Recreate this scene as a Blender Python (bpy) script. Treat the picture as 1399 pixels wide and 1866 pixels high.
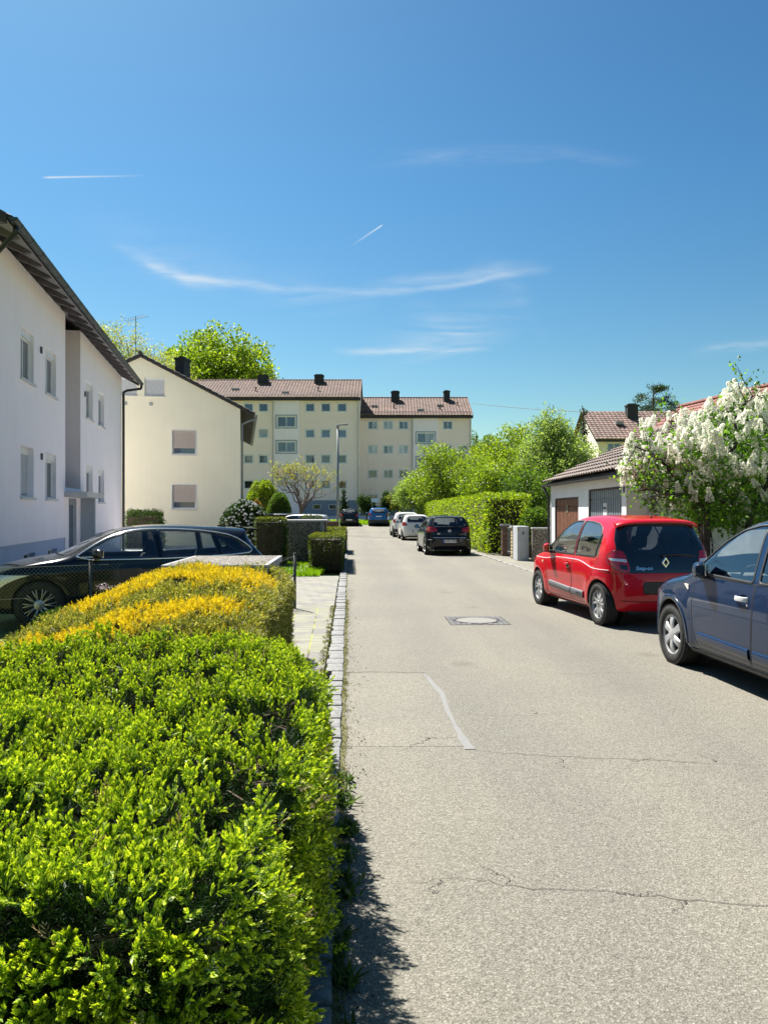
import bpy, bmesh, math, random
import numpy as np
from mathutils import Vector, Matrix
from mathutils.bvhtree import BVHTree
R = math.radians
for o in list(bpy.data.objects): bpy.data.objects.remove(o)
sc = bpy.context.scene
COL = sc.collection

# ------------------------------------------------------------------ camera
CAMH = 1.6
cd = bpy.data.cameras.new('camera'); cam = bpy.data.objects.new('camera', cd); COL.objects.link(cam)
cam.location = (0, 0, CAMH); cam.rotation_euler = (R(90), 0, 0)
cd.sensor_fit = 'VERTICAL'; cd.sensor_height = 36; cd.lens = 1402/1866*36
cd.clip_start = .05; cd.clip_end = 6000
sc.camera = cam

# ------------------------------------------------------------------ sky, sun, exposure
SUN_AZ, SUN_EL = R(-34), R(57)          # azimuth from +Y towards +X
SUND = Vector((math.sin(SUN_AZ)*math.cos(SUN_EL), math.cos(SUN_AZ)*math.cos(SUN_EL), math.sin(SUN_EL)))
w = bpy.data.worlds.new('World'); sc.world = w; w.use_nodes = True
def build_sky():
    nt = w.node_tree; N = nt.nodes; L = nt.links; N.clear()
    out = N.new('ShaderNodeOutputWorld'); bg = N.new('ShaderNodeBackground'); bg.inputs[1].default_value = .050
    sky = N.new('ShaderNodeTexSky'); sky.sky_type = 'NISHITA'; sky.sun_disc = False
    sky.sun_elevation = SUN_EL; sky.sun_rotation = SUN_AZ; sky.altitude = 350; sky.air_density = 1.0; sky.dust_density = .8; sky.ozone_density = 2.2
    geo = N.new('ShaderNodeTexCoord'); sep = N.new('ShaderNodeSeparateXYZ'); L.new(geo.outputs['Generated'], sep.inputs[0])
    def M(op, a, b=None, c=None, clamp=False):
        n = N.new('ShaderNodeMath'); n.operation = op; n.use_clamp = clamp
        for i, v in enumerate((a, b, c)):
            if v is None: continue
            if isinstance(v, (int, float)): n.inputs[i].default_value = v
            else: L.new(v, n.inputs[i])
        return n.outputs[0]
    X, Y, Z = sep.outputs
    # direction on a high flat cloud sheet: u = X/Z, v = Y/Z (kilometres at cirrus height)
    zc = M('MAXIMUM', Z, .03); u = M('DIVIDE', X, zc); v = M('DIVIDE', Y, zc)
    el = M('DIVIDE', Z, M('MAXIMUM', Y, .05)); az = M('DIVIDE', X, M('MAXIMUM', Y, .05))
    comb = N.new('ShaderNodeCombineXYZ'); L.new(az, comb.inputs[0]); L.new(el, comb.inputs[1])
    def noise(scale, detail, sx, sy, rot, dist=0, off=0.):
        mp = N.new('ShaderNodeMapping'); mp.inputs['Scale'].default_value = (sx, sy, 1); mp.inputs['Rotation'].default_value = (0, 0, rot); mp.inputs['Location'].default_value = (off, off, 0)
        L.new(comb.outputs[0], mp.inputs[0]); n = N.new('ShaderNodeTexNoise'); n.inputs['Scale'].default_value = scale; n.inputs['Detail'].default_value = detail
        n.inputs['Distortion'].default_value = dist; n.inputs['Roughness'].default_value = .6; L.new(mp.outputs[0], n.inputs['Vector']); return n.outputs[0]
    warp = noise(3.2, 4, 1, 1.3, 0, .6)
    wv = M('MULTIPLY', M('SUBTRACT', warp, .5), .05)
    fib = noise(7, 8, 1.0, 7.0, .12, 1.2, 3.)
    fib2 = noise(5, 8, 1.0, 6.0, -.3, 1.6, 7.)
    def band(pts, wid, amp, tex, soft=.06, base=0.):
        # pts: three (az, el) of a parabola-ish arc, drawn on the dome
        (a0, e0), (a1, e1), (a2, e2) = pts
        A = np.polyfit([a0, a1, a2], [e0, e1, e2], 2)
        c = M('MULTIPLY_ADD', M('MULTIPLY_ADD', az, float(A[0]), float(A[1])), az, float(A[2]))
        d = M('DIVIDE', M('SUBTRACT', M('ADD', el, wv), c), wid)
        g = M('EXPONENT', M('MULTIPLY', M('MULTIPLY', d, d), -1.))
        lo = M('MULTIPLY', M('SUBTRACT', az, min(a0, a2)), 1/soft, clamp=True)
        hi = M('MULTIPLY', M('SUBTRACT', max(a0, a2), az), 1/soft, clamp=True)
        t = M('MULTIPLY', M('SUBTRACT', tex, .36-base*.3), 3.2/(1+base), clamp=True)
        return M('MULTIPLY', M('MULTIPLY', M('MULTIPLY', g, M('MULTIPLY', lo, hi)), t), amp)
    P = lambda x, y: ((x-699.5)/1402, (933-y)/1402)
    bands = [band((P(225, 478), P(560, 527), P(1015, 487)), .0042, .50, fib, .10, .5),
             band((P(200, 450), P(300, 494), P(420, 520)), .0085, .50, fib, .07, .2), band((P(400, 505), P(560, 540), P(760, 512)), .0100, .20, fib2, .1, .1), band((P(640, 518), P(850, 500), P(1010, 486)), .0080, .35, fib, .08, .4),
             band((P(120, 392), P(400, 500), P(700, 560)), .030, .10, fib2, .1),
             band((P(600, 644), P(740, 640), P(900, 634)), .0042, .6, fib, .06, .1),
             band((P(660, 640), P(820, 610), P(980, 555)), .024, .40, fib2, .1), band((P(720, 560), P(800, 590), P(880, 640)), .018, .18, fib2, .05),
             band((P(640, 300), P(900, 285), P(1180, 300)), .010, .14, fib2, .1),
             band((P(1250, 648), P(1340, 638), P(1480, 618)), .006, .40, fib),
             band((P(840, 500), P(960, 560), P(1010, 660)), .020, .10, fib2, .05)]
    s = bands[0]
    for b in bands[1:]: s = M('ADD', s, b)
    # two short straight contrails
    def trail(p, q, wid, amp):
        (a0, e0), (a1, e1) = P(*p), P(*q)
        ln = math.hypot(a1-a0, e1-e0); tx, ty = (a1-a0)/ln, (e1-e0)/ln
        t = M('MULTIPLY_ADD', az, tx/ln, -(a0*tx+e0*ty)/ln); t = M('MULTIPLY_ADD', el, ty/ln, t)
        d = M('MULTIPLY_ADD', el, tx/wid, M('MULTIPLY_ADD', az, -ty/wid, -(-a0*ty+e0*tx)/wid))
        g = M('EXPONENT', M('MULTIPLY', M('MULTIPLY', d, d), -1.))
        f = M('MULTIPLY', M('MULTIPLY', t, 14., clamp=True), M('MULTIPLY', M('SUBTRACT', 1., t), 1.1, clamp=True))
        return M('MULTIPLY', M('MULTIPLY', g, f), amp)
    s = M('ADD', s, trail((76, 323.5), (268, 320), .0011, .9)); s = M('ADD', s, trail((698, 409), (638, 449), .0009, .85))
    s = M('MULTIPLY', s, M('GREATER_THAN', Y, .06)); s = M('MINIMUM', s, .85)
    # thin milky veil everywhere, thicker towards the sun
    mix = N.new('ShaderNodeMix'); mix.data_type = 'RGBA'; L.new(s, mix.inputs['Factor'])
    hs = N.new('ShaderNodeHueSaturation'); hs.inputs['Saturation'].default_value = 1.12; L.new(sky.outputs[0], hs.inputs['Color']); gm = N.new('ShaderNodeMix'); gm.data_type = 'RGBA'; gm.blend_type = 'MULTIPLY'; gm.inputs['Factor'].default_value = 1; L.new(hs.outputs[0], gm.inputs['A']); gm.inputs['B'].default_value = (.61, .78, .70, 1)
    g2 = N.new('ShaderNodeGamma'); g2.inputs[1].default_value = 1.38; L.new(gm.outputs['Result'], g2.inputs[0]); g3 = N.new('ShaderNodeMix'); g3.data_type = 'RGBA'; g3.blend_type = 'MULTIPLY'; g3.inputs['Factor'].default_value = 1; g3.inputs['B'].default_value = (.64, .64, .64, 1); L.new(g2.outputs[0], g3.inputs['A']); lowf = M('MULTIPLY', M('SUBTRACT', .38, Z), 2.63, clamp=True); hz = N.new('ShaderNodeMix'); hz.data_type = 'RGBA'; hz.blend_type = 'MULTIPLY'; L.new(lowf, hz.inputs['Factor']); L.new(g3.outputs['Result'], hz.inputs['A']); hz.inputs['B'].default_value = (1.22, .84, .72, 1); L.new(hz.outputs['Result'], mix.inputs['A']); mix.inputs['B'].default_value = SKY_CLOUD
    L.new(mix.outputs['Result'], bg.inputs[0]); L.new(bg.outputs[0], out.inputs[0])
SKY_CLOUD = (4.6, 5.1, 5.5, 1)
build_sky()
sd_ = bpy.data.lights.new('sun', 'SUN'); sd_.energy = 3.9; sd_.angle = R(.53); sd_.color = (1, .95, .87)
sun = bpy.data.objects.new('sun', sd_); COL.objects.link(sun); sun.rotation_euler = SUND.to_track_quat('Z', 'Y').to_euler()
sc.view_settings.view_transform = 'Standard'; sc.view_settings.look = 'None'; sc.view_settings.gamma = 1; sc.view_settings.exposure = 1.72
sc.cycles.max_bounces = 8; sc.cycles.transparent_max_bounces = 16; sc.cycles.caustics_reflective = False; sc.cycles.caustics_refractive = False
sc.cycles.use_denoising = True; sc.cycles.sample_clamp_indirect = 4

# ------------------------------------------------------------------ helpers
def link(o, parent=None):
    COL.objects.link(o)
    if parent is not None: o.parent = parent
    return o
def tag(o, label=None, cat=None, group=None, kind=None):
    if label: o['label'] = label
    if cat: o['category'] = cat
    if group: o['group'] = group
    if kind: o['kind'] = kind
    return o
def empty(name, loc=(0, 0, 0), rz=0., label=None, cat=None, group=None):
    o = bpy.data.objects.new(name, None); link(o); o.location = loc; o.rotation_euler = (0, 0, rz); o.empty_display_size = .2
    return tag(o, label, cat, group)
def np_mesh(name, V, F, mats, parent=None, smooth=False, midx=None, normals=None):
    """V (n,3); F list of equal-length rows (m,k) or list of lists."""
    me = bpy.data.meshes.new(name); V = np.asarray(V, np.float32)
    if isinstance(F, np.ndarray):
        m, k = F.shape; fl = F.astype(np.int32).ravel(); st = np.arange(m, dtype=np.int32)*k; tot = np.full(m, k, np.int32)
    else:
        tot = np.array([len(f) for f in F], np.int32); st = np.concatenate([[0], np.cumsum(tot)[:-1]]).astype(np.int32) if len(F) else tot
        fl = np.array([i for f in F for i in f], np.int32)
    me.vertices.add(len(V)); me.vertices.foreach_set('co', V.ravel())
    me.loops.add(len(fl)); me.loops.foreach_set('vertex_index', fl)
    me.polygons.add(len(tot)); me.polygons.foreach_set('loop_start', st)
    try: me.polygons.foreach_set('loop_total', tot)
    except Exception: pass
    if midx is not None: me.polygons.foreach_set('material_index', np.asarray(midx, np.int32))
    me.polygons.foreach_set('use_smooth', np.full(len(tot), bool(smooth)))
    me.update(calc_edges=True); me.validate()
    for m_ in (mats if isinstance(mats, (list, tuple)) else [mats]): me.materials.append(m_)
    if normals is not None and len(me.vertices) == len(normals):
        me.normals_split_custom_set_from_vertices([tuple(n) for n in normals])
    o = bpy.data.objects.new(name, me); return link(o, parent)
def rotz(a): c, s = math.cos(a), math.sin(a); return np.array([[c, -s, 0], [s, c, 0], [0, 0, 1.]])
class MB:
    """collects simple solids, builds one mesh object"""
    def __init__(s): s.v = []; s.f = []; s.n = 0
    def add(s, V, F):
        V = np.asarray(V, float); s.v.append(V); s.f += [[i+s.n for i in f] for f in F]; s.n += len(V); return s
    def box(s, x0, x1, y0, y1, z0, z1, M=None):
        V = np.array([(x, y, z) for z in (z0, z1) for (x, y) in ((x0, y0), (x1, y0), (x1, y1), (x0, y1))], float)
        if M is not None: V = V@M[:3, :3].T+(M[:3, 3] if M.shape == (4, 4) else 0)
        return s.add(V, [(3, 2, 1, 0), (4, 5, 6, 7), (0, 1, 5, 4), (1, 2, 6, 5), (2, 3, 7, 6), (3, 0, 4, 7)])
    def bbox(s, x0, x1, y0, y1, z0, z1, b=.01):
        """box with chamfered edges"""
        bm = bmesh.new(); bmesh.ops.create_cube(bm, size=1)
        for v in bm.verts: v.co = Vector(((x0+x1)/2+v.co.x*(x1-x0), (y0+y1)/2+v.co.y*(y1-y0), (z0+z1)/2+v.co.z*(z1-z0)))
        bmesh.ops.bevel(bm, geom=bm.edges[:], offset=min(b, .45*min(abs(x1-x0), abs(y1-y0), abs(z1-z0))), segments=2, affect='EDGES', profile=.5)
        bm.verts.ensure_lookup_table(); V = [v.co[:] for v in bm.verts]; F = [[v.index for v in f.verts] for f in bm.faces]; bm.free()
        return s.add(V, F)
    def tube(s, pts, r, n=8, cap=True):
        pts = np.asarray(pts, float); k = len(pts); r = np.broadcast_to(np.asarray(r, float), (k,))
        T = np.gradient(pts, axis=0); T /= np.linalg.norm(T, axis=1)[:, None]+1e-12
        up = np.array([0, 0, 1.]) if abs(T[0][2]) < .9 else np.array([1., 0, 0])
        V = []; a = np.arange(n)*2*math.pi/n
        u = np.cross(T[0], up); u /= np.linalg.norm(u)
        for i in range(k):
            u = u-T[i]*np.dot(u, T[i]); u /= np.linalg.norm(u)+1e-12; v = np.cross(T[i], u)
            V.append(pts[i]+r[i]*(np.cos(a)[:, None]*u+np.sin(a)[:, None]*v))
        F = [(i*n+j, i*n+(j+1) % n, (i+1)*n+(j+1) % n, (i+1)*n+j) for i in range(k-1) for j in range(n)]
        if cap: F += [tuple(range(n-1, -1, -1)), tuple((k-1)*n+j for j in range(n))]
        return s.add(np.concatenate(V), F)
    def lathe(s, prof, n=32, axis='z', c=(0, 0, 0), a0=0, a1=2*math.pi):
        full = abs(a1-a0-2*math.pi) < 1e-6; m = n if full else n+1
        a = a0+(a1-a0)*np.arange(m)/n; V = []
        for r, h in prof:
            p = np.stack([r*np.cos(a), r*np.sin(a), np.full(m, h)], 1)
            if axis == 'y': p = p[:, [0, 2, 1]]
            if axis == 'x': p = p[:, [2, 0, 1]]
            V.append(p+np.array(c))
        F = []
        for i in range(len(prof)-1):
            for j in range(m if full else m-1):
                q = (i*m+j, i*m+(j+1) % m, (i+1)*m+(j+1) % m, (i+1)*m+j); F.append(q)
        return s.add(np.concatenate(V), F)
    def prism(s, poly, z0, z1, M=None):
        n = len(poly); V = np.array([(x, y, z0) for x, y in poly]+[(x, y, z1) for x, y in poly], float)
        if M is not None: V = V@M[:3, :3].T+(M[:3, 3] if M.shape == (4, 4) else 0)
        return s.add(V, [tuple(range(n-1, -1, -1)), tuple(range(n, 2*n))]+[(i, (i+1) % n, n+(i+1) % n, n+i) for i in range(n)])
    def grid(s, fn, us, vs):
        V = [fn(u, v) for u in us for v in vs]; nv = len(vs)
        return s.add(V, [(i*nv+j, (i+1)*nv+j, (i+1)*nv+j+1, i*nv+j+1) for i in range(len(us)-1) for j in range(nv-1)])
    def build(s, name, mat, parent=None, smooth=False, auto=None):
        o = np_mesh(name, np.concatenate(s.v), s.f, mat, parent, smooth)
        if auto:
            me = o.data; bm = bmesh.new(); bm.from_mesh(me)
            for e in bm.edges:
                if len(e.link_faces) == 2 and e.calc_face_angle(0) > R(auto): e.smooth = False
            for f in bm.faces: f.smooth = True
            bm.to_mesh(me); bm.free()
        return o
def M4(loc=(0, 0, 0), rz=0., rx=0., ry=0.):
    return np.array(Matrix.Translation(loc) @ Matrix.Rotation(rz, 4, 'Z') @ Matrix.Rotation(ry, 4, 'Y') @ Matrix.Rotation(rx, 4, 'X'))

# ------------------------------------------------------------------ materials
MATS = {}
class NT:
    def __init__(s, name):
        s.m = bpy.data.materials.new(name); s.m.use_nodes = True; s.t = s.m.node_tree; s.N = s.t.nodes; s.L = s.t.links; s.N.clear()
        s.out = s.N.new('ShaderNodeOutputMaterial'); s.b = s.N.new('ShaderNodeBsdfPrincipled'); s.L.new(s.b.outputs[0], s.out.inputs[0])
    def n(s, t, **k):
        x = s.N.new('ShaderNode'+t)
        for a, v in k.items(): setattr(x, a, v)
        return x
    def set(s, node, key, v):
        if hasattr(v, 'node') or str(type(v)).find('NodeSocket') >= 0: s.L.new(v, node.inputs[key])
        else: node.inputs[key].default_value = v
    def math(s, op, a, b=None, clamp=False):
        x = s.n('Math', operation=op); x.use_clamp = clamp; s.set(x, 0, a)
        if b is not None: s.set(x, 1, b)
        return x.outputs[0]
    def co(s, kind='Object', scale=(1, 1, 1), rot=(0, 0, 0), loc=(0, 0, 0)):
        tc = s.n('TexCoord'); mp = s.n('Mapping'); s.L.new(tc.outputs[kind], mp.inputs[0])
        mp.inputs['Scale'].default_value = scale; mp.inputs['Rotation'].default_value = rot; mp.inputs['Location'].default_value = loc; return mp.outputs[0]
    def noise(s, vec, scale, detail=4, rough=.55, dist=0):
        x = s.n('TexNoise'); s.L.new(vec, x.inputs['Vector']); x.inputs['Scale'].default_value = scale; x.inputs['Detail'].default_value = detail
        x.inputs['Roughness'].default_value = rough; x.inputs['Distortion'].default_value = dist; return x.outputs[0]
    def voro(s, vec, scale, feature='F1', out='Distance', rnd=1):
        x = s.n('TexVoronoi', feature=feature); s.L.new(vec, x.inputs['Vector']); x.inputs['Scale'].default_value = scale; x.inputs['Randomness'].default_value = rnd; return x.outputs[out]
    def ramp(s, fac, stops, interp='LINEAR'):
        x = s.n('ValToRGB'); s.L.new(fac, x.inputs[0]); cr = x.color_ramp; cr.interpolation = interp
        while len(cr.elements) < len(stops): cr.elements.new(.5)
        for e, (p, c) in zip(cr.elements, stops): e.position = p; e.color = (*c, 1) if len(c) == 3 else c
        return x.outputs[0]
    def mix(s, fac, a, b, mode='MIX'):
        x = s.n('Mix', data_type='RGBA', blend_type=mode); s.set(x, 'Factor', fac)
        for k, v in (('A', a), ('B', b)):
            if isinstance(v, tuple): x.inputs[k].default_value = (*v, 1) if len(v) == 3 else v
            else: s.L.new(v, x.inputs[k])
        return x.outputs['Result']
    def bump(s, h, strength=.3, dist=.01, prev=None):
        x = s.n('Bump'); s.L.new(h, x.inputs['Height']); x.inputs['Strength'].default_value = strength; x.inputs['Distance'].default_value = dist
        if prev is not None: s.L.new(prev, x.inputs['Normal'])
        s.L.new(x.outputs[0], s.b.inputs['Normal']); return x.outputs[0]
    def col(s, c):
        if isinstance(c, tuple): s.b.inputs['Base Color'].default_value = (*c, 1) if len(c) == 3 else c
        else: s.L.new(c, s.b.inputs['Base Color'])
    def p(s, **k):
        for a, v in k.items():
            a = {'rough': 'Roughness', 'metal': 'Metallic', 'coat': 'Coat Weight', 'coatr': 'Coat Roughness', 'spec': 'Specular IOR Level', 'ior': 'IOR'}.get(a, a)
            s.set(s.b, a, v)
        return s
def plain(name, c, rough=.5, metal=0, var=.06, scale=8, bump=0., **k):
    if name in MATS: return MATS[name]
    t = NT(name); v = t.co(); n = t.noise(v, scale, 5)
    a = tuple(max(0, x*(1-var)) for x in c); b = tuple(min(1, x*(1+var)) for x in c)
    t.col(t.ramp(n, [(.3, a), (.7, b)])); t.p(rough=rough, metal=metal, **k)
    if bump: t.bump(t.noise(v, scale*6, 6), bump, .01)
    MATS[name] = t.m; return t.m
def car_paint(name, c, metal=.0, rough=.32, dirt=.08, coat=.7):
    if name in MATS: return MATS[name]
    t = NT(name); v = t.co(); n = t.noise(v, 2.2, 6, .6)
    if metal:
        fl = t.voro(t.co(scale=(1, 1, 1)), 900, out='Color'); sepn = t.n('SeparateColor'); t.L.new(fl, sepn.inputs[0])
        base = t.mix(sepn.outputs[0], tuple(x*.75 for x in c), tuple(min(1, x*1.3) for x in c))
    else: base = t.mix(0., c, c)
    sep = t.n('SeparateXYZ'); t.L.new(v, sep.inputs[0])
    low = t.math('MULTIPLY', t.math('SUBTRACT', .55, sep.outputs[2]), 1.6, clamp=True)
    d = t.math('MULTIPLY', t.math('ADD', t.math('MULTIPLY', n, dirt), t.math('MULTIPLY', low, dirt*2.2)), 1., clamp=True)
    t.col(t.mix(d, base, (.22, .20, .17))); t.p(metal=metal, coat=coat, coatr=.03, spec=.12)
    t.L.new(t.math('ADD', rough, t.math('MULTIPLY', d, .5)), t.b.inputs['Roughness'])
    MATS[name] = t.m; return t.m
def glass(name, tint=(.75, .8, .8), dark=0.):
    if name in MATS: return MATS[name]
    m = bpy.data.materials.new(name); m.use_nodes = True; nt = m.node_tree; N = nt.nodes; L = nt.links; N.clear()
    out = N.new('ShaderNodeOutputMaterial'); tr = N.new('ShaderNodeBsdfTransparent'); tr.inputs[0].default_value = (*tuple(x*(1-dark) for x in tint), 1)
    gl = N.new('ShaderNodeBsdfGlossy'); gl.inputs['Roughness'].default_value = .015; gl.inputs[0].default_value = (1, 1, 1, 1)
    fr = N.new('ShaderNodeFresnel'); fr.inputs[0].default_value = 1.52; ma = N.new('ShaderNodeMath'); ma.operation = 'MULTIPLY_ADD'; ma.use_clamp = True; ma.inputs[1].default_value = 1.6; ma.inputs[2].default_value = .03
    L.new(fr.outputs[0], ma.inputs[0]); mx = N.new('ShaderNodeMixShader'); L.new(ma.outputs[0], mx.inputs[0]); L.new(tr.outputs[0], mx.inputs[1]); L.new(gl.outputs[0], mx.inputs[2]); L.new(mx.outputs[0], out.inputs[0])
    MATS[name] = m; return m
def leaf_mat(name, stops, trans=.45, rough=.45, tcol=None, spec=.4):
    """per-leaf random colour + translucency"""
    if name in MATS: return MATS[name]
    t = NT(name); g = t.n('NewGeometry'); c = t.ramp(g.outputs['Random Per Island'], stops); t.col(c); t.p(rough=rough, spec=spec)
    tl = t.n('BsdfTranslucent'); t.L.new(t.mix(1., c, tcol or (1.5, 1.45, .6), 'MULTIPLY'), tl.inputs[0])
    mx = t.n('MixShader'); mx.inputs[0].default_value = trans; t.L.new(t.b.outputs[0], mx.inputs[1]); t.L.new(tl.outputs[0], mx.inputs[2]); t.L.new(mx.outputs[0], t.out.inputs[0])
    MATS[name] = t.m; return t.m
def text_mesh(name, body, size, mat, parent, M, extrude=.001, shear=0., bold=0., space=1.):
    cu = bpy.data.curves.new(name, 'FONT'); cu.body = body; cu.size = size; cu.extrude = extrude; cu.shear = shear; cu.offset = bold; cu.space_character = space
    cu.align_x = 'CENTER'; cu.align_y = 'CENTER'; cu.resolution_u = 3
    o = bpy.data.objects.new(name+'_tmp', cu); COL.objects.link(o); dg = bpy.context.evaluated_depsgraph_get()
    me = bpy.data.meshes.new_from_object(o.evaluated_get(dg)); bpy.data.objects.remove(o); bpy.data.curves.remove(cu)
    me.transform(Matrix([list(r) for r in M])); me.name = name; me.materials.clear(); me.materials.append(mat); ob = bpy.data.objects.new(name, me); return link(ob, parent)
# ------------------------------------------------------------------ cars
def chaikin(P, n=3, closed=True):
    P = np.asarray(P, float)
    for _ in range(n):
        Q = np.roll(P, -1, 0) if closed else P[1:]; A = P if closed else P[:-1]
        N = np.stack([A*.75+Q*.25, A*.25+Q*.75], 1).reshape(-1, 2)
        P = N if closed else np.concatenate([P[:1], N, P[-1:]])
    return P
def round_poly(P, r=.03, k=3):
    P = np.asarray(P, float); out = []; n = len(P)
    for i in range(n):
        a, b, c = P[i-1], P[i], P[(i+1) % n]; u = a-b; v = c-b; lu, lv = np.hypot(*u), np.hypot(*v); d = min(r, lu*.45, lv*.45)
        p, q = b+u/lu*d, b+v/lv*d
        for j in range(k+1): t = j/k; out.append((1-t)**2*p+2*t*(1-t)*b+t*t*q)
    return np.array(out)
def sd_poly(P, x, z):
    """signed distance (neg. inside) of points to a closed polygon"""
    sh = x.shape; x = x.ravel(); z = z.ravel(); out = np.empty(len(x))
    A = P; B = np.roll(P, -1, 0); E = B-A; ee = (E**2).sum(1)+1e-12
    for s in range(0, len(x), 60000):
        px = x[s:s+60000, None]-A[:, 0]; pz = z[s:s+60000, None]-A[:, 1]
        t = np.clip((px*E[:, 0]+pz*E[:, 1])/ee, 0, 1)
        d = np.sqrt(((px-t*E[:, 0])**2+(pz-t*E[:, 1])**2).min(1))
        c = ((A[:, 1] > z[s:s+60000, None]) != (B[:, 1] > z[s:s+60000, None])) & (px < E[:, 0]*pz/np.where(np.abs(E[:, 1]) < 1e-9, 1e-9, E[:, 1]))
        out[s:s+60000] = np.where(c.sum(1) % 2 == 1, -d, d)
    return out.reshape(sh)
def smax(a, b, k):
    h = np.maximum(k-np.abs(a-b), 0)/k; return np.maximum(a, b)+h*h*k*.25
def sstep(a, b, x): t = np.clip((x-a)/(b-a), 0, 1); return t*t*(3-2*t)
class CarShape:
    def __init__(s, spec):
        s.sp = spec; s.side = chaikin(spec['side'], 3)
        xs = s.side[:, 0]; s.x0, s.x1 = xs.min(), xs.max(); s.xm = (s.x0+s.x1)/2; s.W = spec['W']/2; s.H = s.side[:, 1].max()
        L2 = (s.x1-s.x0)/2; a = np.linspace(0, 2*math.pi, 121)[:-1]; n = spec.get('plan_n', 5.)
        s.plan = np.stack([s.xm+(L2+.03)*np.sign(np.cos(a))*np.abs(np.cos(a))**(2/n), (s.W+.004)*np.sign(np.sin(a))*np.abs(np.sin(a))**(2/n)], 1)
    def width(s, x, z):
        sp = s.sp; belt = np.interp(x, *zip(*sp['belt'])); top = s.H
        low = np.interp(z, [.15, .30, .45, .62, .75, 3], [.075, .03, .008, 0, 0, 0])
        sh = np.clip((z-.62)/np.maximum(belt-.62, .05), 0, 1); sh = sh*sh*sp.get('shoulder', .045)
        over = np.maximum(z-belt, 0); tum = sp.get('tumble', .42)
        w = s.W-low-sh-over*tum-over**2*sp.get('tumble2', .12)
        w = w-sp.get('waist', .012)*sstep(.03, -.05, z-belt)*0
        for wx in (0, sp['wb']):
            r = np.hypot(x-wx, z-sp['wr']-.01); w = w+sp.get('flare', .02)*np.exp(-((r-sp['arch']-.03)/.09)**2)
        for fn in sp.get('width_fns', ()): w = w+fn(x, z)
        return w
    def F(s, P):
        x, y, z = P[..., 0], np.abs(P[..., 1]), P[..., 2]; sp = s.sp; L2 = (s.x1-s.x0)/2
        u = (x-s.xm)/L2; fr = sp.get('bend_f', .20); rr = sp.get('bend_r', .13)
        xx = x+y*y*np.where(u > 0, fr*sstep(0, .75, u), -rr*sstep(0, .75, -u))
        zz = z+sp.get('crown', .045)*y*y*sstep(.6, 1.1, z)
        f = sd_poly(s.side, xx, zz)
        g = (y-s.width(x, z))*.93
        k = sp.get('k', .10)
        f = smax(f, g, k+.04*sstep(.9, 1.3, z))
        f = smax(f, sd_poly(s.plan, x, y), .08)
        for fn in sp.get('sdf_fns', ()): f = fn(f, x, y, z)
        return f
    def grad(s, P):
        e = .004; G = np.empty_like(P)
        for i in range(3):
            d = np.zeros(3); d[i] = e; G[:, i] = (s.F(P+d)-s.F(P-d))/(2*e)
        return G
    def grid_F(s, h):
        xs = np.arange(s.x0-.06, s.x1+.06+h, h); ys = np.arange(0, s.W+.08+h, h); zs = np.arange(.08, s.H+.06+h, h)
        X, Y, Z = np.meshgrid(xs, ys, zs, indexing='ij'); return xs, ys, zs, s.F(np.stack([X, Y, Z], -1).reshape(-1, 3)).reshape(X.shape)
    def mesh(s, h):
        xs, ys, zs, F = s.grid_F(h)
        # mirror in y
        F = np.concatenate([F[:, :0:-1, :], F], 1); ys = np.concatenate([-ys[:0:-1], ys])
        S = F < 0; nx, ny, nz = F.shape
        acc = np.zeros((nx-1, ny-1, nz-1, 3)); cnt = np.zeros((nx-1, ny-1, nz-1))
        c = [(i, j, k) for i in (0, 1) for j in (0, 1) for k in (0, 1)]
        sl = lambda i, n: slice(i, n-1+i)
        for a in c:
            for b in c:
                if sum(b)-sum(a) == 1 and all(q >= p for p, q in zip(a, b)):
                    fa = F[sl(a[0], nx), sl(a[1], ny), sl(a[2], nz)]; fb = F[sl(b[0], nx), sl(b[1], ny), sl(b[2], nz)]
                    m = (fa < 0) != (fb < 0); t = np.where(m, fa/np.where(m, fa-fb, 1), 0)
                    for d in range(3): acc[..., d] += np.where(m, a[d]+(b[d]-a[d])*t, 0)
                    cnt += m
        act = cnt > 0; idx = -np.ones(act.shape, int); I = np.argwhere(act); idx[act] = np.arange(len(I))
        V = acc[act]/cnt[act][:, None]+I; V = np.stack([xs[0]+V[:, 0]*h, ys[0]+V[:, 1]*h, zs[0]+V[:, 2]*h], 1)
        Q = []
        for ax in range(3):
            o = [0, 0, 0]; o[ax] = 1
            A = S[:nx-o[0], :ny-o[1], :nz-o[2]]; B = S[o[0]:, o[1]:, o[2]:]; E = np.argwhere(A != B)
            b_, c_ = [(1, 2), (2, 0), (0, 1)][ax]
            ok = (E[:, b_] > 0) & (E[:, c_] > 0) & (E[:, b_] < F.shape[b_]-1) & (E[:, c_] < F.shape[c_]-1); E = E[ok]
            def at(db, dc):
                J = E.copy(); J[:, b_] += db; J[:, c_] += dc; return idx[J[:, 0], J[:, 1], J[:, 2]]
            q = np.stack([at(-1, -1), at(0, -1), at(0, 0), at(-1, 0)], 1); flip = ~A[E[:, 0], E[:, 1], E[:, 2]]
            q[flip] = q[flip][:, ::-1]; Q.append(q)
        Q = np.concatenate(Q)
        for _ in range(3):
            G = s.grad(V); f = s.F(V); V = V-np.clip(f/np.maximum((G**2).sum(1), .2), -h, h)[:, None]*G
        return V, Q
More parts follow.
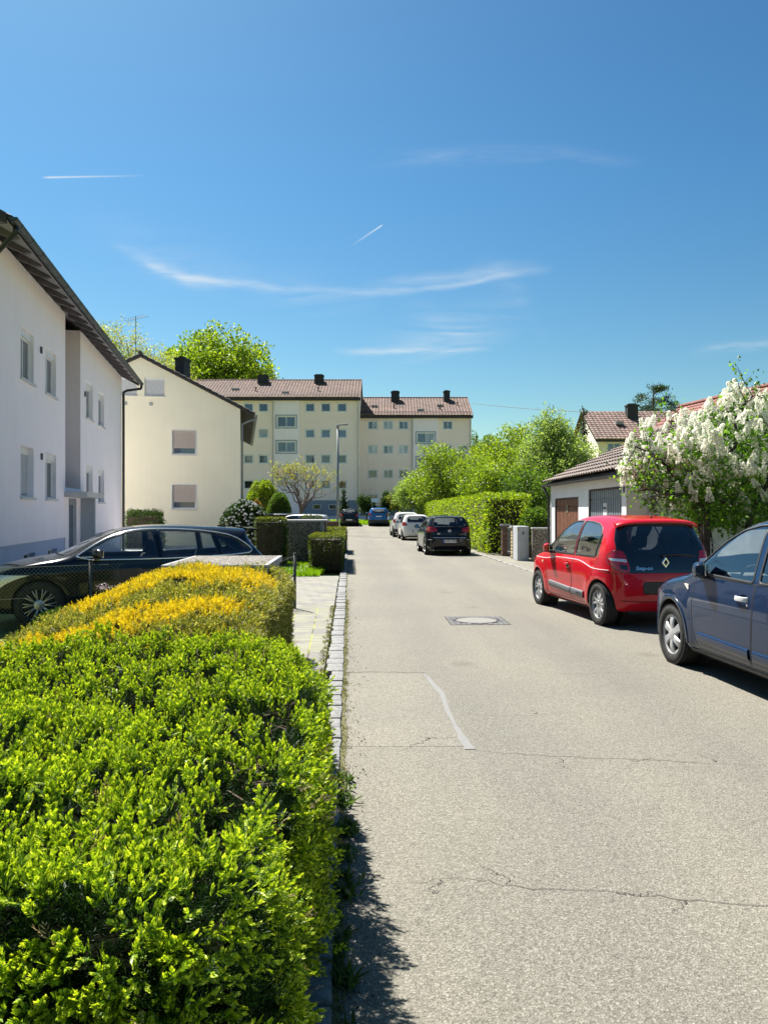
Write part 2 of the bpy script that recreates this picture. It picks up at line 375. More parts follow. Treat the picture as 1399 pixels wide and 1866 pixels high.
def cut_polygon(bm, poly, ax, cond):
    """split faces of bm along the outline of poly in the plane of axes ax; only where cond(centre) holds"""
    P = [Vector(p) for p in poly]; n = len(P); a0, a1 = ax; third = 3-a0-a1
    xs = [p[0] for p in P]; ys = [p[1] for p in P]; mg = .04
    x0, x1, y0, y1 = min(xs)-mg, max(xs)+mg, min(ys)-mg, max(ys)+mg
    faces = [f for f in bm.faces if x0 < f.verts[0].co[a0] < x1 and y0 < f.verts[0].co[a1] < y1 and cond(f.verts[0].co)]
    faces = set(faces)
    for i in range(n):
        a, b = P[i], P[(i+1) % n]; d = (b-a); ln = d.length
        if ln < 1e-5: continue
        d = d/ln; nr = Vector((-d.y, d.x)); sel = []
        for f in faces:
            if not f.is_valid: continue
            s = [(v.co[a0]-a.x)*nr.x+(v.co[a1]-a.y)*nr.y for v in f.verts]
            if max(s) > 1e-5 and min(s) < -1e-5:
                t = [(v.co[a0]-a.x)*d.x+(v.co[a1]-a.y)*d.y for v in f.verts]
                if max(t) > -.004 and min(t) < ln+.004: sel.append(f)
        if not sel: continue
        no = [0, 0, 0]; no[a0] = nr.x; no[a1] = nr.y; co = [0, 0, 0]; co[a0] = a.x; co[a1] = a.y
        es = {e for f in sel for e in f.edges}; vs = {v for f in sel for v in f.verts}
        r = bmesh.ops.bisect_plane(bm, geom=list(vs)+list(es)+sel, plane_co=co, plane_no=no, dist=1e-5)
        faces |= {g for g in r['geom'] if isinstance(g, bmesh.types.BMFace)}
        faces = {f for f in faces if f.is_valid}
def in_poly(P, x, y):
    c = False; n = len(P); j = n-1
    for i in range(n):
        if (P[i][1] > y) != (P[j][1] > y) and x < (P[j][0]-P[i][0])*(y-P[i][1])/(P[j][1]-P[i][1])+P[i][0]: c = not c
        j = i
    return c
AX = {'side': (0, 2), 'rear': (1, 2), 'front': (1, 2), 'top': (0, 1)}
def wheel(parent, loc, r, wd, rimr, style, side, mats, tread=True):
    """wheel > tyre, rim. outer face towards side*y"""
    e = empty('wheel', loc); e.parent = parent; hw = wd/2
    prof = [(rimr-.012, -hw*.82), (rimr+.004, -hw*.96), (rimr+(r-rimr)*.5, -hw*1.03), (r-.022, -hw*.96), (r-.004, -hw*.80), (r, -hw*.55)]
    for g in (-.32, 0, .32): prof += [(r, hw*(g-.07)), (r-.008, hw*(g-.06)), (r-.008, hw*(g+.06)), (r, hw*(g+.07))]
    prof += [(r, hw*.55), (r-.004, hw*.80), (r-.022, hw*.96), (rimr+(r-rimr)*.5, hw*1.03), (rimr+.004, hw*.96), (rimr-.012, hw*.82)]
    m = MB(); m.lathe(prof, 64, 'y')
    if tread:
        for k in range(72):                         # sipes across the shoulder
            a = k/72*2*math.pi
            for sg in (-1, 1):
                M = np.eye(4); c_, s_ = math.cos(a), math.sin(a); M[:3, :3] = np.array([[c_, 0, -s_], [0, 1, 0], [s_, 0, c_]])
                m.box(r-.012, r+.003, min(sg*hw*.42, sg*hw*.93), max(sg*hw*.42, sg*hw*.93), -.0075, .0065, M)
    m.build('tyre', mats['tyre'], e, auto=35)
    m = MB(); o = side*hw*.80; dz = side
    m.lathe([(rimr, -side*hw*.8), (rimr-.004, 0), (rimr-.012, o*.75), (rimr+.004, o), (rimr+.006, o+side*.006), (rimr-.010, o+side*.004), (rimr-.016, o-side*.02)], 48, 'y')
    def spoke(a, wi, wo, r0, r1, y0, y1, th, twist=0.):
        t = np.linspace(0, 1, 6); V = []
        for q in t:
            rr = r0+(r1-r0)*q; wv = wi+(wo-wi)*q; yy = y0+(y1-y0)*q**1.5+.012*math.sin(q*math.pi); aa = a+twist*q
            ca, sa = math.cos(aa), math.sin(aa)
            for (sx, yo) in ((-1, -th), (-.72, 0), (.72, 0), (1, -th)):
                px = rr*ca-sx*wv*sa; pz = rr*sa+sx*wv*ca; V.append((px, side*(yy+yo), pz))
        F = [(i*4+j, i*4+j+1, i*4+j+5, i*4+j+4) for i in range(5) for j in range(3)]
        m.add(V, F if side < 0 else [f[::-1] for f in F])
    yh = hw*.62; yr = hw*.70
    if style == 'cover6':      # plastic cover with six wide petals
        for k in range(6):
            a = k*math.pi/3+.52
            spoke(a, .030, .052, .05, rimr-.012, yh+.022, yr, .014)
        m.lathe([(.001, side*(yh+.03)), (.04, side*(yh+.028)), (.085, side*(yh+.018)), (.09, side*(yh-.01))], 32, 'y')
        m.lathe([(rimr-.035, side*(yr+.004)), (rimr-.004, side*(yr+.006))], 48, 'y')
    elif style == 'ten':       # pairs of slim spokes
        for k in range(5):
            for q in (-1, 1): spoke(k*2*math.pi/5+q*.16+.3, .017, .024, .045, rimr-.01, yh, yr, .022, q*.14)
        for k in range(5): spoke(k*2*math.pi/5+.3+math.pi/5, .016, .010, .04, rimr*.62, yh-.004, yh-.01, .02)
        m.lathe([(.001, side*(yh+.012)), (.03, side*(yh+.012)), (.055, side*(yh+.002)), (.06, side*(yh-.02))], 24, 'y')
    else:                      # 'multi' ten twin-spoke star
        for k in range(10):
            for q in (-1, 1): spoke(k*math.pi/5+q*.035, .008, .0075, .06, rimr-.01, yh, yr, .018, q*.09)
        m.lathe([(.001, side*(yh+.012)), (.03, side*(yh+.012)), (.07, side*(yh+.002)), (.075, side*(yh-.02))], 24, 'y')
    m.build('rim', mats['rim'], e, smooth=False, auto=30)
    m = MB(); m.lathe([(.001, side*hw*.1), (rimr-.02, side*hw*.1)], 32, 'y'); m.lathe([(.001, side*hw*.2), (rimr*.72, side*hw*.2), (rimr*.72, side*hw*.1)], 32, 'y')
    m.build('brake', mats['dark'], e)
    if style == 'ten':
        m = MB()
        for k in range(4):
            a = k*math.pi/2+.5; m.lathe([(.001, side*(yh+.012)), (.008, side*(yh+.011)), (.008, side*(yh-.01))], 8, 'y', (math.cos(a)*.042, 0, math.sin(a)*.042))
        m.lathe([(.001, side*(yh+.016)), (.019, side*(yh+.015)), (.021, side*(yh+.005))], 16, 'y')
        m.build('hub_cap', mats['dark'], e)
    return e
def build_car(name, spec, loc, yaw, label, cat, group, h=.03, sink=0.):
    """car things in local coords: x forward from the rear axle, y left, z up"""
    S = CarShape(spec); V, Q = S.mesh(h); M_ = spec['mats']
    root = empty(name, loc, yaw+math.pi/2, label, cat, group)
    me0 = bpy.data.meshes.new('t'); me0.from_pydata(V.tolist(), [], Q.tolist()); bm = bmesh.new(); bm.from_mesh(me0); bpy.data.meshes.remove(me0)
    regions = []
    for r in spec['regions']:
        nm, ax, poly, mat = r['name'], r['ax'], r['poly'], r.get('mat'); sides = r.get('sides', (1, -1)) if ax == 'side' else ((1, -1) if r.get('mirror') else (0,))
        for sg in sides:
            P = poly
            if ax in ('rear', 'front', 'top') and sg == -1: P = ([(-p[0], p[1]) for p in poly] if ax != 'top' else [(p[0], -p[1]) for p in poly])
            if r.get('round'): P = round_poly(P, .035*r['round'])
            P = [tuple(p) for p in P]; lim = r.get('lim')
            if ax == 'side': cond = (lambda c, sg=sg, lim=lim: c.y*sg > (lim or .3))
            elif ax == 'rear': cond = (lambda c, lim=lim: c.x < (lim if lim is not None else .25))
            elif ax == 'front': cond = (lambda c, lim=lim: c.x > (lim if lim is not None else spec['wb']-.4))
            else: cond = (lambda c, lim=lim: c.z > (lim or .8))
            regions.append(dict(r, poly=P, cond=cond, sg=sg, ax=AX[ax], axn=ax))
    for wx in (0, spec['wb']):
        for sg in (1, -1):
            a = np.linspace(0, 2*math.pi, 25)[:-1]
            P = [(wx+spec['arch']*math.cos(t), spec['wr']+.012+spec['arch']*math.sin(t)) for t in a]
            regions.insert(0, dict(name='__hole', poly=P, cond=(lambda c, sg=sg: c.y*sg > S.W-.26), sg=sg, ax=(0, 2), axn='side'))
    for r in regions: cut_polygon(bm, r['poly'], r['ax'], r['cond'])
    owner = {}; boxes = [(min(p[0] for p in r['poly']), max(p[0] for p in r['poly']), min(p[1] for p in r['poly']), max(p[1] for p in r['poly'])) for r in regions]
    lab = np.full(len(bm.faces), -1)
    for i, f in enumerate(bm.faces):
        c = f.calc_center_median()
        for k, r in enumerate(regions):
            b = boxes[k]; x, y = c[r['ax'][0]], c[r['ax'][1]]
            if b[0] < x < b[1] and b[2] < y < b[3] and r['cond'](c) and in_poly(r['poly'], x, y):
                lab[i] = k
                if r['name'] == '__hole': break
    bm.verts.ensure_lookup_table(); VV = np.array([v.co[:] for v in bm.verts]); FF = [[v.index for v in f.verts] for f in bm.faces]; bm.free()
    NN = S.grad(VV); NN /= np.linalg.norm(NN, axis=1)[:, None]+1e-9
    bvh = BVHTree.FromPolygons(VV.tolist(), FF)
    def make(nm, ids, mat, off, parent):
        ids = list(ids)
        if not ids: return None
        used = sorted({i for k in ids for i in FF[k]}); mp = {u: j for j, u in enumerate(used)}
        v = VV[used]+NN[used]*off
        return np_mesh(nm, v, [[mp[i] for i in FF[k]] for k in ids], mat, parent, True, None, NN[used])
    made = {}
    body = make('body', np.where(lab == -1)[0], M_['paint'], 0, root)
    for k, r in enumerate(regions):
        if r['name'] == '__hole': continue
        ids = np.where(lab == k)[0]; par = root
        if r.get('of') and (r['of'], r['sg']) in made: par = made[(r['of'], r['sg'])]
        elif r.get('of') and (r['of'], 0) in made: par = made[(r['of'], 0)]
        o = make(r['name'], ids, M_[r.get('mat', 'paint')], r.get('off', 0), par)
        if o is not None: made[(r.get('id', r['name']), r['sg'])] = o
    # project a line onto the body
    def project(pts, axn, sg, step=.03, closed=True):
        pts = np.asarray(pts, float); out = []
        m = len(pts) if closed else len(pts)-1
        for i in range(m):
            a, b = pts[i], pts[(i+1) % len(pts)]; k = max(1, int(np.hypot(*(b-a))/step))
            for j in range(k): out.append(a+(b-a)*j/k)
        if not closed: out.append(pts[-1])
        res = []
        for p in out:
            if axn == 'side': o_, d_ = Vector((p[0], 2*sg, p[1])), Vector((0, -sg, 0))
            elif axn == 'rear': o_, d_ = Vector((-3, p[0], p[1])), Vector((1, 0, 0))
            elif axn == 'front': o_, d_ = Vector((8, p[0], p[1])), Vector((-1, 0, 0))
            else: o_, d_ = Vector((p[0], p[1], 3)), Vector((0, 0, -1))
            hit = bvh.ray_cast(o_, d_)
            if hit[0] is None:
                hit = bvh.find_nearest(o_+d_*(1.5 if axn == 'side' else 3))
            res.append(np.array(hit[0][:]))
        res = np.array(res); nn = S.grad(res); nn /= np.linalg.norm(nn, axis=1)[:, None]+1e-9; return res, nn
    def ribbon(mb, pts, axn, sg, w, off=.0015, closed=True, th=None):
        p, n = project(pts, axn, sg, .03, closed); k = len(p)
        if closed: T = np.roll(p, -1, 0)-np.roll(p, 1, 0)
        else: T = np.gradient(p, axis=0)
        T /= np.linalg.norm(T, axis=1)[:, None]+1e-9; B = np.cross(n, T); B /= np.linalg.norm(B, axis=1)[:, None]+1e-9
        th = th or off
        rows = [p-B*w/2-n*.004, p-B*w/2+n*off*.6, p-B*w*.3+n*th, p+B*w*.3+n*th, p+B*w/2+n*off*.6, p+B*w/2-n*.004]
        Vv = np.stack(rows, 1).reshape(-1, 3); F = []
        for i in range(k if closed else k-1):
            for j in range(5): a = i*6+j; b = ((i+1) % k)*6+j; F.append((a, a+1, b+1, b))
        mb.add(Vv, F)
    root_tools = dict(project=project, ribbon=ribbon, bvh=bvh, S=S)
    for r in regions:
        for key, nm in (('trim', 'window_trim'), ('seam', 'panel_gap')):
            if key in r:
                wdt, mat, off = r[key]; mb = MB(); ribbon(mb, r['poly'], r['axn'], r['sg'], wdt, off); par = made.get((r.get('id', r['name']), r['sg']), root)
                mb.build(nm, M_[mat], par if par.parent is root or par is root else par.parent, smooth=True)
    for l in spec.get('lines', ()):
        for sg in l.get('sides', (1, -1)): mb = MB(); ribbon(mb, l['pts'], l['ax'], sg, l['w'], l.get('off', .0015), l.get('closed', False), l.get('th')); mb.build(l['name'], M_[l['mat']], root, smooth=True)
    # wheel housings and underbody
    m = MB(); W = S.W
    for wx in (0, spec['wb']):
        for sg in (1, -1):
            aa = np.linspace(-.12, math.pi+.12, 33); ra = spec['arch']+.002; xx = wx+ra*np.cos(aa); zz = spec['wr']+.012+ra*np.sin(aa); yo = np.full(33, W-.30)
            for yt in np.arange(W-.30, W, .015): yo = np.where(S.F(np.stack([xx, np.full(33, yt), zz], 1)) < -.008, yt, yo)
            m.add(np.concatenate([np.stack([xx, np.full(33, sg*(W-.30)), zz], 1), np.stack([xx, sg*yo, zz], 1)]), [(j, j+1, 34+j, 33+j) for j in range(32)])
            m.lathe([(.001, sg*(W-.30)), (spec['arch']+.002, sg*(W-.30))], 24, 'y', (wx, 0, spec['wr']+.012))
    m.box(S.x0+.12, S.x1-.12, -W+.32, W-.32, .19, .24); m.box(.42, spec['wb']-.42, -W+.10, W-.10, .19, .215)
    m.build('wheel_housing', M_['dark'], root)
    for wx in (0, spec['wb']):
        for sg in (1, -1): wheel(root, (wx, sg*(W-spec.get('ww', .19)/2-.022), spec['wr']), spec['wr'], spec.get('ww', .19), spec['rimr'], spec['rim_style'], sg, M_, h < .04)
    # lip of the wheel opening
    if spec.get('lip'):
        for wx in (0, spec['wb']):
            for sg in (1, -1):
                m = MB(); a = np.linspace(-.10, math.pi+.10, 26); pts = [(wx+(spec['arch']+.012)*math.cos(t), spec['wr']+.012+(spec['arch']+.012)*math.sin(t)) for t in a]
                ribbon(m, pts, 'side', sg, spec['lip'], .004, False, .010); m.build('arch_lip', M_[spec.get('lip_mat', 'paint')], root, smooth=True)
    # cabin
    if spec.get('cabin', True): cabin(root, spec, S)
    # mirrors
    mx, mz = spec['mirror']
    for sg in (1, -1):
        y0 = float(S.width(np.array(mx), np.array(mz)))
        me = empty('door_mirror', (mx, sg*y0, mz), sg*spec.get('fold', .15)); me.parent = root
        m = MB(); n1 = 7; V = []
        for i in range(n1):
            t = i/(n1-1); rad = math.sin(math.pi*(.13+.74*t))**.6; yy = .055+.185*t
            for j in range(14):
                a = j/14*2*math.pi; ca, sa = math.cos(a), math.sin(a)
                px = (.085 if ca > 0 else .035)*rad*np.sign(ca)*abs(ca)**.8; pz = .078*rad*np.sign(sa)*abs(sa)**.75
                V.append((px-.02*t, sg*yy, pz+.05+.012*t))
        F = [(i*14+j, i*14+(j+1) % 14, (i+1)*14+(j+1) % 14, (i+1)*14+j) for i in range(n1-1) for j in range(14)]+[tuple(range(14)), tuple((n1-1)*14+j for j in range(14))]
        m.add(V, F); m.build('mirror_cap', M_['paint'], me, auto=50)
        m = MB(); m.tube([(.01, -sg*.02, -.015), (0, sg*.05, .0), (-.0, sg*.11, .012)], [.032, .026, .03], 10); m.bbox(-.05, .045, min(sg*.06, sg*.22), max(sg*.06, sg*.22), -.012, .012, .01)
        m.build('mirror_foot', M_['black'], me, smooth=True)
        m = MB(); m.bbox(-.062, -.056, min(sg*.075, sg*.225), max(sg*.075, sg*.225), .0, .112, .003); m.build('mirror_glass', M_['mirror'], me)
    return root, root_tools
def seat(mb, x, y, z, w=.5):
    mb.bbox(x-.05, x+.47, y-w/2, y+w/2, z, z+.17, .05)
    M = M4((x, y, z+.10), 0, 0, R(-14)); m2 = MB(); m2.bbox(-.06, .06, -w/2, w/2, 0, .60, .05); m2.bbox(-.045, .045, -.13, .13, .64, .83, .04); m2.bbox(-.01, .01, -.06, -.04, .58, .66, .003); m2.bbox(-.01, .01, .04, .06, .58, .66, .003)
    V = np.concatenate(m2.v); V = V@M[:3, :3].T+M[:3, 3]; mb.add(V, m2.f)
def cabin(root, spec, S):
    m = MB(); M_ = spec['mats']; W = S.W; f = spec.get('fz', .32); sx = spec.get('seat_x', 1.0)
    for y in (-.36, .36): seat(m, sx, y, f, .5)
    if spec.get('rear_seat', True):
        m.bbox(sx-.85, sx-.38, -.62, .62, f+.02, f+.17, .05)
        for y in (-.40, 0, .40):
            M = M4((sx-.80, y, f+.12), 0, 0, R(-18)); m2 = MB(); m2.bbox(-.05, .05, -.195, .195, 0, .50, .04); m2.bbox(-.035, .035, -.11, .11, .51, .63, .03)
            V = np.concatenate(m2.v); m.add(V@M[:3, :3].T+M[:3, 3], m2.f)
    m.build('seats', M_['seat'], root, auto=40)
    m = MB(); dx = spec.get('dash_x', 1.95); dz = spec.get('dash_z', .93)
    m.bbox(dx-.12, dx+.30, -W+.16, W-.16, dz-.42, dz-.05, .08); m.bbox(dx-.16, dx+.1, .18, .55, dz-.12, dz+.03, .05)
    m.box(-.2+S.x0*.3, S.x1-.75, -W+.17, W-.17, .26, .30)
    m.box(S.x0+.3, sx-.5, -W+.2, W-.2, .3, spec.get('shelf_z', .80)-.18)
    m.build('dashboard', M_['cabin'], root, auto=40)
    m = MB(); c = np.array([dx-.26, .36, dz-.06]); a = np.linspace(0, 2*math.pi, 33); t = R(66)
    m.tube([c+np.array([.19*math.sin(q)*math.cos(t)*1, .19*math.cos(q), .19*math.sin(q)*math.sin(t)]) for q in a], .014, 8, False)
    m.tube([c, c+np.array([.25, 0, -.10])], .03, 8); m.tube([c-[0, .18, 0], c+[0, .18, 0]], .016, 6)
    m.build('steering_wheel', M_['seat'], root, smooth=True)
def rubber():
    if 'rubber' in MATS: return MATS['rubber']
    t = NT('rubber'); v = t.co(); n = t.noise(v, 14, 5)
    t.col(t.ramp(n, [(.3, (.016, .016, .017)), (.75, (.045, .043, .04))])); t.p(rough=.72, spec=.35); t.bump(t.noise(v, 90, 3), .25, .004); MATS['rubber'] = t.m; return t.m
def base_mats(paint, **k):
    d = dict(paint=paint, tyre=rubber(), rim=plain('wheel_silver', (.52, .52, .53), .32, .55, .10, 9, coat=.3), dark=plain('underbody_black', (.012, .012, .013), .8, 0, .3),
             black=plain('black_trim', (.020, .020, .022), .45, 0, .15, 14, .12), seat=plain('seat_cloth', (.045, .045, .05), .85, 0, .2, 30), cabin=plain('dashboard_grey', (.07, .07, .072), .7, 0, .2),
             glass=glass('car_glass', (.70, .76, .76)), tint=glass('dark_car_glass', (.16, .19, .22)), gblack=plain('gloss_black', (.006, .006, .008), .06, 0, .2, 3, coat=1.),
             red=plain('lamp_red', (.36, .006, .012), .12, 0, .25, 30, coat=1.), clear=plain('lamp_clear', (.72, .72, .74), .15, .3, .15, 40, coat=1.), chrome=plain('chrome_trim', (.82, .83, .85), .16, .9, .04),
             mirror=plain('mirror_face', (.75, .8, .85), .03, 1., .02), grey=plain('grey_moulding', (.12, .125, .135), .5, 0, .12, 12), plate=plain('plate_white', (.78, .78, .76), .4), eu=plain('plate_blue', (.01, .06, .42), .4), gap=plain('panel_gap_black', (.008, .008, .008), .9))
    d.update(k); return d
GAP = (.009, 'gap', .0012)
def trim(w=.026, mat='black', off=.005): return (w, mat, off)

def spec_twingo():
    sp = dict(fold=.85, W=1.646, wb=2.492, wr=.298, rimr=.207, arch=.345, ww=.195, rim_style='ten', k=.13, crown=.05, bend_f=.24, bend_r=.13, plan_n=5.2, flare=.028, tumble=.30, tumble2=.22, shoulder=.05,
        side=[(-.30, .205), (-.40, .235), (-.462, .33), (-.485, .52), (-.470, .70), (-.435, .86), (-.375, 1.05), (-.27, 1.30), (-.235, 1.42), (-.22, 1.485), (-.02, 1.515), (.35, 1.545), (.8, 1.557), (1.2, 1.547), (1.5, 1.50), (1.75, 1.405), (2.05, 1.20), (2.32, 1.02), (2.55, .955), (2.80, .90), (2.97, .81), (3.07, .68), (3.115, .50), (3.09, .33), (3.0, .225), (2.85, .19), (1.2, .185), (.3, .185)],
        belt=[(-.5, .99), (0, .955), (1, .925), (2.2, .92), (3.2, .86)], mirror=(1.98, .955), seat_x=1.25, dash_x=2.0, dash_z=.93, shelf_z=.85,
        mats=base_mats(car_paint('red_paint', (.50, .004, .016), 0, .22, .02), seat=plain('pale_seat_cloth', (.20, .19, .17), .85, 0, .2, 30), red=plain('lamp_red_bright', (.42, .004, .02), .10, 0, .35, 30, coat=1.)))
    ledge = lambda x: np.interp(x, [-.5, .05, .22, .55, .75, 1.3, 1.75, 1.95, 2.15, 2.6, 3.1], [.795, .795, .80, .865, .885, .885, .875, .845, .83, .83, .80])
    def wf(x, z): L = ledge(x); return -.020*sstep(L-.008, L+.012, z)*sstep(.30, .0, z-L)*sstep(-.46, -.3, x) - .014*np.exp(-((z-.50)/.11)**2)*sstep(.35, .6, x)*sstep(2.15, 1.9, x)
    sp['width_fns'] = [wf]
    fw = [(2.14, .955), (2.02, 1.10), (1.80, 1.285), (1.60, 1.405), (1.42, 1.452), (1.20, 1.462), (1.045, 1.462), (.965, .955)]
    rw = [(.915, .955), (1.0, 1.462), (.70, 1.455), (.42, 1.425), (.24, 1.37), (.155, 1.27), (.155, .965)]
    hp = [(.150, .965), (.150, 1.27), (.115, 1.31), (.06, 1.15), (.05, .965)]
    sp['regions'] = [
        dict(name='front_door', ax='side', poly=[(2.06, .93), (2.075, .70), (2.045, .45), (2.00, .30), (1.96, .27), (1.0, .262), (.965, .60), (.955, .94)], seam=GAP),
        dict(name='rear_door', ax='side', poly=[(.938, .94), (.948, .60), (.982, .262), (.50, .262), (.46, .30), (.43, .46), (.35, .57), (.24, .68), (.12, .80), (.055, .945)], seam=GAP),
        dict(name='front_side_window', ax='side', poly=fw, mat='glass', off=-.006, trim=trim(), lim=.3, round=1),
        dict(name='rear_side_window', ax='side', poly=rw, mat='glass', off=-.006, trim=trim(), lim=.3, round=1),
        dict(name='handle_panel', ax='side', poly=hp, mat='gblack', off=-.004),
        dict(name='tailgate', id='tg', ax='rear', mat='gblack', poly=[(-.50, .765), (.50, .765), (.60, .84), (.645, 1.02), (.635, 1.20), (.585, 1.37), (.50, 1.42), (.25, 1.447), (-.25, 1.447), (-.50, 1.42), (-.585, 1.37), (-.635, 1.20), (-.645, 1.02), (-.60, .84)], off=.002, seam=(.012, 'gap', .001)),
        dict(name='rear_window', of='tg', ax='rear', mat='tint', poly=[(-.40, 1.03), (.40, 1.03), (.47, 1.12), (.47, 1.33), (.40, 1.39), (-.40, 1.39), (-.47, 1.33), (-.47, 1.12)], off=-.002, round=2),
        dict(name='windscreen', ax='front', lim=1.35, mat='glass', poly=[(-.60, 1.0), (.60, 1.0), (.60, 1.15), (.50, 1.40), (.35, 1.46), (-.35, 1.46), (-.50, 1.40), (-.60, 1.15)], off=-.004, trim=trim(.03)),
        dict(name='number_plate_recess', ax='rear', mat='black', poly=[(-.33, .475), (.33, .475), (.33, .64), (-.33, .64)], off=-.010, round=1, seam=(.008, 'gap', .001)),
    ]
    lamp = [(.515, .775), (.59, .785), (.69, .83), (.742, .92), (.735, .99), (.69, 1.05), (.61, 1.072), (.555, 1.05), (.522, .95), (.505, .85)]
    sp['regions'] += [
        dict(name='tail_lamp', id='tl', ax='rear', mirror=True, mat='red', poly=lamp, off=.004, lim=-.08, seam=(.026, 'gblack', .004)),
        dict(name='reversing_lamp', of='tl', ax='rear', mirror=True, mat='clear', poly=[(.532, .905), (.715, .93), (.73, .962), (.54, .95)], off=.006, lim=-.08),
        dict(name='lamp_segment', of='tl', ax='rear', mirror=True, mat='gblack', poly=[(.53, .80), (.62, .815), (.64, .875), (.54, .87)], off=.0055, lim=-.08)]
    L = [(2.9, .83)] + [(x, float(ledge(x))-.004) for x in (2.6, 2.35, 2.15, 2.05, 1.95, 1.85, 1.7, 1.5, 1.3, 1.0, .75, .65, .55, .45, .35, .25, .15, .05, -.1, -.25)]
    sp['lines'] = [dict(name='ledge_highlight_strip', mat='stripe', pts=L, ax='side', w=.010, off=.004),  # pale strip painting the light caught along the shoulder ledge
        dict(name='door_moulding', mat='grey', ax='side', pts=[(1.93, .435), (1.01, .395)], w=.095, off=.010, th=.018),
        dict(name='door_moulding', mat='grey', ax='side', pts=[(.975, .395), (.50, .38)], w=.105, off=.010, th=.018),
        dict(name='bumper_groove', mat='gap', ax='rear', pts=[(-.62, .385), (-.40, .372), (.40, .372), (.62, .385)], w=.012, off=.001, sides=(1,)),
        dict(name='bumper_groove', mat='gap', ax='side', pts=[(-.02, .76), (-.14, .755), (-.30, .75), (-.42, .765)], w=.008, off=.001)]
    sp['mats']['stripe'] = plain('painted_highlight', (.70, .56, .57), .35)
    return sp

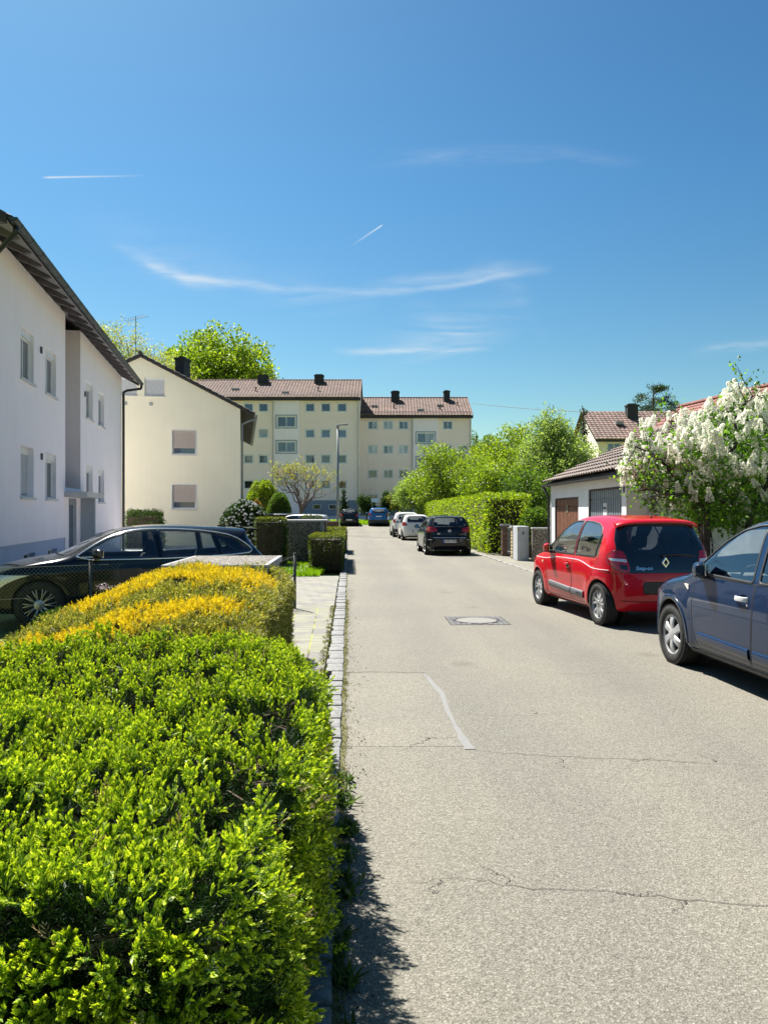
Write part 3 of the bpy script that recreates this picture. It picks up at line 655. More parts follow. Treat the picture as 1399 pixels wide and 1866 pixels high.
def finish_twingo(root, T):
    S = T['S']; M_ = spec_tw['mats']
    # roof aerial, spoiler, wiper, badge, script, handles
    m = MB(); m.tube([(-.02, 0, 1.505), (-.05, 0, 1.545)], [.020, .008], 10); m.tube([(-.05, 0, 1.545), (-.135, 0, 1.70)], .0045, 6); m.build('aerial', M_['black'], root, smooth=True)
    m = MB(); ys = np.linspace(-.60, .60, 25); V = []
    for y in ys:
        t = abs(y)/.60; zc = 1.497-.055*y*y-.04*t**6; xr = -.315+.13*y*y+.05*t**8
        for p in ((-.08, zc+.014), (xr+.02, zc-.008), (xr, zc-.028), (xr+.012, zc-.052), (-.19, zc-.062)): V.append((p[0], y, p[1]))
    m.add(V, [(i*5+j, i*5+j+1, i*5+j+6, i*5+j+5) for i in range(24) for j in range(4)]+[(0, 1, 2, 3, 4), tuple(120+q for q in (4, 3, 2, 1, 0))]); m.build('roof_spoiler', M_['paint'], root, auto=40)
    def rear(y, z, off=.006):
        h = T['bvh'].ray_cast(Vector((-3, y, z)), Vector((1, 0, 0)))[0]; return np.array([h.x-off, y, z])
    m = MB(); m.tube([rear(.02, 1.00, .03), rear(-.18, 1.015, .026), rear(-.42, 1.00, .022)], [.016, .011, .006], 8); m.tube([rear(-.05, 1.0, .015), rear(-.48, .985, .014)], .007, 6); m.tube([rear(.02, 1.0, -.01), rear(.02, 1.0, .04)], .022, 12)
    m.build('rear_wiper', M_['black'], root, smooth=True)
    c = rear(-.005, .905, .008); m = MB()
    def dia(w, h, x0, x1, hole=.5):
        P = [(0, h), (w, 0), (0, -h), (-w, 0)]; Q = [(0, h*hole), (w*hole, 0), (0, -h*hole), (-w*hole, 0)]
        V = [(c[0]+x0, c[1]+p[0], c[2]+p[1]) for p in P]+[(c[0]+x0, c[1]+p[0], c[2]+p[1]) for p in Q]+[(c[0]-x1, c[1]+p[0]*.82, c[2]+p[1]*.82) for p in P]+[(c[0]-x1, c[1]+p[0]*1.18, c[2]+p[1]*1.18) for p in Q]
        F = []
        for i in range(4): j = (i+1) % 4; F += [(i, j, 8+j, 8+i), (8+i, 8+j, 12+j, 12+i), (12+i, 12+j, 4+j, 4+i)]
        return V, F
    m.add(*dia(.058, .085, 0, .014)); m.build('tailgate_badge', M_['chrome'], root)
    tb = rear(.31, .825, 0); nrm = Vector(S.grad(np.array([tb]))[0]).normalized(); tx = Vector((0, 0, 1)).cross(nrm).normalized(); ty = nrm.cross(tx); tb = Vector(tb)+nrm*.009
    Mt = Matrix(((tx.x, ty.x, nrm.x, tb.x), (tx.y, ty.y, nrm.y, tb.y), (tx.z, ty.z, nrm.z, tb.z), (0, 0, 0, 1)))
    text_mesh('tailgate_script', 'Snap-on', .072, M_['chrome'], root, Mt, .002, .25, .0015)
    for sg in (1, -1):
        h = T['bvh'].ray_cast(Vector((.67, 2*sg, .392)), Vector((0, -sg, 0)))[0]
        Ms = Matrix.Translation((.66, h.y+sg*.021, .388)) @ (Matrix(((-1, 0, 0, 0), (0, 0, 1, 0), (0, 1, 0, 0), (0, 0, 0, 1))) if sg > 0 else Matrix(((1, 0, 0, 0), (0, 0, -1, 0), (0, 1, 0, 0), (0, 0, 0, 1))))
        text_mesh('moulding_script', 'TWINGO', .042, M_['black'], root, Ms, .001, 0, .001, 1.25)
        for (x, z) in ((1.14, .79),):
            y = T['bvh'].ray_cast(Vector((x, 2*sg, z)), Vector((0, -sg, 0)))[0].y
            m = MB(); m.lathe([(.001, 0), (.045, .004*sg), (.060, .002*sg)], 20, 'y', (x-.03, y+sg*.002, z-.012)); m.build('handle_cup', M_['gblack'], root, smooth=True)
            m = MB(); m.tube([(x+.045, y+sg*.005, z+.012), (x+.03, y+sg*.030, z+.014), (x-.10, y+sg*.032, z+.012), (x-.115, y+sg*.006, z+.010)], .015, 10); m.build('door_handle', M_['paint'], root, smooth=True)
        y = T['bvh'].ray_cast(Vector((2.31, 2*sg, .755)), Vector((0, -sg, 0)))[0].y
        m = MB(); m.lathe([(.001, sg*.008), (.022, sg*.005), (.027, 0)], 16, 'y', (2.24, y, .765)); m.build('side_indicator', plain('amber_clear', (.85, .62, .35), .2), root, smooth=True)
    m = MB(); p = rear(-.25, .56, -.004); m.box(p[0], p[0]+.004, -.30, -.262, .50, .615); m.build('plate_band', M_['eu'], root)
    m = MB(); m.tube([(-.43, -.34, .215), (-.2, -.34, .215)], .03, 12); m.build('exhaust', plain('exhaust_metal', (.25, .24, .23), .45, .8), root, smooth=True)

def simple_regions(sp, wins, doors, rearwin, lamps, plate, tg=None, glassmat='glass', trimmat='black', tw=.024):
    R_ = []
    for d, nm in doors: R_.append(dict(name=nm, ax='side', poly=d, seam=GAP))
    for wd, nm in wins: R_.append(dict(name=nm, ax='side', poly=wd, mat=glassmat, off=-.005, trim=(tw, trimmat, .005), round=1))
    if tg: R_.append(dict(name='tailgate', ax='rear', poly=tg, seam=GAP, round=1))
    if rearwin: R_.append(dict(name='rear_window', ax='rear', mat=glassmat, poly=rearwin, off=-.003, trim=(.022, 'black', .004), round=2))
    R_.append(dict(name='windscreen', ax='front', lim=sp['wb']-1.3, mat=glassmat, poly=sp['ws'], off=-.004, trim=(.03, 'black', .004), round=1))
    for lp, nm, mat, ax in lamps: R_.append(dict(name=nm, ax=ax, mirror=True, mat=mat, poly=lp, off=.003, seam=(.008, 'gap', .001), lim=(-.1 if ax == 'rear' else None)))
    if plate: R_.append(dict(name='number_plate', ax='rear', mat='plate', poly=plate, off=.004, seam=(.008, 'gap', .003)))
    sp['regions'] = R_; return sp

def spec_sandero():
    sp = dict(fold=.95, W=1.746, wb=2.588, wr=.312, rimr=.218, arch=.372, ww=.19, rim_style='cover6', k=.12, crown=.05, bend_f=.24, bend_r=.12, plan_n=4.6, flare=.030, tumble=.36, tumble2=.14, shoulder=.055,
        side=[(-.45, .22), (-.56, .27), (-.605, .42), (-.605, .62), (-.56, .80), (-.54, 1.0), (-.42, 1.27), (-.30, 1.48), (-.12, 1.53), (.4, 1.565), (.95, 1.575), (1.38, 1.555), (1.72, 1.475), (1.98, 1.325), (2.22, 1.15), (2.40, 1.01), (2.62, .965), (2.95, .90), (3.18, .80), (3.31, .68), (3.385, .52), (3.40, .38), (3.33, .26), (3.2, .20), (1.2, .19), (.3, .19)],
        belt=[(-.6, 1.03), (0, 1.0), (1.2, .965), (2.3, .945), (3.4, .84)], mirror=(1.98, .99), seat_x=1.28, dash_x=2.0, dash_z=.97, shelf_z=.9, fz=.34, lip=.05,
        ws=[(-.62, 1.03), (.62, 1.03), (.56, 1.3), (.46, 1.44), (-.46, 1.44), (-.56, 1.3)],
        mats=base_mats(car_paint('blue_paint', (.004, .018, .055), .0, .22, .02), rim=plain('wheel_cover_silver', (.48, .48, .49), .38, .3, .12, 9), cabin=plain('pale_dash', (.17, .165, .155), .7, 0, .2), handle=plain('handle_grey', (.60, .60, .60), .4)))
    fw = [(2.17, 1.0), (2.08, 1.10), (1.82, 1.31), (1.60, 1.43), (1.36, 1.48), (1.20, 1.487), (1.075, .985)]
    rw = [(.985, .985), (1.10, 1.488), (.6, 1.475), (.20, 1.39), (.08, 1.26), (.03, 1.01)]
    fd = [(2.07, .97), (2.12, .70), (2.10, .42), (2.0, .27), (1.08, .262), (1.045, .60), (1.035, .975)]
    rd = [(1.018, .975), (1.028, .60), (1.062, .262), (.55, .262), (.46, .36), (.38, .55), (.20, .70), (.08, .80), (.0, 1.0)]
    simple_regions(sp, [(fw, 'front_side_window'), (rw, 'rear_side_window')], [(fd, 'front_door'), (rd, 'rear_door')], [(-.55, 1.05), (.55, 1.05), (.50, 1.38), (-.50, 1.38)],
        [([(.50, .80), (.72, .80), (.76, 1.0), (.70, 1.2), (.62, 1.2), (.58, 1.0)], 'tail_lamp', 'red', 'rear'), ([(.40, .62), (.70, .60), (.80, .74), (.72, .82), (.50, .76)], 'headlight', 'clear', 'front')], [(-.26, .45), (.26, .45), (.26, .56), (-.26, .56)])
    sp['lines'] = [dict(name='door_moulding', mat='paint', ax='side', pts=[(2.0, .38), (1.09, .365)], w=.10, off=.008, th=.016), dict(name='door_moulding', mat='paint', ax='side', pts=[(1.02, .365), (.56, .36)], w=.10, off=.008, th=.016),
                   dict(name='sill_strip', mat='black', ax='side', pts=[(2.16, .225), (.42, .22)], w=.07, off=.006, th=.012),
                   dict(name='roof_moulding', mat='gap', ax='top', pts=[(1.6, .50), (.8, .53), (-.1, .53)], w=.018, off=.002, sides=(1,)),
                   dict(name='wing_gap', mat='gap', ax='side', pts=[(2.36, .985), (2.12, .955), (2.07, .97)], w=.008, off=.0012)]
    return sp
def finish_sandero(root, T):
    M_ = spec_sa['mats']
    for sg in (1, -1):
        for x, z in ((1.20, .835), (.12, .86)):
            y = T['bvh'].ray_cast(Vector((x, 2*sg, z)), Vector((0, -sg, 0)))[0].y
            m = MB(); m.lathe([(.001, -.012*sg), (.05, -.004*sg), (.062, .0015*sg)], 20, 'y', (x-.015, y+.002*sg, z-.018)); m.build('handle_cup', M_['paint'], root, smooth=True)
            m = MB(); n = 10; V = []
            for i in range(n+1):
                t = i/n; xx = x+.095-.19*t; o = .012+.028*math.sin(math.pi*min(max(t, .0), 1))**.5
                V += [(xx, y+sg*(o-.012), z+.024), (xx, y+sg*o, z+.020), (xx, y+sg*(o+.003), z), (xx, y+sg*o, z-.016), (xx, y+sg*(o-.012), z-.020)]
            m.add(V, [(i*5+j, i*5+j+1, (i+1)*5+j+1, (i+1)*5+j) for i in range(n) for j in range(4)]+[(0, 1, 2, 3, 4), tuple(n*5+q for q in (4, 3, 2, 1, 0))]); m.build('door_handle', M_['handle'], root, auto=40)
            m = MB(); m.lathe([(.001, sg*.006), (.011, sg*.006), (.011, 0)], 12, 'y', (x-.085, y, z-.045)); m.build('door_lock', M_['chrome'], root)
        y = T['bvh'].ray_cast(Vector((2.23, 2*sg, .855)), Vector((0, -sg, 0)))[0].y
        m = MB(); m.prism([(2.29, .875), (2.20, .875), (2.20, .825), (2.22, .82)], 0, .012, np.array([[1, 0, 0, 0], [0, 0, sg, y-.003*sg], [0, 1, 0, 0], [0, 0, 0, 1.]])); m.build('side_indicator', plain('indicator_white', (.82, .74, .66), .25), root)

def spec_golf():
    sp = dict(W=1.759, wb=2.578, wr=.315, rimr=.205, arch=.362, ww=.20, rim_style='ten', k=.12, crown=.045, bend_f=.22, bend_r=.11, plan_n=4.8, flare=.020, tumble=.42, tumble2=.12, shoulder=.05,
        side=[(-.60, .22), (-.72, .30), (-.765, .45), (-.765, .66), (-.71, .70), (-.695, .85), (-.66, 1.0), (-.52, 1.20), (-.42, 1.385), (-.40, 1.43), (-.1, 1.455), (.4, 1.478), (.9, 1.485), (1.3, 1.465), (1.6, 1.40), (1.9, 1.25), (2.15, 1.10), (2.35, 1.0), (2.7, .95), (3.05, .86), (3.3, .74), (3.42, .58), (3.43, .40), (3.36, .26), (3.2, .20), (1.2, .18), (.3, .18)],
        belt=[(-.8, 1.0), (0, .98), (1.2, .95), (2.3, .93), (3.4, .82)], mirror=(1.93, .98), seat_x=1.22, dash_x=2.0, dash_z=.95, shelf_z=.9, fz=.30,
        ws=[(-.60, 1.0), (.60, 1.0), (.54, 1.28), (.44, 1.41), (-.44, 1.41), (-.54, 1.28)], mats=base_mats(car_paint('black_paint', (.004, .005, .009), 0, .2, .02)))
    fw = [(2.05, .97), (1.85, 1.15), (1.62, 1.30), (1.42, 1.37), (1.22, 1.395), (1.10, 1.395), (1.05, .965)]
    rw = [(.98, .965), (1.02, 1.395), (.6, 1.39), (.25, 1.34), (.12, 1.22), (.05, .99)]
    qw = [(-.02, 1.0), (.05, 1.22), (.10, 1.30), (-.10, 1.25), (-.22, 1.05), (-.16, 1.0)]
    fd = [(2.02, .95), (2.05, .65), (2.0, .27), (1.04, .265), (1.01, .60), (1.0, .955)]; rd = [(.985, .955), (.99, .60), (1.02, .265), (.52, .27), (.44, .42), (.30, .60), (.10, .78), (.0, .97)]
    simple_regions(sp, [(fw, 'front_side_window'), (rw, 'rear_side_window'), (qw, 'quarter_window')], [(fd, 'front_door'), (rd, 'rear_door')], [(-.57, 1.055), (.57, 1.055), (.60, 1.12), (.53, 1.35), (.42, 1.385), (-.42, 1.385), (-.53, 1.35), (-.60, 1.12)],
        [([(.45, .90), (.62, .86), (.80, .86), (.79, 1.03), (.70, 1.06), (.55, 1.02), (.46, .98)], 'tail_lamp', 'red', 'rear'), ([(.42, .60), (.74, .60), (.80, .74), (.70, .78), (.46, .74)], 'headlight', 'clear', 'front')], None,
        tg=[(-.62, .70), (.62, .70), (.66, .86), (.66, 1.0), (.58, 1.37), (.45, 1.41), (-.45, 1.41), (-.58, 1.37), (-.66, 1.0), (-.66, .86)])
    sp['lines'] = [dict(name='bumper_strip', mat='chrome', ax='rear', pts=[(-.60, .665), (.60, .665)], w=.018, off=.003, sides=(1,)), dict(name='bumper_reflector', mat='chrome', ax='rear', pts=[(-.78, .585), (-.64, .582)], w=.02, off=.003, sides=(1,)),
        dict(name='bumper_reflector', mat='chrome', ax='rear', pts=[(.78, .585), (.64, .582)], w=.02, off=.003, sides=(1,)),
        dict(name='bumper_groove', mat='gap', ax='rear', pts=[(-.74, .335), (.74, .335)], w=.012, off=.002, sides=(1,))]
    return sp
def plate_with_text(root, T, M_, y, z, w=.52, h=.115, txt='S·FW 1970'):
    b = T['bvh'].ray_cast(Vector((-3, y, z)), Vector((1, 0, 0)))[0]; x = b.x-.012
    p = MB(); p.bbox(x, x+.008, y-w/2, y+w/2, z-h/2, z+h/2, .002); pl = p.build('number_plate', M_['plate'], root)
    m = MB(); m.box(x-.0015, x+.002, y+w/2-.048, y+w/2-.004, z-h/2+.004, z+h/2-.004); m.build('plate_band', M_['eu'], pl)
    m = MB(); t = .004
    for a in ((y-w/2, y+w/2, z-h/2, z-h/2+t), (y-w/2, y+w/2, z+h/2-t, z+h/2), (y-w/2, y-w/2+t, z-h/2+t, z+h/2-t), (y+w/2-t, y+w/2, z-h/2+t, z+h/2-t)): m.box(x-.001, x+.002, *a)
    m.build('plate_rim', M_['black'], pl)
    if txt:
        Mt = Matrix.Translation((x-.0025, y-.022, z)) @ Matrix(((0, 0, -1, 0), (-1, 0, 0, 0), (0, 1, 0, 0), (0, 0, 0, 1)))
        text_mesh('plate_lettering', txt, h*.92, M_['black'], pl, Mt, .0008, 0, .0025, 1.0)
def finish_golf(root, T):
    M_ = spec_go['mats']
    plate_with_text(root, T, M_, 0, .53)
    rear = lambda y, z, off=.006: np.array([T['bvh'].ray_cast(Vector((-3, y, z)), Vector((1, 0, 0)))[0].x-off, y, z])
    c = rear(0, .90, .006); m = MB(); m.lathe([(.046, 0), (.048, -.012), (.055, -.014), (.058, 0)], 28, 'x', c)
    for P in ([(-.027, .036), (-.012, .004), (0, .026), (.012, .004), (.027, .036)], [(-.044, .014), (-.020, -.040), (0, -.006), (.020, -.040), (.044, .014)]):
        m.tube([(c[0]-.010, c[1]+a, c[2]+b) for a, b in P], .0065, 6)
    m.build('tailgate_badge', M_['chrome'], root)
    m = MB(); m.tube([rear(.0, 1.05, .025), rear(-.36, 1.07, .02)], .009, 6); m.tube([rear(.0, 1.05, -.01), rear(.0, 1.05, .03)], .02, 10); m.build('rear_wiper', M_['black'], root)
    Mt = Matrix.Translation(Vector(rear(.40, .80, .003))) @ Matrix(((0, 0, -1, 0), (-1, 0, 0, 0), (0, 1, 0, 0), (0, 0, 0, 1)))
    text_mesh('tailgate_script', 'Golf', .055, M_['chrome'], root, Mt, .001, 0, .002)
    m = MB(); m.tube([(-.05, 0, 1.45), (-.12, 0, 1.56)], [.010, .003], 6); m.build('aerial', M_['black'], root)
    for sg in (1, -1):
        for x, z in ((1.15, .83), (.18, .86)):
            y = T['bvh'].ray_cast(Vector((x, 2*sg, z)), Vector((0, -sg, 0)))[0].y
            m = MB(); m.tube([(x+.10, y, z), (x+.08, y+sg*.03, z), (x-.08, y+sg*.03, z), (x-.10, y, z)], .014, 8); m.build('door_handle', M_['paint'], root, smooth=True)

def spec_wagon():
    sp = dict(W=1.785, wb=2.636, wr=.322, rimr=.232, arch=.362, ww=.21, rim_style='multi', k=.11, crown=.045, bend_f=.24, bend_r=.16, plan_n=4.4, flare=.018, tumble=.52, tumble2=.10, shoulder=.04,
        side=[(-.62, .22), (-.74, .30), (-.79, .45), (-.79, .62), (-.765, .78), (-.72, .88), (-.66, .96), (-.55, 1.07), (-.43, 1.22), (-.40, 1.32), (-.46, 1.352), (-.30, 1.375), (.1, 1.40), (.7, 1.423), (1.05, 1.424), (1.35, 1.40), (1.65, 1.335), (1.95, 1.21), (2.2, 1.08), (2.42, .985), (2.8, .935), (3.1, .865), (3.35, .755), (3.49, .62), (3.52, .44), (3.47, .28), (3.3, .19), (1.2, .17), (.3, .17)],
        belt=[(-.8, .985), (0, .965), (1.2, .935), (2.3, .905), (3.5, .80)], mirror=(1.90, .965), seat_x=1.2, dash_x=2.0, dash_z=.92, shelf_z=.88, fz=.27,
        ws=[(-.60, 1.0), (.60, 1.0), (.52, 1.24), (.44, 1.35), (-.44, 1.35), (-.52, 1.24)], mats=base_mats(car_paint('dark_navy_paint', (.003, .005, .010), 0, .18, .015), glass=glass('car_glass', (.70, .76, .76))))
    # character crease along the flank
    sp['width_fns'] = [lambda x, z: .010*np.exp(-((z-np.interp(x, [-.7, 3.3], [.86, .74]))/.035)**2)-.012*np.exp(-((z-.50)/.13)**2)*sstep(.4, .7, x)*sstep(2.2, 1.9, x)]
    fw = [(2.17, .955), (1.95, 1.095), (1.70, 1.23), (1.48, 1.305), (1.28, 1.335), (1.085, 1.345), (1.04, .955)]
    rw = [(.96, .955), (1.01, 1.347), (.60, 1.338), (.22, 1.30), (.14, .985), (.12, .975)]
    qw = [(.07, .985), (.15, 1.285), (-.10, 1.235), (-.33, 1.08), (-.36, 1.035), (-.30, 1.005)]
    allw = [(2.23, .935), (1.96, 1.12), (1.71, 1.255), (1.49, 1.330), (1.28, 1.362), (1.0, 1.372), (.60, 1.362), (.22, 1.327), (-.11, 1.262), (-.35, 1.10), (-.40, 1.03), (-.32, .985), (.5, .945), (1.1, .932)]
    fd = [(2.12, .92), (2.14, .62), (2.06, .27), (1.05, .26), (1.01, .60), (1.0, .925)]; rd = [(.985, .925), (.99, .60), (1.03, .26), (.55, .265), (.46, .42), (.34, .60), (.16, .76), (.08, .94)]
    simple_regions(sp, [(fw, 'front_side_window'), (rw, 'rear_side_window'), (qw, 'quarter_window')], [(fd, 'front_door'), (rd, 'rear_door')], [(-.52, 1.02), (.52, 1.02), (.47, 1.28), (-.47, 1.28)],
        [([(.40, .80), (.60, .78), (.86, .80), (.86, .93), (.70, .94), (.42, .90)], 'tail_lamp', 'red', 'rear'), ([(.42, .56), (.80, .58), (.86, .74), (.74, .76), (.50, .70)], 'headlight', 'clear', 'front')], [(-.26, .55), (.26, .55), (.26, .66), (-.26, .66)], tw=.03, trimmat='gblack')
    sp['lines'] = [dict(name='chrome_window_strip', mat='chrome', ax='side', pts=chaikin(allw, 1), w=.017, off=.007, closed=True)]
    return sp
def finish_wagon(root, T):
    M_ = spec_wa['mats']
    m = MB(); ys = np.linspace(-.54, .54, 19); V = []
    for y in ys:
        zc = 1.372-.05*y*y; xr = -.60+.16*y*y
        for p in ((-.34, zc+.012), (xr+.03, zc+.0), (xr, zc-.012), (xr+.02, zc-.026), (-.40, zc-.04)): V.append((p[0], y, p[1]))
    m.add(V, [(i*5+j, i*5+j+1, i*5+j+6, i*5+j+5) for i in range(18) for j in range(4)]+[(0, 1, 2, 3, 4), tuple(90+q for q in (4, 3, 2, 1, 0))]); m.build('roof_spoiler', M_['paint'], root, auto=40)
    m = MB(); m.prism([(-.10, 0), (.07, 0), (-.04, .045), (-.09, .062)], -.012, .012, np.array([[1, 0, 0, -.05], [0, 0, 1, 0], [0, 1, 0, 1.388], [0, 0, 0, 1.]])); m.build('aerial_fin', M_['paint'], root)
    for sg in (1, -1):
        for x, z in ((1.16, .80), (.25, .83)):
            y = T['bvh'].ray_cast(Vector((x, 2*sg, z)), Vector((0, -sg, 0)))[0].y
            m = MB(); m.tube([(x+.10, y, z), (x+.08, y+sg*.03, z), (x-.08, y+sg*.03, z), (x-.10, y, z)], .014, 8); m.build('door_handle', M_['paint'], root, smooth=True)

def spec_generic(L=4.0, W=1.72, H=1.46, paint=None, suv=False, black_arch=False):
    """ordinary five-door hatchback or tall crossover"""
    wb = L*.625; ro = L*.165; fo = L-wb-ro; g = .05 if suv else 0; s = (H-.2)/1.26
    z = lambda v: .2+g+(v-.2)*(H-.2-g)/1.26
    sp = dict(W=W, wb=wb, wr=.335 if suv else .305, rimr=.23 if suv else .205, arch=.385 if suv else .345, ww=.2, rim_style='ten', k=.13, crown=.05, bend_f=.24, bend_r=.13, plan_n=4.6, flare=.024, tumble=.36, tumble2=.14, shoulder=.05,
        side=[(-ro+.15, z(.22)), (-ro+.04, z(.28)), (-ro, z(.42)), (-ro+.005, z(.62)), (-ro+.05, z(.74)), (-ro+.07, z(.95)), (-ro+.20, z(1.15)), (-ro+.32, z(1.37)), (-ro+.42, z(1.42)), (.3, z(1.455)), (.9, z(1.46)), (wb-1.25, z(1.435)), (wb-.95, z(1.36)), (wb-.6, z(1.16)), (wb-.28, z(.99)), (wb+.1, z(.94)), (wb+fo*.55, z(.84)), (wb+fo*.86, z(.70)), (wb+fo, z(.5)), (wb+fo-.02, z(.33)), (wb+fo-.15, z(.21)), (1.2, z(.19)), (.3, z(.19))],
        belt=[(-ro, z(1.0)), (wb, z(.93)), (wb+fo, z(.82))], mirror=(wb-.65, z(.97)), seat_x=wb*.48, dash_x=wb*.77, dash_z=z(.94), shelf_z=z(.88), fz=.32+g,
        ws=[(-.58, z(1.02)), (.58, z(1.02)), (.52, z(1.26)), (.44, z(1.37)), (-.44, z(1.37)), (-.52, z(1.26))], mats=base_mats(paint))
    b = z(.965); t = z(1.375)
    fw = [(wb-.52, b), (wb-.75, z(1.16)), (wb-.95, z(1.29)), (wb-1.12, z(1.35)), (wb-1.3, t), (wb*.40+.03, t), (wb*.40, b)]
    rw = [(wb*.40-.07, b), (wb*.40-.04, t), (.3, z(1.36)), (.02, z(1.27)), (-.08, z(1.0))]
    fd = [(wb-.55, z(.94)), (wb-.52, .6), (wb-.6, .28+g), (wb*.40, .28+g), (wb*.4-.03, z(.94))]; rd = [(wb*.4-.045, z(.94)), (wb*.4-.015, .28+g), (.50, .28+g), (.42, .45), (.28, .62), (.05, .76), (-.05, z(.96))]
    simple_regions(sp, [(fw, 'front_side_window'), (rw, 'rear_side_window')], [(fd, 'front_door'), (rd, 'rear_door')], [(-.54, z(1.02)), (.54, z(1.02)), (.48, z(1.32)), (.40, z(1.36)), (-.40, z(1.36)), (-.48, z(1.32))],
        [([(W/2-.34, z(.84)), (W/2-.06, z(.82)), (W/2-.05, z(1.02)), (W/2-.16, z(1.04)), (W/2-.24, z(.96))], 'tail_lamp', 'red', 'rear'), ([(.42, z(.60)), (W/2-.12, z(.60)), (W/2-.07, z(.74)), (W/2-.16, z(.80)), (.48, z(.72))], 'headlight', 'clear', 'front')],
        [(-.26, z(.70)), (.26, z(.70)), (.26, z(.80)), (-.26, z(.80))] if suv else [(-.26, z(.47)), (.26, z(.47)), (.26, z(.57)), (-.26, z(.57))])
    if suv:
        sp['lip'] = .06; sp['lip_mat'] = 'black'
        sp['lines'] = [dict(name='bumper_cladding', mat='black', ax='rear', pts=[(-W/2+.06, z(.38)), (-.5, z(.36)), (.5, z(.36)), (W/2-.06, z(.38))], w=.20, off=.004, th=.008, sides=(1,)), dict(name='sill_strip', mat='black', ax='side', pts=[(wb-.45, .30), (.45, .30)], w=.10, off=.004, th=.01)]
    return sp
def render_mat(name, c, var=.05, sc_=1.2, streak=.05, rough=.9):
    if name in MATS: return MATS[name]
    t = NT(name); v = t.co(); n = t.noise(v, sc_, 5, .6); f = t.noise(v, 60, 4); st = t.noise(t.co(scale=(2.5, 2.5, .12)), 3., 5, .6)
    col = t.ramp(n, [(.3, tuple(x*(1-var) for x in c)), (.7, tuple(min(1, x*(1+var)) for x in c))]); col = t.mix(1., col, t.ramp(st, [(.3, (1-streak, 1-streak, 1-streak)), (.65, (1, 1, 1))]), 'MULTIPLY')
    t.col(col); t.p(rough=rough); t.bump(f, .25, .006); MATS[name] = t.m; return t.m
# ------------------------------------------------------------------ plants
def unit(v): return v/(np.linalg.norm(v, axis=-1, keepdims=True)+1e-9)
def leaf_quads(P, D, size, asp=.5, rng=None, fold=.0, jit=.35):
    """one folded rhombic leaf per point: P base points, D pointing directions"""
    n = len(P); rng = rng or np.random.default_rng(1)
    s = size*(1+jit*rng.uniform(-1, 1, n))[:, None]; D = unit(D); A = unit(np.cross(D, rng.normal(size=(n, 3)))); Nn = np.cross(A, D)
    V = np.stack([P, P+D*s*.45+A*s*asp*.5+Nn*s*fold, P+D*s, P+D*s*.45-A*s*asp*.5+Nn*s*fold], 1).reshape(-1, 3)
    F = np.arange(n*4).reshape(n, 4); return V, F
def value_noise(P, scale, seed=0):
    """cheap smooth 3-D noise in 0..1"""
    Q = P/scale; I = np.floor(Q).astype(np.int64); f = Q-I; f = f*f*(3-2*f); out = 0
    def hsh(i, j, k): h = (i*73856093) ^ (j*19349663) ^ (k*83492791) ^ (seed*2654435761); h = (h ^ (h >> 13))*1274126177 & 0xffffffff; return ((h ^ (h >> 16)) & 0xffff)/65535.
    for a in (0, 1):
        for b in (0, 1):
            for c in (0, 1):
                w_ = (f[:, 0] if a else 1-f[:, 0])*(f[:, 1] if b else 1-f[:, 1])*(f[:, 2] if c else 1-f[:, 2]); out = out+w_*hsh(I[:, 0]+a, I[:, 1]+b, I[:, 2]+c)
    return out
def join(L):
    V = []; F = []; n = 0
    for v, f in L: V.append(v); F.append(f+n); n += len(v)
    return np.concatenate(V), np.concatenate(F)
GREENS = {
 'lime': [(0, (.07, .14, .008)), (.5, (.18, .28, .015)), (1, (.36, .44, .03))],
 'mid': [(0, (.035, .085, .012)), (.5, (.075, .15, .02)), (1, (.15, .24, .035))],
 'dark': [(0, (.010, .028, .008)), (.5, (.022, .055, .012)), (1, (.05, .10, .02))],
 'grey': [(0, (.10, .17, .045)), (.5, (.20, .30, .09)), (1, (.36, .46, .17))],
 'olive': [(0, (.06, .085, .012)), (.5, (.12, .15, .02)), (1, (.24, .25, .04))],
 'box': [(0, (.014, .032, .006)), (.55, (.035, .065, .010)), (1, (.13, .16, .02))],
 'fresh': [(0, (.07, .13, .012)), (.5, (.17, .27, .02)), (1, (.34, .44, .04))],
 'pine': [(0, (.010, .026, .014)), (.5, (.020, .045, .022)), (1, (.04, .075, .03))],
 'rust': [(0, (.12, .06, .015)), (.5, (.20, .12, .03)), (1, (.28, .19, .05))]}
def green(k, trans=.45): return leaf_mat('leaves_'+k+('' if trans == .45 else str(int(trans*100))), GREENS[k], trans)
def bark(): 
    if 'bark' in MATS: return MATS['bark']
    t = NT('bark'); v = t.co(scale=(1, 1, .25)); n = t.noise(v, 18, 6, .7); t.col(t.ramp(n, [(.3, (.03, .022, .016)), (.7, (.12, .095, .07))])); t.p(rough=.9); t.bump(n, .6, .03); MATS['bark'] = t.m; return t.m
def core_mat(): return plain('twigs', (.045, .035, .022), .9, 0, .4, 30)  # dark brown for the solid cores inside hedges and bushes
def limb(mb, a, b, r0, r1, rng, wob=.08, k=6, n=6):
    t = np.linspace(0, 1, k)[:, None]; L = np.linalg.norm(b-a); P = a+(b-a)*t; off = rng.normal(size=(k, 3))*L*wob; off[0] = 0; off[-1] = 0
    P = P+off*np.sin(t*np.pi)+np.array([0, 0, 1.])*np.sin(t*np.pi)*L*.05; mb.tube(P, np.linspace(r0, r1, k), n, False); return P
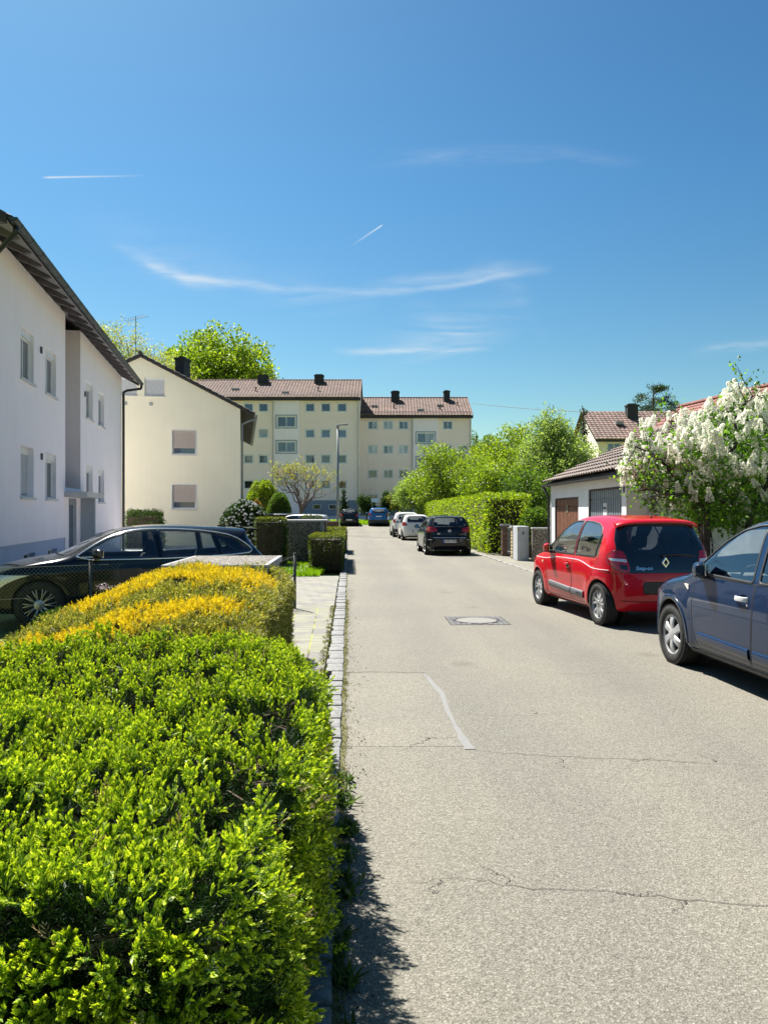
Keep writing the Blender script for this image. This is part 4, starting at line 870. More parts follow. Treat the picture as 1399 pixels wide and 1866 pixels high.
def tree(name, loc, height, rad, label, cat='tree', group=None, seed=0, kind='mid', lobes=14, leaves=9000, leaf=.22, trunk_r=.18, base=.25, flat=1., clump=.5, open_=.0, twigs=0, squash=1., mat=None, shape='round', trans=.45, asp=.6):
    rng = np.random.default_rng(seed+100); root = empty(name, loc, 0, label, cat, group); mb = MB()
    cz = height*(base+(1-base)/2); rz = height*(1-base)/2; C = []
    for i in range(lobes):
        d = unit(rng.normal(size=3)); d[2] = d[2]*.9
        if shape == 'cone': t = (i+.5)/lobes; zz = height*(base+(1-base)*t); q = rad*(1-t)*.75; a = rng.uniform(0, 6.28); c = np.array([q*math.cos(a)*.7, q*math.sin(a)*.7, zz]); r = max(rad*(1-t)*.6, rad*.12)
        else:
            q = rng.uniform(.45, .78); c = np.array([d[0]*rad*q, d[1]*rad*q*flat, cz+d[2]*rz*q]); r = rad*rng.uniform(.28, .46)*(1-open_*.4)
        C.append((c, r))
    if shape != 'cone': C.append((np.array([0, 0, cz]), rad*.5))
    tot = sum(r*r for _, r in C); P = []; D = []
    for c, r in C:
        k = max(6, int(leaves*r*r/tot/10)); u = unit(rng.normal(size=(k, 3))); rr = r*rng.uniform(.35, 1.08, (k, 1))**.6; cc = c+u*rr*np.array([1, flat, squash*rz/rad if shape != 'cone' else 1])
        keep = value_noise(cc, r*.45+.01, seed) > (.28+open_*.35); cc = cc[keep]; u = u[keep]
        q = np.repeat(cc, 10, 0)+rng.normal(size=(len(cc)*10, 3))*clump*.32; P.append(q); D.append(unit(np.repeat(u, 10, 0)*.6+rng.normal(size=q.shape)*.8+np.array([0, 0, .15])))
    P = np.concatenate(P); D = np.concatenate(D); V, F = leaf_quads(P, D, leaf, asp, rng, .12)
    np_mesh('crown', V, F, mat or green(kind, trans), root)
    top = np.array([0, 0, height*(base*.9+.05)]); limb(mb, np.zeros(3), top, trunk_r*1.15, trunk_r*.8, rng, .02, 6, 10)
    if shape == 'cone': limb(mb, top, np.array([0, 0, height*.98]), trunk_r*.8, .01, rng, .01, 8, 8)
    for c, r in C:
        s_ = top*rng.uniform(.75, 1.0); p = limb(mb, s_, c, trunk_r*.45, trunk_r*.10, rng, .06, 6, 6)
        for _ in range(3+twigs):
            i = rng.integers(2, 6); limb(mb, p[i], c+unit(rng.normal(size=3))*r*rng.uniform(.7, 1.1+.25*open_), trunk_r*.14, trunk_r*.03, rng, .08, 4, 4)
    mb.build('trunk', bark(), root, smooth=True)
    return root
def hedge_box(name, corners, z0, z1, leafsize, n, label, kind='box', group=None, seed=0, taper=.0, wob=.06, top_kind=None, depth=.10, cat='hedge', asp=.55, rnd=.06, trans=.35, upfrac=.5):
    """clipped hedge over a quadrilateral plan (four xy corners, counter-clockwise); leafy skin over a solid dark core"""
    rng = np.random.default_rng(seed+7); Cn = np.array(corners, float); cen = Cn.mean(0); H = z1-z0
    faces = []
    for i in range(4):
        a, b = Cn[i], Cn[(i+1) % 4]; faces.append(('s', a, b, np.linalg.norm(b-a)*H))
    area_top = .5*abs(np.dot(Cn[:, 0], np.roll(Cn[:, 1], -1))-np.dot(Cn[:, 1], np.roll(Cn[:, 0], -1)))
    tot = sum(f[3] for f in faces)+area_top; P = []; D = []
    for f in faces:
        k = int(n*f[3]/tot); u = rng.uniform(0, 1, k); v = rng.uniform(0, 1, k); a, b = f[1], f[2]; nn = np.array([b[1]-a[1], a[0]-b[0]]); nn /= np.linalg.norm(nn)
        xy = a+(b-a)*u[:, None]; zz = z0+H*v; s_ = 1-taper*(1-v); xy = cen+(xy-cen)*s_[:, None]
        edge = np.maximum(0, (v-(1-rnd/H*2))/(rnd/H*2)); xy = xy-nn*(edge**2*rnd)[:, None]
        P.append(np.column_stack([xy, zz])); D.append(np.column_stack([np.tile(nn, (k, 1)), np.full(k, .25)]))
    k = int(n*area_top/tot*1.5); u = rng.uniform(0, 1, k)[:, None]; v = rng.uniform(0, 1, k)[:, None]
    top = (Cn[0]*(1-u)+Cn[1]*u)*(1-v)+(Cn[3]*(1-u)+Cn[2]*u)*v; ed = np.minimum.reduce([u[:, 0], 1-u[:, 0], v[:, 0], 1-v[:, 0]])
    ptop = np.column_stack([top, np.full(k, z1)-np.maximum(0, .06-ed)*rnd*6]); P.append(ptop); D.append(np.tile([0, 0, 1.], (k, 1)))
    P = np.concatenate(P); D = np.concatenate(D); w_ = value_noise(P, .35, seed)*.6+value_noise(P, .12, seed+1)*.4
    P = P+unit(D)*((w_-.5)*wob*2-rng.uniform(0, depth, len(P)))[:, None]; dd = unit(D*.7+rng.normal(size=P.shape)*.55)
    V, F = leaf_quads(P, dd, leafsize, asp, rng, .1)
    o = np_mesh(name, V, F, green(kind, trans)); tag(o, label, cat, group)
    c2 = cen+(Cn-cen)*.9; cb = cen+(Cn-cen)*.9*(1-taper); m = MB(); m.add([(*c, z0) for c in cb]+[(*c, z1-depth*1.2-.03) for c in c2], [(3, 2, 1, 0), (4, 5, 6, 7), (0, 1, 5, 4), (1, 2, 6, 5), (2, 3, 7, 6), (3, 0, 4, 7)])
    m.build('dark_core', core_mat(), o)  # solid dark block, so gaps between the leaves look shaded
    if top_kind:
        k = int(n*.30); u = rng.uniform(0, 1, k)[:, None]; v = rng.uniform(0, 1, k)[:, None]; top = (Cn[0]*(1-u)+Cn[1]*u)*(1-v)+(Cn[3]*(1-u)+Cn[2]*u)*v; ed = np.minimum.reduce([u[:, 0], 1-u[:, 0], v[:, 0], 1-v[:, 0]])
        q = np.column_stack([top, z1+rng.uniform(-.02, .02, k)-np.maximum(0, .06-ed)*rnd*6]); V, F = leaf_quads(q, unit(rng.normal(size=q.shape)*.7+[0, 0, .6]), leafsize*.9, asp, rng, .1); np_mesh('new_growth', V, F, green(top_kind, .45), o)
    return o
def bush(name, loc, rx, ry, h, label, kind='mid', n=6000, leaf=.08, seed=0, cat='shrub', group=None, flowers=0, fmat=None, fsize=.12, wob=.18, trans=.4, asp=.55, z0=0., front=False):
    """rounded shrub: skin of leaves over a dark core"""
    rng = np.random.default_rng(seed+31); u = unit(rng.normal(size=(n, 3))); u[:, 2] = np.abs(u[:, 2])*1.0-.25*(rng.uniform(size=n) < .3); u = unit(u)
    w_ = value_noise(u*3+seed, .8, seed)*.6+value_noise(u*3, .3, seed)*.4; R_ = 1+(w_-.5)*wob*2-rng.uniform(0, .16, n)
    P = u*R_[:, None]*np.array([rx, ry, h*.62])+np.array([0, 0, h*.38+z0]); P[:, 2] = np.maximum(P[:, 2], .03); D = unit(u*.7+rng.normal(size=u.shape)*.6)
    V, F = leaf_quads(P, D, leaf, asp, rng, .1); root = empty(name, loc, 0, label, cat, group)
    np_mesh('foliage', V, F, green(kind, trans), root)
    m = MB(); us = np.linspace(-math.pi/2, math.pi/2, 9); vs = np.linspace(0, 2*math.pi, 17)
    m.grid(lambda a, b: (rx*.84*math.cos(a)*math.cos(b), ry*.84*math.cos(a)*math.sin(b), max(.02, h*.38+z0+h*.52*math.sin(a))), us, vs); m.build('dark_core', core_mat(), root)  # solid dark dome standing in for shade inside the shrub
    if flowers:
        k = flowers; u = unit(rng.normal(size=(k, 3))); u[:, 2] = np.abs(u[:, 2])-.1; u = unit(u); P = u*np.array([rx, ry, h*.62])*1.02+np.array([0, 0, h*.38+z0]); q = np.repeat(P, 14, 0); dd = unit(rng.normal(size=q.shape)+np.repeat(u, 14, 0)*.8)
        V, F = leaf_quads(q, dd, fsize, .8, rng, .15); np_mesh('blossom', V, F, fmat, root)
    return root
# ------------------------------------------------------------------ clipped conifer hedges beside the camera
def pillow(xl, xr, y0, y1, zt, dens, rnd, rng, sides=('r', 'f', 'b'), zmin=.05):
    """points and outward normals over the skin of a rounded hedge"""
    m = max(dens(y0), dens(y1)); tot = int(m*3.7*(y1-y0)); X = rng.uniform(-3.4, .3, tot); Y = rng.uniform(y0, y1, tot)
    k = (X > xl(Y)) & (X < xr(Y)) & (rng.uniform(0, 1, tot) < dens(Y)/m); X, Y = X[k], Y[k]
    def z(X, Y):
        d = np.minimum.reduce([X-xl(Y), xr(Y)-X, Y-y0, y1-Y]); q = np.clip(rnd-d, 0, rnd); return zt(X, Y)-(rnd-np.sqrt(rnd*rnd-q*q*.98))
    e = .01; Z = z(X, Y); nx = -(z(X+e, Y)-z(X-e, Y))/(2*e); ny = -(z(X, Y+e)-z(X, Y-e))/(2*e); P = [np.column_stack([X, Y, Z])]; D = [unit(np.column_stack([nx, ny, np.ones(len(X))]))]
    def side(fx, fy, nrm, area, n):
        u = rng.uniform(0, 1, n); x, y = fx(u), fy(u); h = zt(x, y)-rnd*.6; zz = zmin+(h-zmin)*rng.uniform(0, 1, n)**(.8 if nrm[1] >= 0 else .25); kk = h > zmin
        P.append(np.column_stack([x, y, zz])[kk]); D.append(np.tile(nrm, (n, 1))[kk]+0.)
    L = y1-y0
    if 'r' in sides: side(lambda u: xr(y0+u*L), lambda u: y0+u*L, [1, 0, .12], 0, int(L*.8*m*.8))
    if 'l' in sides: side(lambda u: xl(y0+u*L), lambda u: y0+u*L, [-1, 0, .12], 0, int(L*.8*m*.6))
    if 'f' in sides: side(lambda u: xl(y0+0*u)+u*(xr(y0+0*u)-xl(y0+0*u)), lambda u: y0+0*u, [0, -1, .15], 0, int(2.6*.8*m*.9))
    if 'b' in sides: side(lambda u: xl(y1+0*u)+u*(xr(y1+0*u)-xl(y1+0*u)), lambda u: y1+0*u, [0, 1, .15], 0, int(2.6*.8*m*.5))
    return np.concatenate(P), unit(np.concatenate(D))
def shoots(P, D, rng, length, nneedle, nl, nw, spread=.75, fold=.15, t0=.08, t1=1.):
    """feathery shoots: P base, D axis; needles in two ranks, closing at the tip"""
    n = len(P); D = unit(D); A = unit(np.cross(D, rng.normal(size=(n, 3)))); B = np.cross(D, A); Ls = length*rng.uniform(.6, 1.25, n)
    t = np.linspace(t0, t1, nneedle); Vs = []
    for i, q in enumerate(t):
        sg = 1 if i % 2 else -1; sp = spread*(1-.55*q); lift = rng.normal(size=(n, 1))*.25
        base = P+D*(Ls*q*.85)[:, None]; dr = unit(D*(1-sp*.6)+A*(sg*sp)+B*lift*.8)
        s = (nl*(1-.35*q)*rng.uniform(.8, 1.2, n))[:, None]; W = unit(np.cross(dr, B+A*.3))*nw*.5; up = np.cross(W, dr); up = unit(up)*nl*fold
        Vs.append(np.stack([base, base+dr*s*.5+W+up*.4, base+dr*s, base+dr*s*.5-W+up*.4], 1))
    V = np.stack(Vs, 1).reshape(-1, 3); return V, np.arange(len(V)).reshape(-1, 4)
def sprays(P, D, rng, k, twig, **kw):
    """each skin point carries a short flat spray of k shoots"""
    n = len(P); T = unit(D+rng.normal(size=(n, 3))*.45+np.array([0, 0, .25])); S = unit(np.cross(T, rng.normal(size=(n, 3)))); PP = []; DD = []
    for i in range(k):
        q = i/max(1, k-1); sg = (1 if i % 2 else -1)*(0 if i == k-1 else 1)
        PP.append(P+T*twig*q*rng.uniform(.8, 1.1, (n, 1))); DD.append(unit(T+S*sg*.8*(1-.3*q)+rng.normal(size=(n, 3))*.18+np.array([0, 0, .12])))
    return shoots(np.concatenate(PP), np.concatenate(DD), rng, **kw)
def yew_hedge():
    rng = np.random.default_rng(5)
    xr = lambda Y: np.interp(Y, [1.1, 1.34, 1.48, 2.8, 3.4, 4.2, 5.3], [-.31, -.30, -.20, -.235, -.27, -.37, -.52])
    xl = lambda Y: np.full(np.shape(Y), -2.9)
    def zt(X, Y): return .915+.03*np.sin(Y*1.7+X)-.52*sstep(0, 1, (Y-(3.0+1.15*np.clip((-X-.2)/.7, 0, 1)))/(2.3-.9*np.clip((-X-.5)/.6, 0, 1)))-.05*np.exp(-((X+.22)/.03)**2)*(Y < 1.8)
    y0, y1 = 1.20, 5.2
    dens = lambda Y: np.interp(Y, [1.2, 2.2, 3.5, 5.2], [1150, 900, 640, 480])
    P, D = pillow(xl, xr, y0, y1, zt, dens, .08, rng)
    nz = value_noise(P, .30, 3)*.35+value_noise(P, .13, 4)*.40+value_noise(P, .06, 5)*.25; P0 = P.copy()
    P = P+D*((nz-.5)*.34)[:, None]-D*.045
    gap = (nz > .38); vis = (P[:, 0] > -2.6)
    # woody hollows where the skin has died back
    for c, r in (((-.37, 2.55, .86), .12), ((-.31, 3.05, .76), .10), ((-.27, 1.85, .80), .09), ((-.47, 2.05, .90), .055), ((-.62, 2.6, .9), .05), ((-.20, 1.5, .72), .10)):
        d = np.linalg.norm((P-np.array(c))*np.array([1, 1, .8]), axis=1); gap &= (d > r*rng.uniform(.8, 1.15, len(P)))
    side_low = (D[:, 2] < .3)
    k = gap & vis
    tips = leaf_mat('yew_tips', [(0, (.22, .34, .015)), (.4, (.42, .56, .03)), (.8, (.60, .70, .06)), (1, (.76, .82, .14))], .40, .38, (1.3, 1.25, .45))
    old = leaf_mat('yew_old', [(0, (.006, .018, .006)), (.6, (.014, .042, .010)), (1, (.04, .09, .014))], .15, .5, None, .15)
    lit = k & ~(side_low & (rng.uniform(size=len(P)) < .25)); kw = dict(length=.026, nl=.0125, nw=.0048, spread=.50)
    V, F = sprays(P[lit], D[lit], np.random.default_rng(50), 6, .045, nneedle=7, t0=.50, t1=1., **kw); V3, F3 = sprays(P[lit], D[lit], np.random.default_rng(50), 6, .045, nneedle=5, t0=0., t1=.5, **kw)
    root = empty('yew_hedge', (-1.4, 3.2, 0), 0, 'bright green feathery conifer hedge filling the near left corner', 'hedge')
    off = np.array([1.4, -3.2, 0.])
    np_mesh('young_shoots', V+off, F, tips, root); np_mesh('shoot_bases', V3+off, F3, leaf_mat('yew_mid', [(0, (.04, .09, .010)), (.6, (.12, .22, .016)), (1, (.26, .38, .03))], .35, .5, None, .2), root)
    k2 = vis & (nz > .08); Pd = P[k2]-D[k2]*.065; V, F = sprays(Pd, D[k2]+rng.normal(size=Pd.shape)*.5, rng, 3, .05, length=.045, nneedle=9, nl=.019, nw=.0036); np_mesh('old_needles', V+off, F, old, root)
    # dead brown tips here and there
    kd = rng.uniform(size=len(P)) < .012; V, F = sprays(P[kd]+D[kd]*.03, D[kd], rng, 3, .04, length=.035, nneedle=8, nl=.016, nw=.003); np_mesh('dead_needles', V+off, F, leaf_mat('dead_needles', [(0, (.16, .10, .05)), (1, (.42, .33, .20))], .2, .7), root)
    # twigs inside
    mb = MB(); idx = rng.choice(np.where(vis)[0], 1500, replace=False)
    for i in idx:
        if P[i, 1] > 4.5 or P[i, 1] < 1.7: continue
        a = P[i]-D[i]*rng.uniform(.12, .18)+rng.normal(size=3)*.03; mb.tube([a, (a+P[i])/2+rng.normal(size=3)*.012, P[i]-D[i]*.05], [.003, .002, .001], 4, False)
    for c in ((-.38, 2.55, .80), (-.33, 3.05, .68), (-.30, 1.85, .70)):
        for _ in range(12):
            a = np.array(c)+rng.normal(size=3)*[.05, .07, .05]-[0.08, 0, .12]; b = a+unit(rng.normal(size=3)+[0, 0, .8])*rng.uniform(.08, .15); mb.tube([a, (a+b)/2+rng.normal(size=3)*.012, b], [.004, .003, .0012], 4, False)
    V = np.concatenate(mb.v)+off; o = np_mesh('twigs', V, mb.f, plain('hedge_twigs', (.17, .12, .085), .9, 0, .4, 40), root)
    # solid near-black heart, painting the shade seen through gaps in the skin
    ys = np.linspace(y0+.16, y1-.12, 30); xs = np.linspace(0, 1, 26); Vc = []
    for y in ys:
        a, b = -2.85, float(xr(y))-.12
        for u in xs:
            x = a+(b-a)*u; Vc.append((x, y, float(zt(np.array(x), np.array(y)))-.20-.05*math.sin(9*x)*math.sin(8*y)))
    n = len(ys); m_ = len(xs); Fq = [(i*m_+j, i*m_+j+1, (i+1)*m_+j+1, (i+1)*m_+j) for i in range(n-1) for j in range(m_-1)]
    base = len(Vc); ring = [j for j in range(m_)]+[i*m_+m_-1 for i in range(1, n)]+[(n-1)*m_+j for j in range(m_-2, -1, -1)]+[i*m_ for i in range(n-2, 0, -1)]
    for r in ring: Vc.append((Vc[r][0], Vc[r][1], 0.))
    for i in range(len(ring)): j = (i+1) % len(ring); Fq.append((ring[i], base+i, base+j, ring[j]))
    np_mesh('dark_core', np.array(Vc)+off, Fq, plain('hedge_core', (.006, .007, .004), 1., 0, .4, 20, spec=0.), root)
    return root
def gold_hedge():
    rng = np.random.default_rng(9)
    xr = lambda Y: np.interp(Y, [4.6, 5.3, 7.4, 8.7], [-.74, -.86, -.97, -1.06]); xl = lambda Y: np.interp(Y, [4.6, 5.6, 6.8, 7.6, 8.7], [-2.75, -2.62, -2.5, -2.2, -1.7])
    def zt(X, Y): return .88+.19*sstep(4.6, 6.4, Y)-.16*sstep(7.5, 8.6, Y)-.09*sstep(-1.2, -.92, X)-.22*sstep(-1.75, -2.6, X)+.03*np.sin(3*X+Y*2)
    dens = lambda Y: np.interp(Y, [4.6, 8.7], [1150, 800])
    P, D = pillow(xl, xr, 4.75, 8.7, zt, dens, .15, rng, ('r', 'l', 'f'), .03)
    nz = value_noise(P, .4, 13)*.5+value_noise(P, .15, 14)*.5; P = P+D*((nz-.5)*.12)[:, None]-D*.04; keep = nz > .26
    keep &= np.linalg.norm((P-np.array([-1.55, 6.05, 1.0]))*[.55, 1.2, 1], axis=1) > .16
    P, D, nz = P[keep], D[keep], nz[keep]; wob = (value_noise(P, .5, 21)-.5)*.9+(value_noise(P, .2, 22)-.5)*.5; Y = P[:, 1]+wob
    top = (D[:, 2] > .45) & (P[:, 0] < -1.02)
    gold = top & (((Y > 4.6) & (Y < 5.4)) | ((Y > 5.95) & (Y < 7.35))); gold |= (rng.uniform(size=len(P)) < .05) & (P[:, 2] > .5)
    gold = gold & (rng.uniform(size=len(P)) < .72+.7*value_noise(P, .16, 23))
    root = empty('gold_hedge', (-1.7, 6.6, 0), 0, 'golden yellow and olive clipped conifer hedge behind the bright green one', 'hedge'); off = np.array([1.7, -6.6, 0.])
    gm = leaf_mat('gold_sprays', [(0, (.38, .30, .008)), (.5, (.64, .50, .014)), (1, (.80, .68, .05))], .4, .5, (1.2, 1.1, .6))
    om = leaf_mat('olive_sprays', [(0, (.07, .09, .015)), (.5, (.20, .22, .04)), (.85, (.40, .38, .09)), (1, (.66, .62, .36))], .35, .5)
    V, F = sprays(P[gold], D[gold]*.9, rng, 4, .045, length=.036, nneedle=8, nl=.017, nw=.0055, spread=.6); np_mesh('golden_sprays', V+off, F, gm, root)
    V, F = sprays(P[~gold], D[~gold], rng, 4, .05, length=.045, nneedle=7, nl=.022, nw=.007, spread=.8); np_mesh('olive_sprays', V+off, F, om, root)
    dm = leaf_mat('gold_hedge_old', [(0, (.015, .022, .008)), (1, (.05, .06, .02))], .15, .6)
    V, F = sprays(P-D*.07, D+rng.normal(size=P.shape)*.5, rng, 2, .05, length=.05, nneedle=7, nl=.025, nw=.006); np_mesh('old_needles', V+off, F, dm, root)
    m = MB(); ys = np.linspace(4.9, 8.55, 14); us = np.linspace(0, 1, 12)
    def pt(y, u):
        a, b = float(xl(y))+.2, float(xr(y))-.17; x = a+(b-a)*u; e = min(u, 1-u); return (x-(-1.7), y-6.6, (float(zt(np.array(x), np.array(y)))-.17) if e > .001 else 0.)
    m.grid(pt, ys, us); m.build('dark_core', plain('hedge_core', (.008, .008, .006), 1., 0, .4, 20), root)  # dark solid filling, colours the depth between sprays as shade
    # a few pinkish flower heads standing behind the hedge
    return root
# ------------------------------------------------------------------ terrain, road, paving
def gz(x, y):
    return np.interp(y, [-3000, 44, 50, 56, 62, 66, 74, 82, 95, 150, 400, 3000], [0, 0, .03, .10, .25, .40, .82, 1.2, 1.8, 4., 16, 40.])
def kerb_x(y): return -.05-.0456*y
def sheet(name, polyfn, ys, mat, dz, kind='structure', sub=10, label=None):
    """ground sheet between x = f0(y) and f1(y), draped on the terrain"""
    V = []; F = []; n = sub+1
    for y in ys:
        a, b = polyfn(y)
        for j in range(n): x = a+(b-a)*j/sub; V.append((x, y, float(gz(x, y))+dz))
    F = [(i*n+j, i*n+j+1, (i+1)*n+j+1, (i+1)*n+j) for i in range(len(ys)-1) for j in range(sub)]
    return tag(np_mesh(name, V, F, mat), kind=kind)
def m_grass():
    t = NT('grass_ground'); v = t.co(); n = t.noise(v, 1.3, 6); n2 = t.noise(v, 40, 4); c = t.ramp(n, [(.3, (.10, .125, .03)), (.7, (.20, .22, .06))]); c = t.mix(t.ramp(n2, [(.35, (0, 0, 0)), (.65, (1, 1, 1))]), c, t.mix(1., c, (1.6, 1.5, 1.2), 'MULTIPLY'))
    t.col(c); t.p(rough=.95); t.bump(n2, .6, .05); return t.m
def m_asphalt(name='asphalt', lift=1., patchy=1.):
    t = NT(name); v = t.co(); c1 = t.voro(v, 120, out='Color'); s1 = t.n('SeparateColor'); t.L.new(c1, s1.inputs[0]); c2 = t.voro(v, 210, out='Color'); s2 = t.n('SeparateColor'); t.L.new(c2, s2.inputs[0])
    d1 = t.voro(v, 120); k = lambda a: tuple(x*lift for x in a)
    agg = t.ramp(s1.outputs[0], [(0, k((.115, .11, .095))), (.45, k((.19, .18, .155))), (.8, k((.25, .24, .21))), (1, k((.38, .37, .34)))])
    fine = t.ramp(s2.outputs[1], [(0, k((.12, .115, .10))), (.7, k((.22, .21, .185))), (1, k((.34, .33, .30)))])
    c = t.mix(.45, agg, fine); pit = t.ramp(d1, [(.0, (1, 1, 1)), (.55, (1, 1, 1)), (.85, (.42, .41, .40))]); c = t.mix(.62, c, pit, 'MULTIPLY')
    big = t.noise(v, .35, 5, .6); c = t.mix(1., c, (.82, .815, .775), 'MULTIPLY'); c = t.mix(.8, c, t.ramp(big, [(.3, (.86, .87, .88)), (.7, (1.10, 1.08, 1.04))]), 'MULTIPLY')
    st = t.noise(t.co(scale=(1.6, .12, 1)), 1.3, 5, .6); c = t.mix(.7, c, t.ramp(st, [(.35, (.93, .93, .93)), (.65, (1.06, 1.05, 1.03))]), 'MULTIPLY')
    stn = t.ramp(t.noise(v, 2.6, 4, .7), [(.62, (1, 1, 1)), (.74, (.80, .79, .78))]); c = t.mix(.55, c, stn, 'MULTIPLY')
    rot = t.co(rot=(0, 0, -.0453)); sx = t.n('SeparateXYZ'); t.L.new(rot, sx.inputs[0]); wv = t.math('ADD', sx.outputs[0], t.math('MULTIPLY', t.noise(v, .3, 3), .5)); trk = t.math('SINE', t.math('MULTIPLY', wv, 3.9)); c = t.mix(.8, c, t.ramp(t.math('MULTIPLY_ADD', trk, .5) if False else t.math('MULTIPLY', t.math('ADD', trk, 1.), .5), [(.0, (.93, .93, .94)), (1, (1.05, 1.045, 1.03))]), 'MULTIPLY')
    oil = t.ramp(t.voro(t.co(scale=(1, .8, 1)), .9), [(.05, (.70, .69, .68)), (.14, (1, 1, 1))]); c = t.mix(.7, c, oil, 'MULTIPLY'); 
    t.col(c); t.p(rough=.82, spec=.35); b = t.bump(d1, .55, .006); t.bump(t.noise(v, 30, 5, .7), .35, .008, b); return t.m
def m_paving(name, bw, bh, rot=0., moss=.5):
    t = NT(name); v = t.co(rot=(0, 0, rot)); br = t.n('TexBrick'); t.L.new(v, br.inputs['Vector']); br.inputs['Scale'].default_value = 1; br.inputs['Brick Width'].default_value = bw; br.inputs['Row Height'].default_value = bh
    br.inputs['Mortar Size'].default_value = .010; br.inputs['Mortar Smooth'].default_value = .3; br.inputs['Color1'].default_value = (.165, .16, .15, 1); br.inputs['Color2'].default_value = (.215, .21, .195, 1); br.inputs['Mortar'].default_value = (.07, .07, .045, 1); br.offset = .5 if name != 'paving_grid' else 0.
    n = t.noise(v, 1.6, 5); n2 = t.noise(v, 70, 4); c = t.mix(.6, br.outputs[0], t.ramp(n, [(.3, (.85, .85, .86)), (.7, (1.1, 1.08, 1.03))]), 'MULTIPLY'); c = t.mix(.5, c, t.ramp(n2, [(.3, (.8, .8, .8)), (.7, (1.15, 1.15, 1.15))]), 'MULTIPLY')
    ms = t.math('MULTIPLY', br.outputs['Fac'], t.ramp(t.noise(v, 2.3, 4), [(.42, (0, 0, 0)), (.56, (1, 1, 1))]), clamp=True); c = t.mix(t.math('MULTIPLY', ms, moss*1.4, clamp=True), c, (.26, .27, .06))
    t.col(c); t.p(rough=.85); inv = t.math('SUBTRACT', 1., br.outputs['Fac']); b = t.bump(inv, .7, .008); t.bump(n2, .25, .003, b); return t.m
def tufts(name, P, mat, h=.08, w=.006, k=9, seed=0, kind=None, lean=.5):
    rng = np.random.default_rng(seed); P = np.repeat(np.asarray(P), k, 0)+rng.normal(size=(len(P)*k, 3))*[.02, .02, 0]; n = len(P); a = rng.uniform(0, 6.28, n); L_ = h*rng.uniform(.5, 1.2, n); ln = rng.uniform(0, lean, n)
    d = np.column_stack([np.cos(a)*ln, np.sin(a)*ln, np.ones(n)]); s = np.column_stack([-np.sin(a), np.cos(a), np.zeros(n)])*w/2; mid = P+d*(L_*.55)[:, None]; tip = P+d*L_[:, None]*[1.5, 1.5, 1]
    V = np.stack([P-s, P+s, mid+s*.8, tip, mid-s*.8], 1).reshape(-1, 3); F = np.arange(n*5).reshape(n, 5); o = np_mesh(name, V, F, mat)
    if kind: o['kind'] = kind
    return o
ground = sheet('ground', lambda y: (-2500, 2500), [-200, 0, 20, 44, 50, 56, 62, 66, 74, 82, 95, 150, 400, 1200, 3000], m_grass(), -.06, sub=24)
def right_x(y): return 4.85-.0453*y
rd = lambda y: (kerb_x(y)-.0 if y < 41 else max(-14., kerb_x(41)-(y-41)*3.) if y < 64 else -14, right_x(y) if y < 62 else right_x(62))
sheet('road', rd, list(np.linspace(-8, 44, 40))+[46, 48, 50, 53, 56, 59, 62, 65.5, 67.5], m_asphalt(), .0, sub=24)
# right-hand pavement and garage forecourt, flush with the road behind a sunk kerb
sheet('pavement', lambda y: (right_x(y)+.12, 9.5 if y < 24.7 else 6.2), list(np.linspace(-8, 60, 30)), m_asphalt('forecourt', 1.12), .0, sub=8)
mk = MB(); rng = np.random.default_rng(3); kst = plain('kerb_granite', (.175, .175, .172), .8, 0, .35, 26, .3)
y = -4.
while y < 60:
    L_ = .9; x = right_x(y); mk.bbox(x+.006, x+.114, y+.008, y+L_-.008, -.10, .014 if y > 24 else .006, .006); y += L_
tag(mk.build('right_kerb', plain('kerb_road_concrete', (.20, .195, .18), .85, 0, .2, 12, .2)), kind='structure')
sheet('bounce_sheet', lambda y: (-26., 14.), [73.8, 76, 79, 81.95], render_mat('bounce_pale', (.60, .56, .54), .08, 2., .05), .03, sub=8)  # wide pale sheet added to bounce light up onto the apartment walls
# left kerb of single granite setts with a moss seam against the asphalt
mk = MB(); y = .6
while y < 42:
    L_ = rng.uniform(.15, .27); xr_ = kerb_x(y)-.012+rng.normal()*.004; wd = .135+rng.normal()*.008+(.03 if y > 7.5 else 0); M = M4((xr_-wd/2, y+L_/2, 0), rng.normal()*.025+.0456)
    m2 = MB(); m2.bbox(-wd/2, wd/2, -L_/2+.005, L_/2-.005, -.12, .030+rng.normal()*.005, .014); V = m2.v[0]@M[:3, :3].T+M[:3, 3]; mk.add(V, m2.f); y += L_
tag(mk.build('kerb', kst, auto=40), kind='structure')
mm = plain('moss', (.115, .11, .05), 1., 0, .5, 30, .5); V = []; F = []
ys = np.arange(.6, 21, .06); 
for i, y in enumerate(ys):
    wv = .006+.022*value_noise(np.array([[0., y, 0]]), .35, 2)[0]+.02*value_noise(np.array([[0., y, 5.]]), .09, 3)[0]*(y < 13); V += [(kerb_x(y)-.016, y, .012), (kerb_x(y)+wv, y, .005)]
F = [(2*i, 2*i+1, 2*i+3, 2*i+2) for i in range(len(ys)-1)]; tag(np_mesh('moss_seam', V, F, mm), kind='stuff')
yy = rng.uniform(1.5, 14, 420); tufts('moss_tufts', np.column_stack([kerb_x(yy)+rng.normal(size=420)*.012+.004, yy, np.full(420, .004)]), leaf_mat('moss_leaves', [(0, (.07, .085, .025)), (1, (.20, .20, .06))], .3, .8), .018, .005, 7, 1, 'stuff', 1.4)
yy = 1.7+rng.uniform(0, 1, 60)**1.5*3.0; tufts('kerb_weeds', np.column_stack([kerb_x(yy)+.03+rng.uniform(-.02, .045, 60), yy, np.full(60, .003)]), leaf_mat('weed_leaves', [(0, (.03, .07, .02)), (1, (.10, .17, .04))], .4, .6), .05, .016, 7, 6, 'stuff', 1.2)
